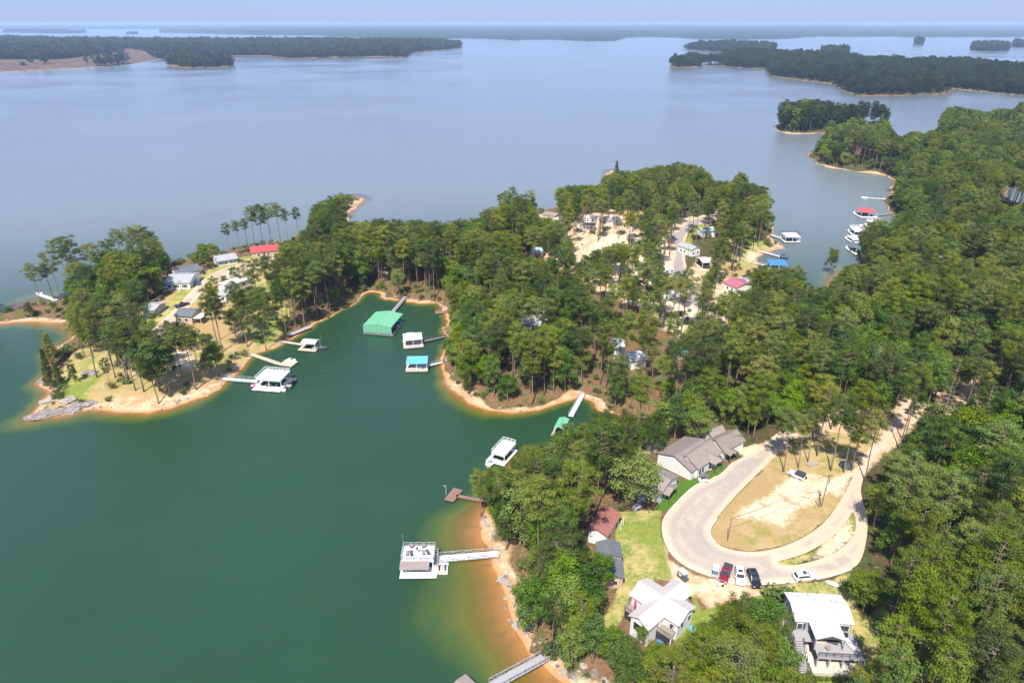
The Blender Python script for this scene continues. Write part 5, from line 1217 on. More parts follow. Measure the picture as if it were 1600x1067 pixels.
# middle peninsula
house('blue_grey_house', 'blue grey roofed house alone in the peninsula woods', (808,507), (844,508.6), (840,492), 3.2, 1.4, M_rooflight, M_siding, 'x', wins=(('s',-.4,1,1,1.1),('s',.4,1,1,1.1)))
house('white_cabin', 'white cabin just behind the blue grey roofed house', (836,488), (858,490), (858,478), 3.0, .7, M_roofwhite, M_siding, 'x', vents=0, wins=(('s',0,1,1,1.1),), cat='cabin')
house('white_barn', 'white roofed barn under trees behind the near cove', (958,548), (978,548), (976,529), 3.2, .9, M_roofwhite, M_siding, 'y', vents=0, cat='barn')
house('white_barn', 'lower white roofed barn right of its twin in the trees', (985,566), (1012,562), (1006,545), 3.2, .9, M_roofwhite, M_siding, 'x', vents=0, wins=(('s',0,1,1,1),), cat='barn')
house('blue_roofed_shed', 'faded blue roofed shed among pines right of the white barns', (1056,552), (1076,550), (1074,538), 2.8, .8, M_teal, M_greysid, 'x', vents=0, cat='shed')
house('pale_green_roofed_house', 'pale green roofed house at the left edge of the middle clearing', (823,396), (847,397), (852,387), 3.2, 1.5, M_greenpale, M_tan, 'x', wins=(('s',-.3,1,1,1.1),('s',.4,1,1,1.1)))
house('white_mobile_home', 'left one of two white mobile homes on the pale clearing', (911,341), (938,341), (938,337), 3.0, .5, M_roofwhite, M_siding, 'x', vents=0, wins=(('s',-.5,1,1,1),('s',.2,1,1,1)), cat='mobile home')
house('white_mobile_home', 'right one of two white mobile homes on the pale clearing', (947,342), (973,342), (972,338), 3.0, .5, M_roofwhite, M_siding, 'x', vents=0, wins=(('s',-.5,1,1,1),('s',.3,1,1,1)), cat='mobile home')
house('brown_trimmed_cabin', 'low brown and white cabin below the left mobile home', (906,352), (931,352), (931,348), 2.8, .7, M_roofgrey, M_siding, 'x', vents=0, wins=(('s',-.5,.8,1,1),('s',.0,.8,1,1),('s',.5,.8,1,1)), cat='cabin')
house('tan_lake_cabin', 'tan cabin with grey roof at the outer shore notch', (846,336), (868,337), (866,332), 2.9, .9, M_roofgrey2, M_tan, 'x', vents=0, wins=(('s',0,.9,1,1),), cat='cabin')
house('pale_green_roofed_barn', 'pale green roofed white house at the fork of the grey lane', (1098,362.5), (1120,362), (1118,354), 3.2, 1.2, M_greenpale, M_siding, 'x', wins=(('s',-.3,1,1,1),))
house('tall_white_house', 'white house with grey roof beside the small lawn at the lane', (1081,391), (1096,389), (1097,376), 3.6, 1.2, M_rooflight, M_siding, 'y', wins=(('s',-.5,1,.9,1.2),('s',.5,1,.9,1.2),('w',0,1,1,1.1),('w',.5,1,1,1.1)))
t, L, W, ce, rz = house('blue_roofed_carport', 'white and blue roofed carport with dark open front', (1098,410), (1114,410.5), (1113,402), 3.4, .8, M_roofwhite, M_dark, 'x', vents=0, cat='carport', inset=1.0)
posts(t, [(-L*.46,-W*.46),(L*.46,-W*.46),(-L*.46,W*.46),(L*.46,W*.46)], -.3, 3.3, M_white, .16)
house('plum_roofed_house', 'white house with plum red metal roof near the inlet docks', (1129,439.5), (1151,448.5), (1168,441.5), 3.2, 1.2, M_plum, M_siding, 'x', wins=(('s',-.3,1,1,1.1),('s',.4,1,1,1.1)))
house('grey_roofed_boathouse', 'grey roofed shed right of the plum red roof', (1171,443), (1189,443), (1188,434), 2.9, .8, M_rooflight, M_tan, 'x', vents=0, cat='shed')
house('red_roofed_lodge', 'red roofed lodge in the trees of the upper right headland', (1326,234), (1346,235), (1345,231.5), 3.6, 2.2, M_redmetal, M_cinnamon, 'x', vents=0, wins=(('s',-.4,1,1.4,1.4),('s',.4,1,1.4,1.4)), cat='lodge')
house('small_red_cabin', 'small red brown cabin right of the red roofed lodge', (1352,236), (1366,236), (1365,233), 3.0, 1.2, M_cinnamon, M_cinnamon, 'x', vents=0, cat='cabin')
house('white_hillside_house', 'white roofed house in the woods of the right shore', (1467,405), (1493,405), (1493,398), 3.4, .9, M_roofwhite, M_siding, 'x', vents=0, wins=(('s',0,1,1,1),))
house('tan_roofed_house', 'grey tan roofed house at the far right edge of the woods', (1588,375), (1612,372), (1609,362), 3.2, 1.2, M_roofgrey2, M_tan, 'x', vents=0)

# ---------------------------------------------------------------- docks and boats
t, ce, rz, L, W = dock('big white two level party dock with rooftop lounge near the beach', (626,875.5), (677.5,875), (680,852), 3.1, 'flat', M_white, M_white, ext=(.1,.7,2.6,.1), railm=M_metal, lockers=False); D1 = t; l, w = L/2, W/2
print('dock1', L, W)
MB().poly([(-l-.1,-w-.05,3.0),(l+.1-1.0,-w-.05,3.0),(l-.9,-w-2.0,2.35),(-l-.1,-w-2.0,2.35),(-l-.1,-w-.05,2.9),(l-.9,-w-.05,2.9),(l-.9,-w-2.0,2.25),(-l-.1,-w-2.0,2.25)], [(0,3,2,1),(4,5,6,7),(0,1,5,4),(1,2,6,5),(2,3,7,6),(3,0,4,7)]).build('awning', M_roofgrey2, t)
MB().box(-l+.8,-w+.3,.56,l-1.4,w-1.0,2.4).build('cabin', M_siding, t); MB().box(-.9,-w+.24,.6,1.2,-w+.31,2.2).build('cabin_door', M_glass, t)
stt = link('dock_stairs', None, t)
for k in range(10): MB().box(l+.05, w-.5-k*.42-.4, 3.0-.26*(k+1)-.05, l+.75, w-.5-k*.42, 3.0-.26*(k+1)).build('tread', M_woodgrey, stt)
for k, (x, y, lb) in enumerate(((-.33,-.1,'leftmost lounge chair on the white dock roof'),(-.2,-.12,'second lounge chair from the left on the white dock roof'),(.16,-.06,'lounge chair right of the rooftop umbrella'),(.3,-.04,'rightmost lounge chair on the white dock roof'))):
    item_on(t, x*L, y*W, 3.1, 'lounge_chair', lb, 'lounge chair', lounger_parts(M_trim if k % 2 else M_wood, M_trim), 3.14+.15*k, 'lounge chairs on the white dock roof')
item_on(t, -.02*L, -.05*W, 3.1, 'umbrella', 'closed dark umbrella in the middle of the white dock roof', 'umbrella', [('pole', MB().tube([(0,0,0),(0,0,2.2)],[.04,.04],6), M_metal), ('canopy', MB().tube([(0,0,1.1),(0,0,1.6),(0,0,2.15)],[.22,.3,.05],8), M_trim), ('base', MB().tube([(0,0,0),(0,0,.08)],[.35,.35],10), M_concrete)])
for x, lb in ((-.24,'left round bistro table at the back railing of the white dock'),(.13,'right round bistro table at the back railing of the white dock')):
    item_on(t, x*L, .38*W, 3.1, 'bistro_table', lb, 'table', table_parts(M_roofgrey2, M_trim, .62))
item_on(t, -l, w+.05, .5, 'flagpole', 'thin white pole at the back left corner of the white dock', 'pole', [('pole', MB().tube([(0,0,0),(0,0,5.6)],[.05,.035],8), M_metal), ('cap', MB().dome((0,0,5.6),.08), M_metal)])
gangway('white truss gangway from the white party dock to the beach', (684,873.5), (779,867), M_white, w=2.0, railmat=M_metal)
for (x, lb, mt) in ((686.6,'red and white jet ski on the white float',M_orange),(695.8,'blue jet ski on the white float',M_teal)):
    A = Wt(x, 887.5, .2); t = thing('jet_ski_float', 'white float under the ' + ('red jet ski' if mt is M_orange else 'blue jet ski'), 'float', (A.x, A.y, 0), 0)
    MB().box(-.58,-1.75,.05,.58,1.75,.24).build('deck', M_white, t, bev=.05); MB().box(-.5,-1.6,-.25,.5,1.6,.04).build('pontoon', M_greysid, t)
    jetski(lb, (x, 893), (x, 881), mt)
# brown swim platform
ce, rz, L, W, _ = rect((694,780), (708.5,784), (720.8,764.8), .55, True); t = thing('swim_platform', 'red brown square swim platform in the near lake', 'dock', ce, rz)
n = int(L/.5)
for k in range(n): MB().box(-L/2+k*L/n+.01, -W/2, .45, -L/2+(k+1)*L/n-.012, W/2, .55+.006*(k % 2)).build('board', M_woodbrown, t)
MB().box(-L/2+.1,-W/2+.1,-.2,L/2-.1,W/2-.1,.44).build('float', M_rubber, t)
gangway('narrow brown walkway from the swim platform into the trees', (713,774), (768,787), M_woodbrown, False, 1.1)
p = Wt(695, 772, .5); t = thing('dock_lamp', 'thin white lamp pole on the corner of the brown swim platform', 'lamp', (p.x+.35, p.y, .45)); MB().tube([(0,0,0),(0,0,2.7)],[.05,.04],6).build('pole', M_white, t); MB().bar((0,0,2.7),(-.4,0,2.8),.06).build('arm', M_white, t); MB().dome((-.4,0,2.72),.14).build('lamp_head', M_lamp, t)
t, ce, rz, L, W = dock('white flat roofed dock half hidden by the shore trees', (768,706), (788.5,712), (806,692), 3.0, 'flat', M_white, M_white, railm=M_white, ext=(1.2,.4,1.2,.3))
boat('white motorboat moored at the tree hidden white dock', (772,716), (761,729), M_white, M_greysid, 2.3)
for k, (x, y, lb) in enumerate(((-.2,.1,'white chair on the left of the tree hidden dock roof'),(.15,.2,'white chair at the back of the tree hidden dock roof'))): item_on(t, x*L, y*W, 3.0, 'deck_chair', lb, 'chair', chair_parts(M_white, M_metal), k)
t, ce, rz, L, W = dock('small dark green roofed dock at the near inlet mouth', (865,668), (881,671), (892,655), 2.8, 'gable', M_green, M_woodtan, rise=.5, ridge='y')
gangway('white gangway of the green roofed dock at the near inlet', (892,650), (911,617), M_white, w=1.6, railmat=M_metal)
# green boathouse
t, ce, rz, L, W = dock('big boathouse with green metal roof in the cove', (566.9,508), (611.2,511.5), (628,490), 4.0, 'gable', M_green, M_woodgrey, rise=.9, ridge='y', skirt=1.0, ext=(.0,.3,.0,.3), name='boathouse'); BH = t
MB().box(-L/2+.02,-W/2+.1,1.0,-L/2+.1,W/2-.1,4.0).build('side_wall', M_green, t)
boat_in(t, 'white motorboat in the right slip of the green boathouse', L*.22, -W*.1, 6.5, M_white, M_greysid, -1.57); boat_in(t, 'blue hulled boat in the middle slip of the green boathouse', -L*.05, W*.05, 6.2, M_carblue, M_cushion, -1.57)
item_on(t, L*.47, W*.1, .56, 'deck_chair', 'white chair on the open side of the green boathouse', 'chair', chair_parts(M_white, M_white), 1.2); item_on(t, L*.47, -W*.15, .56, 'deck_chair', 'blue chair at the front of the green boathouse side', 'chair', chair_parts(M_carblue, M_trim), 1.8)
gangway('long grey gangway from the green boathouse to the sandy cove head', (613,488), (634.4,463), M_woodgrey, w=2.0, railmat=M_trim)
t, ce, rz, L, W = dock('white roofed dock right of the green boathouse', (630.5,531.5), (660.3,529), (659.7,520), 3.4, 'shed', M_roofwhite, M_woodtan, rise=.3, ext=(.2,.2,1.2,.3))
MB().box(-L*.3, W*.1, 3.72, L*.05, W*.5, 3.95).build('roof_hatch', M_white, t)
boat_in(t, 'white pontoon boat under the white roof of the cove dock', 0, 0, 7.0, M_white, M_cinnamon, 0, M_white); rail(t, [(-L/2,-W/2-1.1),(L/2,-W/2-1.1)], .56, M_white)
gangway('thin dark gangway of the white roofed cove dock', (661,533.5), (695.5,528), M_woodgrey, w=1.1, railmat=M_trim)
t, ce, rz, L, W = dock('dock with turquoise blue metal roof', (634,567.5), (667.5,567), (668,557.6), 3.3, 'shed', M_teal, M_woodtan, rise=.4, ext=(.1,.1,1.0,.3))
boat_in(t, 'white boat under the turquoise roof', -.6, 0, 6.6, M_white, M_roofred, 0); rail(t, [(-L/2,-W/2-.9),(L/2,-W/2-.9)], .56, M_white)
gangway('short pale gangway of the turquoise roofed dock', (668.5,571.5), (692,568), M_white, w=1.2, railmat=M_metal)
ce = Wt(689,487,.5); t = thing('raft', 'small wooden raft with chairs at the back right of the cove', 'raft', ce, .2); t.location.z = 0
for k in range(7): MB().box(-2.4+k*.7,-1.6,.3,-1.72+k*.7,1.6,.42).build('board', M_woodbrown, t)
MB().box(-2.3,-1.5,-.2,2.4,1.5,.29).build('float', M_rubber, t)
item_on(t, -.6, 0, .42, 'raft_chair', 'red brown chair on the small raft', 'chair', chair_parts(M_cinnamon, M_white), .3); item_on(t, 1.0, .3, .42, 'raft_chair', 'white chair on the small raft', 'chair', chair_parts(M_white, M_white), 2.3)
# party dock of the west point
t, ce, rz, L, W = dock('white railed sun deck dock with pale green trim beside the western beach', (398.5,592), (438.5,595), (449,579), 3.3, 'flat', M_white, M_white, railm=M_white, fascia=M_greenpale, ext=(.4,.4,2.4,.3)); l, w = L/2, W/2
boat_in(t, 'dark pontoon boat moored at the right end of the railed sun deck dock', l+1.6, .2, 6.5, M_trim, M_greysid, 1.57, M_trim)
item_on(t, -l*.1, -w+.7, .56, 'sofa', 'dark sofa under the railed sun deck', 'sofa', sofa_parts(M_trim, 2.0)); item_on(t, l*.5, -w+.7, .56, 'deck_chair', 'blue chair under the right of the railed sun deck', 'chair', chair_parts(M_carblue, M_trim))
def inflatable(label, p, q, m1, m2, wd=1.5):
    A, B = Wt(*p, .2), Wt(*q, .2); d = B-A; c = (A+B)/2; t = thing('inflatable', label, 'inflatable', (c.x, c.y, 0), math.atan2(d.y, d.x)); l = d.length/2
    MB().tube([(-l,-wd*.4,.2),(-l*.3,-wd*.5,.22),(l*.6,-wd*.45,.22),(l,0,.3),(l*.6,wd*.45,.22),(-l*.3,wd*.5,.22),(-l,wd*.4,.2),(-l,-wd*.4,.2)],[.22]*8,8).build('tube', m1, t, smooth=True); MB().box(-l*.95,-wd*.4,.1,l*.6,wd*.4,.24).build('floor', m2, t); MB().box(-l*.4,-.3,.24,-l*.1,.3,.7).build('backrest', m1, t)
inflatable('cyan inflatable floating at the left front of the railed dock', (397,609), (410,605), M_cyan, M_white); inflatable('orange topped inflatable beside the cyan one', (413,607), (424,606), M_orange, M_white); inflatable('magenta and white inflatable at the gangway corner', (392,603), (406,600), M_pink, M_white)
ce = Wt(432,609,.4); t = thing('swim_float', 'long white swim float along the front of the railed dock', 'float', ce, .05); t.location.z = 0; MB().box(-3,-.7,.0,3,.7,.4).build('deck', M_white, t, bev=.08); MB().box(-2.8,-.6,-.3,2.8,.6,-.01).build('pontoon', M_greysid, t)
gangway('white truss gangway from the western beach to the railed dock', (402,596), (344,592), M_white, w=1.9, railmat=M_metal)
# bent pier with a jet ski
gangway('long tan pier angling out from the western point', (437,568.5), (392,554.5), M_woodtan, False, 1.8, name='pier')
ce, rz, L, W, _ = rect((435,570), (455,573), (463,564), .55, True); t = thing('pier_platform', 'tan platform at the end of the angled pier', 'dock', ce, rz)
MB().box(-L/2,-W/2,.42,L/2,W/2,.55).build('deck', M_woodtan, t); MB().box(-L/2+.1,-W/2+.1,-.2,L/2-.1,W/2-.1,.41).build('float', M_rubber, t)
boat('white skiff at the end of the angled pier', (449,561), (462,564), M_white, M_white, 1.9); 
t, ce, rz, L, W = dock('pale arched roof dock in the upper left of the cove', (469,536), (492,538), (501,530.5), 2.9, 'gable', M_roofpink, M_woodtan, rise=.6, ext=(.8,.4,1.2,.3))
boat_in(t, 'dark bowed speedboat at the arched roof dock', L*.5+.6, 0, 6.0, M_trim, M_white, .1); item_on(t, L/2+.3, W/2, .56, 'flagpole', 'thin pole on the arched roof dock', 'pole', [('pole', MB().tube([(0,0,0),(0,0,4.6)],[.05,.03],6), M_metal), ('cap', MB().dome((0,0,4.6),.07), M_metal)])
gangway('pinkish wooden walkway to the arched roof dock', (474,538.5), (437,534), M_woodtan, False, 1.4)
gangway('weathered grey landing stage built along the cove bank', (485,510), (451,526), M_woodgrey, False, 2.2, z0=.9, name='pier')
gangway('short white pier at the far western shore behind the leaning pine', (61,460), (88,471), M_white, False, 1.8, name='pier')
boat('small white boat tied at the far western pier', (58,457.5), (66,459), M_white, M_white, 1.8)
# right hand inlet
t, ce, rz, L, W = dock('white double deck dock off the lawn of the middle peninsula', (1227.5,369.5), (1251.5,369.5), (1249.5,363.5), 3.6, 'flat', M_white, M_white, railm=M_trim, ext=(.2,.2,.6,.2))
boat_in(t, 'dark boat under the double deck dock', 0, 0, 6, M_trim, M_greysid); gangway('white gangway from the lawn to the double deck dock', (1227,375), (1204,368.5), M_white, w=1.8, railmat=M_metal)
t, ce, rz, L, W = dock('dock with bright red roof on the right shore of the inlet', (1346.5,331.5), (1371.5,331.5), (1370,325.5), 3.6, 'shed', M_redmetal, M_white, rise=.4, ext=(.5,.2,1.6,.2))
boat_in(t, 'white pontoon boat in the red roofed dock', -.5, -1.0, 7, M_white, M_trim, 0, M_trim); gangway('grey gangway of the red roofed dock', (1371,337), (1397,334), M_woodgrey, w=1.5, railmat=M_metal)
t, ce, rz, L, W = dock('white dock tucked against the right shore below the red roof', (1364,349), (1388,348), (1387,343), 3.2, 'flat', M_white, M_white, railm=M_white); boat_in(t, 'dark canopied boat in the tucked white dock', 0, -.5, 6.5, M_white, M_trim, 0, M_trim)
t, ce, rz, L, W = dock('long white dock beneath the red roofed one', (1335,361), (1361,362), (1360,355), 3.0, 'flat', M_white, M_white, railm=M_white); item_on(t, L*.2, W*.2, 3.0, 'dock_tent', 'rounded white canopy on top of the long white dock', 'canopy', [('cover', MB().dome((0,0,1.2),1.9,12,4,.5), M_white), ('frame', MB().tube([(0,0,0),(0,0,1.3)],[.08,.08],6), M_metal)])
t, ce, rz, L, W = dock('low white open dock nearest the pines on the right shore', (1332,374), (1353,374), (1353,368), 2.0, 'flat', M_white, M_white); boat('white speedboat beside the low open dock', (1330,379), (1345,379.5), M_white, M_greysid, 2.2)
t, ce, rz, L, W = dock('dock with dark gable roof under the right shore pines', (1338,389), (1353,389), (1354,380), 3.0, 'gable', M_roofslate, M_white, rise=1.0, ridge='y', ext=(.8,.3,2.0,.3)); boat_in(t, 'black boat under the dark gable dock', 0, -.5, 6, M_black, M_greysid)
gangway('thin white pier reaching left from the sandy spot of the inlet', (1352,309), (1384,312), M_white, False, 1.5, name='pier'); ce = Wt(1351,308.6,.5); t = thing('swim_float', 'small white float at the tip of the thin inlet pier', 'float', ce, 0); t.location.z = 0; MB().box(-2,-2,.1,2,2,.5).build('deck', M_white, t); MB().box(-1.8,-1.8,-.3,1.8,1.8,.09).build('pontoon', M_rubber, t)
boat('dark blue covered boat at the lower lawn gangway', (1220,401), (1232,403), M_carblue, M_cover, 2.6, M_cover); gangway('white gangway at the lower edge of the lawn', (1218,401), (1184,391.5), M_white, w=1.7, railmat=M_metal)
t, ce, rz, L, W = dock('dock with bright blue roof between the lawn and the inlet pines', (1204,413.5), (1232,414), (1231,407), 3.2, 'shed', M_blue, M_white, rise=.3, ext=(.2,.2,1.4,.2)); boat_in(t, 'white boat under the bright blue roof', 0, -.3, 6.5, M_white, M_plum)
gangway('white gangway of the bright blue roofed dock', (1204,417), (1176,411), M_white, w=1.6, railmat=M_metal)
# bottom edge
t, ce, rz, L, W = dock('grey roofed dock cut by the bottom edge of the picture', (702,1073), (722,1092), (746,1069), 3.0, 'gable', M_roofgrey2, M_woodgrey, rise=.3)
gangway('weathered grey truss bridge at the bottom beach', (768,1072), (851,1031), M_woodgrey, w=1.9, deckmat=M_woodgrey, railmat=M_woodgrey, z0=.8)
# ---------------------------------------------------------------- vehicles
car('black suv at the right of the parked row below the loop', (1173,889), (1184,917), 'suv', M_black, 'suv')
car('white pickup with dark bed glass between the red truck and black suv', (1155,885), (1157.5,913), 'suv', M_carwhite, 'suv')
car('red pickup truck with black bed cover parked on the loop', (1138.5,882), (1129.5,907), 'pickup', M_carred, 'pickup truck', 'pickup_truck')
car('white roofed golf cart left of the red pickup', (1118.5,886), (1116.5,901), 'cart', M_greysid, 'golf cart', 'golf_cart')
car('white suv parked alone on the lower branch of the loop', (1245,901), (1272,898), 'suv', M_carwhite, 'suv')
car('white jeep style car with black top on the dirt above the loop', (1255,745), (1236,737.5), 'jeep', M_carwhite, 'off road car', topm=M_cover)
car('dark golf cart with white roof on bare ground by the cross shaped house', (1061,893.5), (1073,905), 'cart', M_trim, 'golf cart', 'golf_cart', topm=M_white)
car('black and white golf cart at the narrow lawn tip', (1105,748), (1093.5,748.5), 'cart', M_white, 'golf cart', 'golf_cart', topm=M_roofslate)
car('black golf cart under the porch of the farthest grey roofed house', (1145,706.5), (1137,711.5), 'cart', M_trim, 'golf cart', 'golf_cart', topm=M_trim)
car('dark blue car beside the village track', (308,437.5), (311,446.5), 'sedan', M_carblue, 'car')
car('black pickup truck behind the slate roofed bungalow', (278,478), (291,474), 'pickup', M_black, 'pickup truck', 'pickup_truck')
car('dark utility vehicle on the grass left of the village track', (247,468), (255,465.5), 'cart', M_trim, 'utility vehicle', 'utility_vehicle', topm=M_trim)
boat('grey pontoon boat on a trailer in front of the light grey roofed house', (255,458.5), (271,455), M_greysid, M_cushion, 2.3, M_rooflight, z=.6, wz=False)
def trailer(label, a, b, W=2.4, H=2.7, mat=None, name='camper_trailer', cat='camper'):
    A, B = G(*a, 1.5), G(*b, 1.5); c = (A+B)/2; L = (B-A).xy.length; t = thing(name, label, cat, (c.x, c.y, gz(c.x, c.y)), math.atan2(B.y-A.y, B.x-A.x)); FOOT.append((c.x, c.y, L/2+1.5))
    MB().prism([(-L/2,.5),(L/2-.5,.5),(L/2,1.1),(L/2-.25,H),(-L/2,H)], -W/2, W/2).build('body', mat or M_white, t, bev=.08)
    MB().box(-L*.1,-.3,H,L*.1,.3,H+.25).build('roof_unit', M_white, t)
    for x in (-.3, .25): window(t, 's', L, W, x*L, 1.3, .9, .6, M_trim)
    wheelset(t, (-L*.05, L*.1), W/2-.1, .34); MB().bar((L/2,0,.5),(L/2+1.1,0,.45),.12).build('tow_bar', M_trim, t); return t
trailer('white camper trailer in the trees of the western point', (175,517), (189,513)); trailer('lower white camper trailer beside its neighbour on the point', (183,528), (199,524))
trailer('white camper trailer at the end of the lane', (1035,465), (1054,460)); trailer('white camper beside the clearing pines', (870,344), (881,341)); trailer('white camper trailer parked by the lane bend', (1037,425), (1050,422))
trailer('pale utility trailer on the village track edge', (356,428), (369,425), 2.2, 2.2)
q = G(1125.5,910.5,.3); t = thing('small_trailer', 'small white folding trailer behind the red pickup', 'trailer', q, .4)
MB().box(-1.0,-.7,.35,1.0,.7,.5).build('bed', M_white, t); MB().box(-1.0,-.7,.5,-.9,.7,1.0).build('tailgate', M_white, t); MB().box(-1,-.7,.5,1,-.62,.85).build('side_panel', M_white, t); MB().bar((1.0,0,.4),(2.0,0,.4),.08).build('tow_bar', M_trim, t)
for s in (-1, 1): MB().tube([(0,s*.78-.08,.28),(0,s*.78+.08,.28)],[.28,.28],12).build('wheel', M_rubber, t)
q = G(1301,911,.3); t = thing('overturned_canoe', 'small white overturned boat on the grass edge below the loop', 'boat', q, -.6); MB().tube([(-1.5,0,.12),(-.8,0,.2),(0,0,.25),(.8,0,.2),(1.5,0,.12)],[.05,.42,.5,.42,.05],10).build('hull', M_white, t, smooth=True); MB().box(-.4,-.5,.05,.4,.5,.12).build('seat', M_trim, t)
# poles
def pole(label, foot, tip, arm=False, trans=False, r=.14, mat=None, name='utility_pole', cat='pole', lean=0):
    p = G(*foot); H = solve_h2(p.x, p.y, p.z, tip[1]); t = thing(name, label, cat, p)
    MB().tube([(0,0,-.8),(lean,0,H)],[r,r*.7],8).build('pole', mat or M_pole, t)
    if arm:
        ca = MB().bar((-1.1,0,H-.6),(1.1,0,H-.6),.12); c_ = ca.build('crossarm', M_pole, t)
        for x in (-.95,0,.95): MB().tube([(x,0,H-.54),(x,0,H-.34)],[.06,.04],6).build('insulator', M_paver, c_)
    if trans: MB().tube([(.32,-.1,H-2.4),(.32,-.1,H-1.5)],[.26,.26],10).build('transformer', M_metal, t)
    return t, p, H
def solve_h2(x, y, z, ty):
    lo, hi = 0.5, 45
    for _ in range(30):
        m_ = (lo + hi) / 2
        if project(x, y, z + m_)[1] > ty: lo = m_
        else: hi = m_
    return lo
t1, pA, hA = pole('tall utility pole with transformer on the grass inside the loop', (1283,792), (1291,740), True, True, lean=.15)
t2, pB, hB = pole('slim dark pole in the dry grass at the left of the loop island', (1137,845), (1142,809), False, r=.12)
pole('short leaning stub pole beside the transformer pole', (1281,792), (1277,772), False, r=.13, lean=-.9)
pole('utility pole in front of the farthest grey roofed house', (1151.5,701), (1157,677), True, r=.12)
pole('light pole at the village track bend', (380,420), (379,402), False, r=.12, name='light_pole'); pole('pole beside the white village house', (284,455), (283,438), True, r=.12)
pole('tall pale pole beside the carport of the middle peninsula', (1114,418), (1118,372), True, r=.14); pole('pole at the lane fork of the middle peninsula', (1072,425), (1073,385), False, r=.13)
wr = MB()
for s in (-.9, .9):
    a = Vector((pA.x+s, pA.y, pA.z+hA-.35)); b = Vector((pB.x, pB.y, pB.z+hB-.1)); prev = a
    for k in range(1, 11):
        f = k/10; q = a.lerp(b, f) - Vector((0,0,1.2*math.sin(math.pi*f))); wr.bar(prev, q, .035); prev = q
tag(wr.build('power_line', M_rubber), 'thin black wires between the two poles of the loop island', 'wire')
# wood stack and tarp under the pines
q = G(1268,725); t = thing('lumber_pile', 'pile of pale timber under the pines above the loop', 'lumber', q, .3)
for k in range(11): MB().box(-1.8+.1*(k%3), -.9+.18*(k%6)*1.7, .02+.22*(k//6), 1.7, -.72+.18*(k%6)*1.7, .22+.22*(k//6)).build('plank', M_woodtan if k % 2 else M_paver, t)
q = G(1322,728); t = thing('scrap_heap', 'dark tarpaulin covered heap beside the sandy road', 'heap', q, .5); MB().dome((0,0,0),1.9,11,4,.7).build('tarpaulin', M_cover, t); MB().bar((-2,-1,.2),(1.5,-1.4,.9),.12).bar((-1.5,-1.3,.1),(2.2,-.6,.5),.12).build('board', M_woodgrey, t)
q = G(1006,781); t = thing('patio_heap', 'grey garden furniture heap under the round leafy tree', 'furniture', q, .2); MB().box(-1.5,-.6,0,.2,.6,.7).build('table', M_greysid, t); MB().box(.5,-.5,0,1.4,.4,.5).build('bench', M_trim, t)
q = G(994,795); t = thing('garden_trailer', 'small grey garden trailer at the corner of the yellow lawn', 'trailer', q, .7); MB().box(-1.2,-.7,.4,1.2,.7,.8).build('bed', M_greysid, t); MB().bar((1.2,0,.5),(2.2,0,.4),.08).build('tow_bar', M_trim, t)
for s in (-1, 1): MB().tube([(0,s*.8-.08,.3),(0,s*.8+.08,.3)],[.3,.3],12).build('wheel', M_rubber, t)

# ---------------------------------------------------------------- boulders
def rock(label, px, py, r, sq=.5, seed=0, group=None, ex=1.0, rz=0, mt=None):
    q = G(px, py); rr = np.random.default_rng(seed); m = MB(); n, mm = 11, 6; pts = []
    for j in range(mm+1):
        th = -.35 + j/mm*(math.pi/2+.35)
        for k in range(n):
            a = 2*math.pi*k/n; q_ = 1 + .22*rr.normal() * (1 if j < mm else 0) * .7
            pts.append((r*ex*math.cos(a)*math.cos(th)*q_, r*math.sin(a)*math.cos(th)*q_, r*sq*math.sin(th)*q_))
    fs = [(j*n+k, j*n+(k+1) % n, (j+1)*n+(k+1) % n, (j+1)*n+k) for j in range(mm) for k in range(n)]
    m.poly(pts, fs); o = m.build('boulder', mt or M_rock); tag(o, label, 'boulder', group); o.location = q; o.rotation_euler = (0,0,rz); return o
rock('long dark rock slab at the tip of the western point', 62,650, 2.3, .25, 1, None, 2.1, .25); rock('flat purple grey slab right of the tip slab', 82,644, 2.5, .3, 2, None, 1.9, .3)
rock('flat rock ledge above the sand on the western point', 104,640, 2.4, .3, 3, None, 1.8, .2); rock('dark ledge where the rocks meet the beach', 130,632, 2.3, .35, 4, None, 1.8, .35)
rock('big rounded pale grey boulder on the western point', 82,626, 2.2, .55, 5, None, 1.9, .5, M_paver); rock('striped white boulder right of the pale one', 108,624, 1.7, .6, 6, None, 1.4, .4, M_paver); rock('grey rock under the shrubs of the western point', 140,584, 2.2, .4, 7, None, 1.5)
rock('low dark rock at the waterline left of the shrubs', 66,596, 1.6, .4, 8)
rnd = random.Random(5); NBR = [(757,808),(755,816),(761,822),(752,826),(783,903),(787,908),(791,901),(795,910),(788,914),(812,964),(806,975),(880,1050),(893,1056),(905,1048),(918,1060),(930,1052),(899,1063),(945,1062),(871,1040),(912,1040)]
ORDR = sorted(range(len(NBR)), key=lambda k: NBR[k][1]*1000+NBR[k][0])
for k, (px, py) in enumerate(NBR):
    rock(['first','second','third','fourth','fifth','sixth','seventh','eighth','ninth','tenth','eleventh','twelfth','thirteenth','fourteenth','fifteenth','sixteenth','seventeenth','eighteenth','nineteenth','last'][ORDR.index(k)] + ' pale rock down the near beach, counted from the top', px, py, rnd.uniform(.3, .8), .6, 20+k, 'rocks along the near beach bank', 1.2, rnd.random()*3, M_paver if k % 3 else M_rock)
print('objects', round(time.time() - T0, 1))

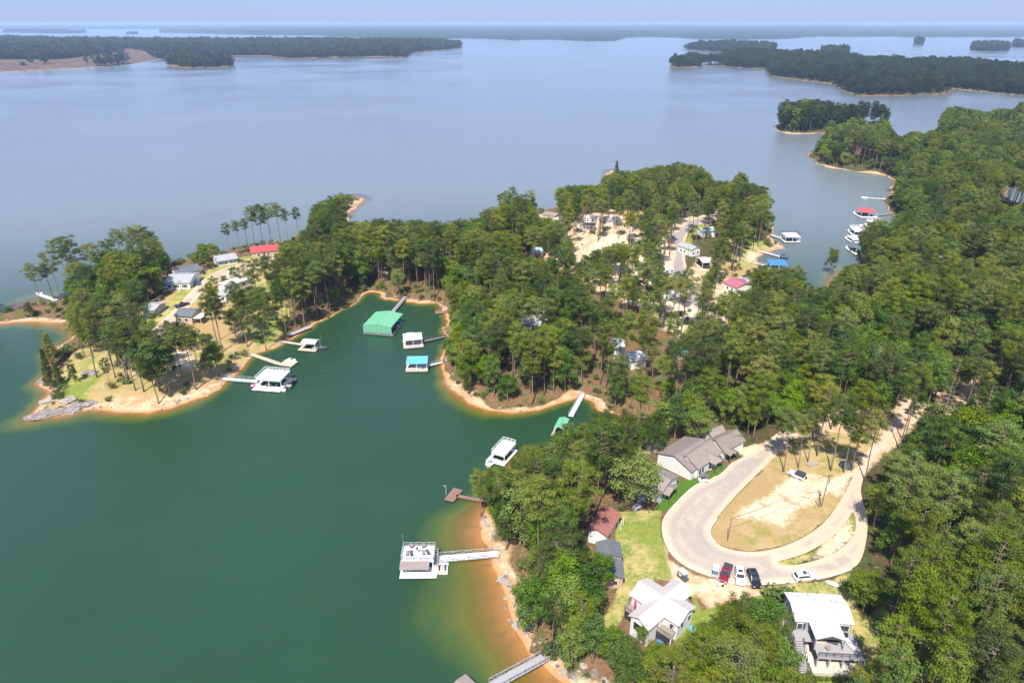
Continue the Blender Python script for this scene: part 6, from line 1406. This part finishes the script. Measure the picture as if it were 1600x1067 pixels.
# ---------------------------------------------------------------- placing the trees
def crown_bad(X, Y, Z, H, cr, cb):
    """share of a crown's sample points that would cover something the photograph shows"""
    bad = np.zeros(len(X)); smp = []
    for fz, fr in ((1.03, 0), (0.95, -0.6), (0.95, 0.6), (0.75, -1), (0.75, 1), (0.61, -.8), (0.61, .8), (0.55, 0), (0.75, 0), (0.5, 0)):
        zz = cb + (1 - cb) * (fz if fz > 0.6 else 0.3)
        px, py, zc = project(X + fr * (cr + 0.9), Y, Z + H * zz); bad += visible(px, py)
    return bad
LANDN = LAND
def candidates(y0, y1, spacing, pxlo=-60, pxhi=1700):
    xs = []; ys = []
    y = y0
    while y < y1:
        w0 = (pxlo - CX) / F * (y * cp + CH * sp_); w1 = (pxhi - CX) / F * (y * cp + CH * sp_)
        x = np.arange(w0, w1, spacing); xs.append(x); ys.append(np.full(len(x), y)); y += spacing
    X = np.concatenate(xs); Y = np.concatenate(ys)
    X = X + rng.uniform(-.48, .48, len(X)) * spacing; Y = Y + rng.uniform(-.48, .48, len(X)) * spacing
    return X, Y
CLEAR = [gpoly(LOOP_OUT), gpoly(ISLAND), gpoly(MIDROAD), gpoly(LEFTROAD)] + [gpoly(p) for p in Z_GRASS[:4]] + [gpoly(Z_LUSH[0])] + [gpoly(Z_CLAY[0])]
SPARSE = [gpoly(p) for p in ([(870,330),(1110,330),(1180,440),(1150,520),(1120,640),(1000,640),(940,600),(880,500),(850,420)],[(60,640),(110,530),(220,480),(300,430),(440,390),(460,440),(440,530),(340,600),(200,640)],[(1380,560),(1540,560),(1560,680),(1420,700)],[(920,640),(1010,640),(1210,640),(1210,720),(1000,760),(950,790)])]
SPDEN = [0.50, 0.30, 0.6, 0.6]
TREES = []   # x, y, z, kind, proto index, height, radial scale, rotation
def add_tree(x, y, kind, i, H, rs, rot): TREES.append((x, y, gz(x, y), kind, i, H, rs, rot))
# single trees the photograph shows clearly: foot pixel, tip pixel, kind, width factor, label
def solve_h(x, y, z, ty):
    # height so that the tip projects to ty
    lo, hi = 0.5, 45
    for _ in range(30):
        m_ = (lo + hi) / 2
        if project(x, y, z + m_)[1] > ty: lo = m_
        else: hi = m_
    return lo
HAND = [
 (65,474,410,'pine',1.0,'lone dark pine leaning by the pier at the far western shore'),
 (85,470,412,'slim',1.0,'slim pine right beside the lone leaning pine by the western pier'),
 (376,397,345,'slim',1.0,None),(388,393,342,'slim',1.0,None),(399,392,322,'slim',1.2,None),(412,391,319,'slim',1.2,None),(426,389,318,'slim',1.1,None),(440,388,317,'slim',1.1,None),(452,386,326,'slim',.9,None),(468,382,324,'slim',.9,None),(360,400,348,'slim',.9,None),
 (198,432,358,'slim',1.2,None),(215,430,353,'slim',1.2,None),(228,428,352,'slim',1.2,None),(238,426,355,'slim',1.2,None),(254,424,378,'slim',1.1,None),(246,424,362,'slim',1,None),
 (110,455,373,'pine',1.0,None),(128,458,370,'pine',1.0,None),(95,470,392,'pine',.9,None),(180,445,374,'pine',1,None),
 (84,572,520,'cone',.9,'dense narrow evergreen at the water on the western point'),
 (80,608,566,'cone',.8,'dark round evergreen low on the western point shore'),
 (95,604,568,'cone',.7,None),(76,585,545,'cone',.7,None),(118,598,566,'oak',.7,'small round tree beside the grey boulder on the western point'),
 (134,543,518,'oak',.55,'small tree on the bare slope above the western bay'),(162,548,508,'oak',.7,None),
 (385,532,440,'pine',.8,'tall pine with a long bare trunk behind the pale pier'),(416,547,470,'pine',.8,'tall pine at the cove edge beside the retaining wall'),
 (328,590,545,'oak',.6,'small leafy tree on the red bank near the white gangway'),(310,575,515,'pine',.7,None),
 (172,604,560,'pine',.6,'thin leaning pine above the sand of the western point'),
 (265,615,505,'pine',1.1,None),(225,612,500,'pine',1.1,None),(200,600,500,'pine',1,None),(245,600,498,'pine',1,None),(285,590,520,'pine',1,None),(228,590,480,'pine',1,None),(212,610,520,'pine',1,None),(180,590,500,'pine',1,None),(250,610,520,'oak',1,None),(195,580,480,'pine',1,None),(215,560,470,'pine',1,None),
 (986,796,700,'oak',1.05,'large round leafy tree between the two loop road houses and the red roof'),
 (1224,737,640,'pine',.9,None),(1247,731,652,'pine',.8,None),(1298,735,612,'pine',.9,None),(1318,738,640,'pine',.8,None),(1330,735,650,'pine',.8,None),(1276,712,600,'pine',.9,None),(1262,722,640,'pine',.8,None),(1216,712,650,'pine',.8,None),
 (1297,428,386,'oak',.8,'lone round topped pine at the mouth of the narrow inlet'),
 (962,292,251,'cone',.6,'pointed conical evergreen above the sandy beach point'),
 (1003,1012,976,'oak',.6,'small bright tree at the deck corner of the cross shaped house'),
 (1348,955,893,'oak',1.1,'wide dark leafy tree just right of the white roofed deck house'),(1320,935,905,'oak',.6,None),
 (1222,955,925,'bush',1,'dark rounded evergreen bush at the back corner of the white roofed house'),
 (1375,200,179,'oak',.6,None),(1384,198,182,'oak',.6,None),
 (1262,975,700,'x',0,None),
 (838,985,902,'oak',1,None),(862,1012,930,'pine',1,None),(882,992,905,'oak',1,None),(850,958,880,'pine',1,None),(906,1012,932,'pine',1,None),(926,1034,962,'oak',1,None),(893,1042,975,'oak',.9,None),(952,1040,978,'oak',.9,None),(968,1064,995,'oak',.9,None),(914,968,885,'oak',1,None),(936,930,862,'oak',.9,None),(820,965,900,'oak',.9,None),
 (1120,1022,948,'pine',1,None),(1150,1012,932,'pine',1,None),(1182,1020,936,'oak',1,None),(1204,1042,965,'pine',.9,None),(1140,1052,966,'oak',1,None),(1102,1046,976,'oak',.9,None),(1168,1064,985,'pine',1,None),(1212,1080,1000,'oak',.9,None),(1196,1000,940,'oak',.8,None),(1070,1068,1000,'oak',.9,None),(1035,1075,1010,'oak',.9,None),
 (850,742,690,'pine',.8,None),(884,736,684,'oak',.8,None),(908,732,662,'pine',.7,None),(932,728,645,'pine',.9,None),(832,752,696,'oak',.9,None),(866,752,694,'pine',.8,None),(898,750,680,'oak',1,None),(820,746,700,'pine',.9,None),(808,760,716,'oak',.9,None),(945,722,640,'slim',.9,None),(960,730,650,'slim',.9,None),(972,720,640,'pine',.8,None),(752,806,738,'pine',.9,None),(766,802,740,'pine',.8,None),(780,800,735,'oak',.9,None),(1474,648,560,'dead',1,'bare grey dead pine in the right hand wood above the road'),(742,560,495,'dead',1,'bare grey dead tree in the wood right of the cove docks'),(765,600,545,'dead',.8,'bare white dead tree low in the wood above the near cove sand'),(1492,412,392,'dead',1.2,'bare dead tree by the white roofed house of the right shore'),(905,560,500,'dead',1,None),(1130,560,470,'dead',.8,None),
]
random.seed(3)
hand_label = {}
for fx, fy, ty, kd, wf, lb in HAND:
    if kd == 'x': continue
    p = G(fx, fy); H = solve_h(p.x, p.y, p.z, ty); i = random.randrange(len(PROT[kd])); t = PROT[kd][i]
    rs = (H / t[2]) ** 0.55 * wf
    if kd in ('oak', 'bush'): rs = H / t[2] * wf * 1.15
    if kd == 'cone': rs = H / t[2] * wf * 1.2
    if lb: hand_label[len(TREES)] = lb
    TREES.append((p.x, p.y, p.z, kd, i, H, rs, random.random() * 6.28))
NHAND = len(TREES)
HP = np.array([(t[0], t[1]) for t in TREES])
def place_zone(y0, y1, sp, kinds, jit=1.0):
    X, Y = candidates(y0, y1, sp); s = shore(X, Y)
    k = s > np.clip(2.2 * Y / 200, 2.0, 4.0); X, Y, s = X[k], Y[k], s[k]
    k = np.ones(len(X), bool)
    for c in CLEAR: k &= ~inside(X, Y, [c])
    for (fx, fy, fr) in FOOT: k &= (np.hypot(X - fx, Y - fy) > fr)
    for c, dn in zip(SPARSE, SPDEN): k &= ~(inside(X, Y, [c]) & (rng.random(len(X)) > dn))
    k &= (vnoise(X, Y, 26, 5) > -0.80)
    for hx, hy in HP: k &= (np.hypot(X - hx, Y - hy) > 2.6)
    X, Y, s = X[k], Y[k], s[k]; Z = np.maximum(height(X, Y), 0)
    n = len(X); mixn = vnoise(X, Y, 38, 6) + rng.normal(0, 0.55, n); pxx = project(X, Y, Z)[0]; mixn += np.where((s < 14) & (pxx > 680), 0.75, 0) + np.where((pxx > 700) & (Y < 230) , 0.15, 0)
    insp = inside(X, Y, SPARSE[:1])
    todo = np.ones(n, bool)
    # tall first, then lower until the silhouette leaves the photograph's open areas free
    for att in range(5):
        kd = np.where(insp & (rng.random(n) < 0.75), 2, np.where(mixn > 0.35, 1, np.where(rng.random(n) < 0.22, 2, 0)))
        if att >= 2: kd = np.where(rng.random(n) < 0.6, 1, kd)
        H = np.where(kd == 1, rng.uniform(10, 17, n), rng.uniform(15, 27, n)) * (1.0, 0.86, 0.8, 0.6, 0.42)[att]
        cr = np.where(kd == 1, 3.8, np.where(kd == 2, 2.7, 3.9)) * (1, .9, .9, .75, .6)[att]; cb = np.where(kd == 1, .22, .57)
        bad = crown_bad(X, Y, Z, H, cr, cb) if y0 < 1000 else np.zeros(n)
        ok = todo & (bad <= np.where((rng.random(n) < 0.5) & (pxx < 900) & (pxx > 690) & (Y < 260), 1, 0))
        for j in np.where(ok)[0]:
            kk = kinds[kd[j]]; i = random.randrange(len(PROT[kk])); t = PROT[kk][i]
            hh = H[j]; rs = cr[j] / t[3] * random.uniform(0.88, 1.12) if kd[j] != 1 else hh / t[2] * random.uniform(.85, 1.12)
            TREES.append((X[j], Y[j], Z[j], kk, i, hh, rs, random.random() * 6.28))
        todo &= ~ok
place_zone(70, 330, 5.1, ('pine', 'oak', 'slim'))
place_zone(330, 620, 5.6, ('pine', 'oak', 'slim'))
place_zone(620, 1150, 6.2, ('pine1', 'oak1', 'slim'))
nfull = len(TREES)
# undergrowth along the banks and wood edges
X, Y = candidates(85, 520, 4.2); s = shore(X, Y); k = (s > 2.6) & ((s < 7) & (rng.random(len(X)) < 0.85) | (rng.random(len(X)) < 0.34))
for c in CLEAR: k &= ~inside(X, Y, [c])
for (fx, fy, fr) in FOOT: k &= (np.hypot(X - fx, Y - fy) > fr)
X, Y = X[k], Y[k]; Z = np.maximum(height(X, Y), 0)
px, py, _ = project(X, Y, Z + 1.2); bad = visible(px, py) & (rng.random(len(X)) > 0.10)
UNDER = []
for j in np.where(~bad)[0]:
    i = random.randrange(3); sc_ = random.uniform(0.5, 1.5) * (1.5 if random.random() < .25 else 1); UNDER.append((X[j], Y[j], Z[j], SRCI['bush'][i], sc_))
u = np.array(UNDER)
scatter('undergrowth', 'low green shrubs and saplings along the banks', u[:, :3], u[:, 3].astype(int), rng.random(len(u)) * 6.28, np.stack([u[:, 4]]*3, 1))
X, Y = candidates(80, 620, 1.6); s = shore(X, Y); k = (s > -0.6) & (s < 3.2) & (rng.random(len(X)) < 0.30 + 0.5*vnoise(X, Y, 9, 15)); X, Y = X[k], Y[k]; Z = height(X, Y); n_ = len(X)
sc_ = rng.uniform(0.4, 1.7, n_) * (1 + 0.8*(rng.random(n_) < 0.08))
scatter('shore_stones', 'loose stones scattered along the waterline', np.stack([X, Y, Z], 1), rng.choice(SRCI['rock'], n_), rng.random(n_)*6.28, np.stack([sc_, sc_*rng.uniform(.6, 1.2, n_), sc_], 1)); print('stones', n_)
print('trees', len(TREES), 'under', len(u), round(time.time() - T0, 1))

# far woods, each shore its own mass
def far_wood(name, label, y0, y1, sp, polys, kind='pine2', hs=(14, 21)):
    X, Y = candidates(y0, y1, sp, -500, 2100); P_ = [wpoly(ISL[p]) if isinstance(p, str) else wpoly(p) for p in polys]
    k = np.zeros(len(X), bool)
    for p in P_: k |= inside(X, Y, [p]) & (dist(X, Y, [p]) > 2.5)
    if name == 'far_wood_clearcut': pass
    k &= ~inside(X, Y, [wpoly([(-300,125),(0,113),(120,107),(215,99),(245,94),(225,82),(200,78),(150,88),(90,97),(0,97),(-300,100)])]) | (rng.random(len(X)) < 0.012)
    X, Y = X[k], Y[k]; Z = np.maximum(height(X, Y), 0); n = len(X)
    if n == 0: return
    H = rng.uniform(hs[0]*0.75, hs[1]*1.08, n) * (1 + 0.30*vnoise(X, Y, 70, 8) + 0.2*vnoise(X, Y, 22, 14)); pk = np.array([SRCI[kind][i] for i in rng.integers(0, len(SRCI[kind]), n)])
    base = PROT[kind][0][2]; s2 = sp / 6.2 * rng.uniform(.9, 1.2, n); s2 = np.clip(s2, 0.9, 2.2)
    scatter(name, label, np.stack([X, Y, Z], 1), pk, rng.random(n)*6.28, np.stack([s2, s2, H / base], 1)); print(name, n)
far_wood('island_wood', 'pine wood covering the small island off the point', 700, 1000, 6.0, ['cove_isle', 'causeway'], 'pine3', (15, 23))
far_wood('far_island_wood', 'long wooded island across the water at the upper right', 1100, 2500, 7.5, ['big_isle', 'point_isle', 'spit'], 'pine3', (16, 24))
far_wood('distant_island_wood', 'small wooded islands far out on the right', 2000, 6000, 10, ['far_isle', 'isle_c', 'isle_d', 'isle_e', 'isle_f'], 'pine2', (20, 28))
far_wood('west_shore_wood', 'dense wood along the low western peninsula far across the lake', 1300, 5200, 12, ['west', 'west_isle', 'mid_w'], 'pine2', (20, 28))
far_wood('upper_right_wood', 'wood behind the beach at the far right shore', 1000, 1500, 8, [MAIN], 'pine3', (16, 24))
# hills of woods on the horizon
fr_ = np.where(np.array(rows) < 66)[0]
cy = np.arange(-1200, 2800, 2.6); ry = np.array([67,66,65,64.2,63.4,62.6,61.9,61.2,60.5,59.8,59.1,58.5,57.9,57.3,56.7,56.1,55.5,54.9,54.3,53.7,53.1,52.6,52,51.5,51,50.5,50,49.6,49.2,48.8,48.4,48,47.6,47.2,46.8,46.4,46,45.5,45,44.5,44,43.5,43,42.5,42,41.5,41.2,40.9,40.5,40.1,39.7,39.3,38.9,38.5,38.2])
PY2, PX2 = np.meshgrid(ry, cy, indexing='ij'); t2 = -CH / (-sp_ + (CY - PY2) / F * cp); X2 = ((PX2 - CX) / F * t2).ravel(); Y2 = ((cp + (CY - PY2) / F * sp_) * t2).ravel()
ii = np.arange(PX2.size).reshape(PX2.shape); q2 = np.stack([ii[:-1, :-1], ii[:-1, 1:], ii[1:, 1:], ii[1:, :-1]], -1).reshape(-1, 4)
for nm, lb, ps in (('horizon_wood', 'low blue wooded shore across the far lake', ['far1']), ('skyline_wood', 'faint wooded hills along the skyline', ['far2', 'far3']), ('outer_island_wood', 'thin dark wooded islets far off on the left', ['mid_w2', 'mid_w3'])):
    ins = np.zeros(len(X2), bool); dd = np.zeros(len(X2))
    for p in ps:
        w_ = wpoly(ISL[p]); a = inside(X2, Y2, [w_]); ins |= a
    z = 21 + 5*vnoise(X2, Y2, 60, 9) + 4*vnoise(X2, Y2, 25, 4) + np.clip((Y2 - 6500) / 6000, 0, 1) * (14 + 12*vnoise(X2, Y2, 1800, 10))
    z = np.where(ins, z, -0.5)
    k = ins[q2].any(1)
    if not k.any(): continue
    us, iv = np.unique(q2[k], return_inverse=True)
    me = npmesh(nm, np.stack([X2[us], Y2[us], z[us]], 1), iv.reshape(-1, 4), [M_skyline], True)
    tag(link(nm, me), lb, kind='stuff')

# near trees one by one, the rest as the mass of the wood
arr = []
for j, t in enumerate(TREES):
    px, py, zc = project(t[0], t[1], t[2] + t[5]*0.7)
    inv = (px < -30 or px > 1630 or py < 0 or py > 1090)
    # a tree whose tip is hidden behind nearer wood still shows; size on the picture decides
    arr.append((t[5] / zc * (0.05 if inv else 1), j))
def near_rank(kinds_, n):
    c = [(s_, j) for s_, j in arr if TREES[j][3] in kinds_ and j >= NHAND]
    c.sort(reverse=True); return {j for _, j in c[:n]}
nh_p = sum(1 for t in TREES[:NHAND] if t[3] in ('pine', 'slim')); nh_o = sum(1 for t in TREES[:NHAND] if t[3] == 'oak')
solo = set(range(NHAND)) | near_rank(('pine', 'slim'), 296 - nh_p) | near_rank(('oak',), 296 - nh_o)
CAT = dict(pine=('pine_tree', 'tree', 'pine'), slim=('pine_tree', 'tree', 'slender pine'), cone=('evergreen_tree', 'tree', 'pointed evergreen'),
           oak=('leafy_tree', 'tree', 'leafy tree'), bush=('bush', 'bush', 'dark rounded bush'), dead=('dead_tree', 'tree', 'bare dead tree'))
def region(px, py):
    if px < 175: return 'on the outer western point', 'trees on the western point'
    if px < 560: return 'on the western peninsula', 'trees on the western peninsula'
    if px < 700 and py < 500: return 'in wood behind the cove', 'trees behind the cove'
    if px < 960 and py > 640: return 'in the near beach wood', 'trees along the near beach'
    if py > 935 and px < 1225: return 'at the lower edge', 'trees at the lower edge'
    if px < 1200 and py > 560: return 'behind the loop houses', 'trees behind the loop houses'
    if px < 1100 and py <= 560: return 'on the middle peninsula', 'trees of the middle peninsula'
    if px >= 1200 and py < 745 and px < 1345: return 'above the loop road', 'trees above the loop road'
    if py < 560: return 'by the right inlet', 'trees by the right inlet'
    return 'in the right hand wood', 'trees right of the loop road'
LEVEL = [(430, 'abreast inlet docks'), (520, 'abreast green boathouse'), (600, 'abreast white gangway'), (660, 'abreast near cove'), (720, 'abreast grey roofs'), (765, 'abreast the jeep'),
         (810, 'abreast tall pole'), (860, 'abreast red roof'), (915, 'abreast parked cars'), (965, 'abreast cross roof'), (1020, 'abreast deck stairs'), (9999, 'on bottom edge')]
ORD = ['leftmost','second','third','fourth','fifth','sixth','seventh','eighth','ninth','tenth','eleventh','twelfth','thirteenth','fourteenth','fifteenth','sixteenth','seventeenth','eighteenth','nineteenth','twentieth']
cells = {}
for j in solo:
    x, y, z, kd, i, H, rs, rot = TREES[j]; px, py, _ = project(x, y, z); w_, g_ = region(px, py)
    big = 'tall ' if H > (20 if kd != 'oak' else 14) else ('low ' if H < (13 if kd != 'oak' else 9) else '')
    wide = '' if (rs*PROT[kd][i][3] > 4.1) else ''
    lv = next(l for t_, l in LEVEL if py < t_)
    cells.setdefault((big + wide + CAT[kd][2], w_, lv), []).append((px, j))
auto_label = {}
for (d_, w_, lv), lst in cells.items():
    lst.sort()
    for n_, (px, j) in enumerate(lst):
        if len(lst) == 1: auto_label[j] = d_ + ' ' + w_ + ', ' + lv
        else:
            m_ = len(lst) - 1 - n_; fromr = m_ < n_; o_ = (ORD[m_] if m_ else 'rightmost') if fromr else ORD[n_]
            auto_label[j] = (o_ + ' ' + d_ + (' ' if (n_ == 0 or m_ == 0) else (' from the right ' if fromr else ' from the left ')) + w_ + ', ' + lv)
made = {}
for j in sorted(solo):
    x, y, z, kd, i, H, rs, rot = TREES[j]; t = PROT[kd][i]; nm, cat, desc = CAT[kd]
    px, py, _ = project(x, y, z); where, grp = region(px, py)
    key = (kd, i); sc = (rs, rs, H / t[2])
    if key not in made:
        root = thing(nm, None, cat, (x, y, z), rot)
        link('trunk', t[0], root)
        if t[1]: link('crown', t[1], root)
        made[key] = root
    else:
        root = copy_tree(made[key]); root.location = (x, y, z); root.rotation_euler = (0, 0, rot)
    root.scale = sc
    lb = hand_label.get(j)
    if lb:
        root['label'] = lb
        if 'group' in root: del root['group']
    else: root['label'] = auto_label[j]; root['group'] = ('pines: ' if kd in ('pine', 'slim') else 'leafy trees: ') + grp + (' with bare trunks' if kd == 'slim' else '')
rest = [t for j, t in enumerate(TREES) if j not in solo]
pts = [(t[0], t[1], t[2]) for t in rest]; pk = [SRCI[t[3] if t[3] in SRCI else 'pine'][t[4] if t[3] in SRCI else 0] for t in rest]
scatter('forest', 'mass of pines and leafy trees covering the mainland', pts, pk, [t[7] for t in rest], [(t[6], t[6], t[5] / PROT[t[3]][t[4]][2]) for t in rest])
print('solo', len(solo), 'rest', len(rest), round(time.time() - T0, 1))
# boxwood hedge in front of the white roofed house
proto = None
for k in range(9):
    t_ = H1; p = local(t_, -6.0*.52 + k*1.12, -(W_H1/2) - 5.3 - 1.9); z = gz(p.x, p.y)
    if proto is None:
        proto = thing('boxwood', None, 'bush', (p.x, p.y, z), 0, 'clipped bushes in front of the patio'); link('stem', PROT['bush'][0][0], proto); link('leaves', PROT['bush'][0][1], proto); o = proto
    else: o = copy_tree(proto); o.location = (p.x, p.y, z)
    o.scale = (.46, .46, .72); o.rotation_euler = (0, 0, k*1.3); o['label'] = (['leftmost','second','third','fourth','middle','sixth','seventh','eighth','rightmost'][k] + ' clipped green bush of the hedge below the white roofed house')
for (px, py, s_, lb) in ((954,826,.6,'green hedge bush at the wall of the red brown roofed house'),(958,818,.6,'upper hedge bush beside the red brown roofed house'),(971,798,.9,'round bush at the upper end of the red brown roofed house')):
    q = G(px, py); o = copy_tree(proto); o.location = q; o.scale = (s_, s_, s_*1.1); o['label'] = lb; del o['group']
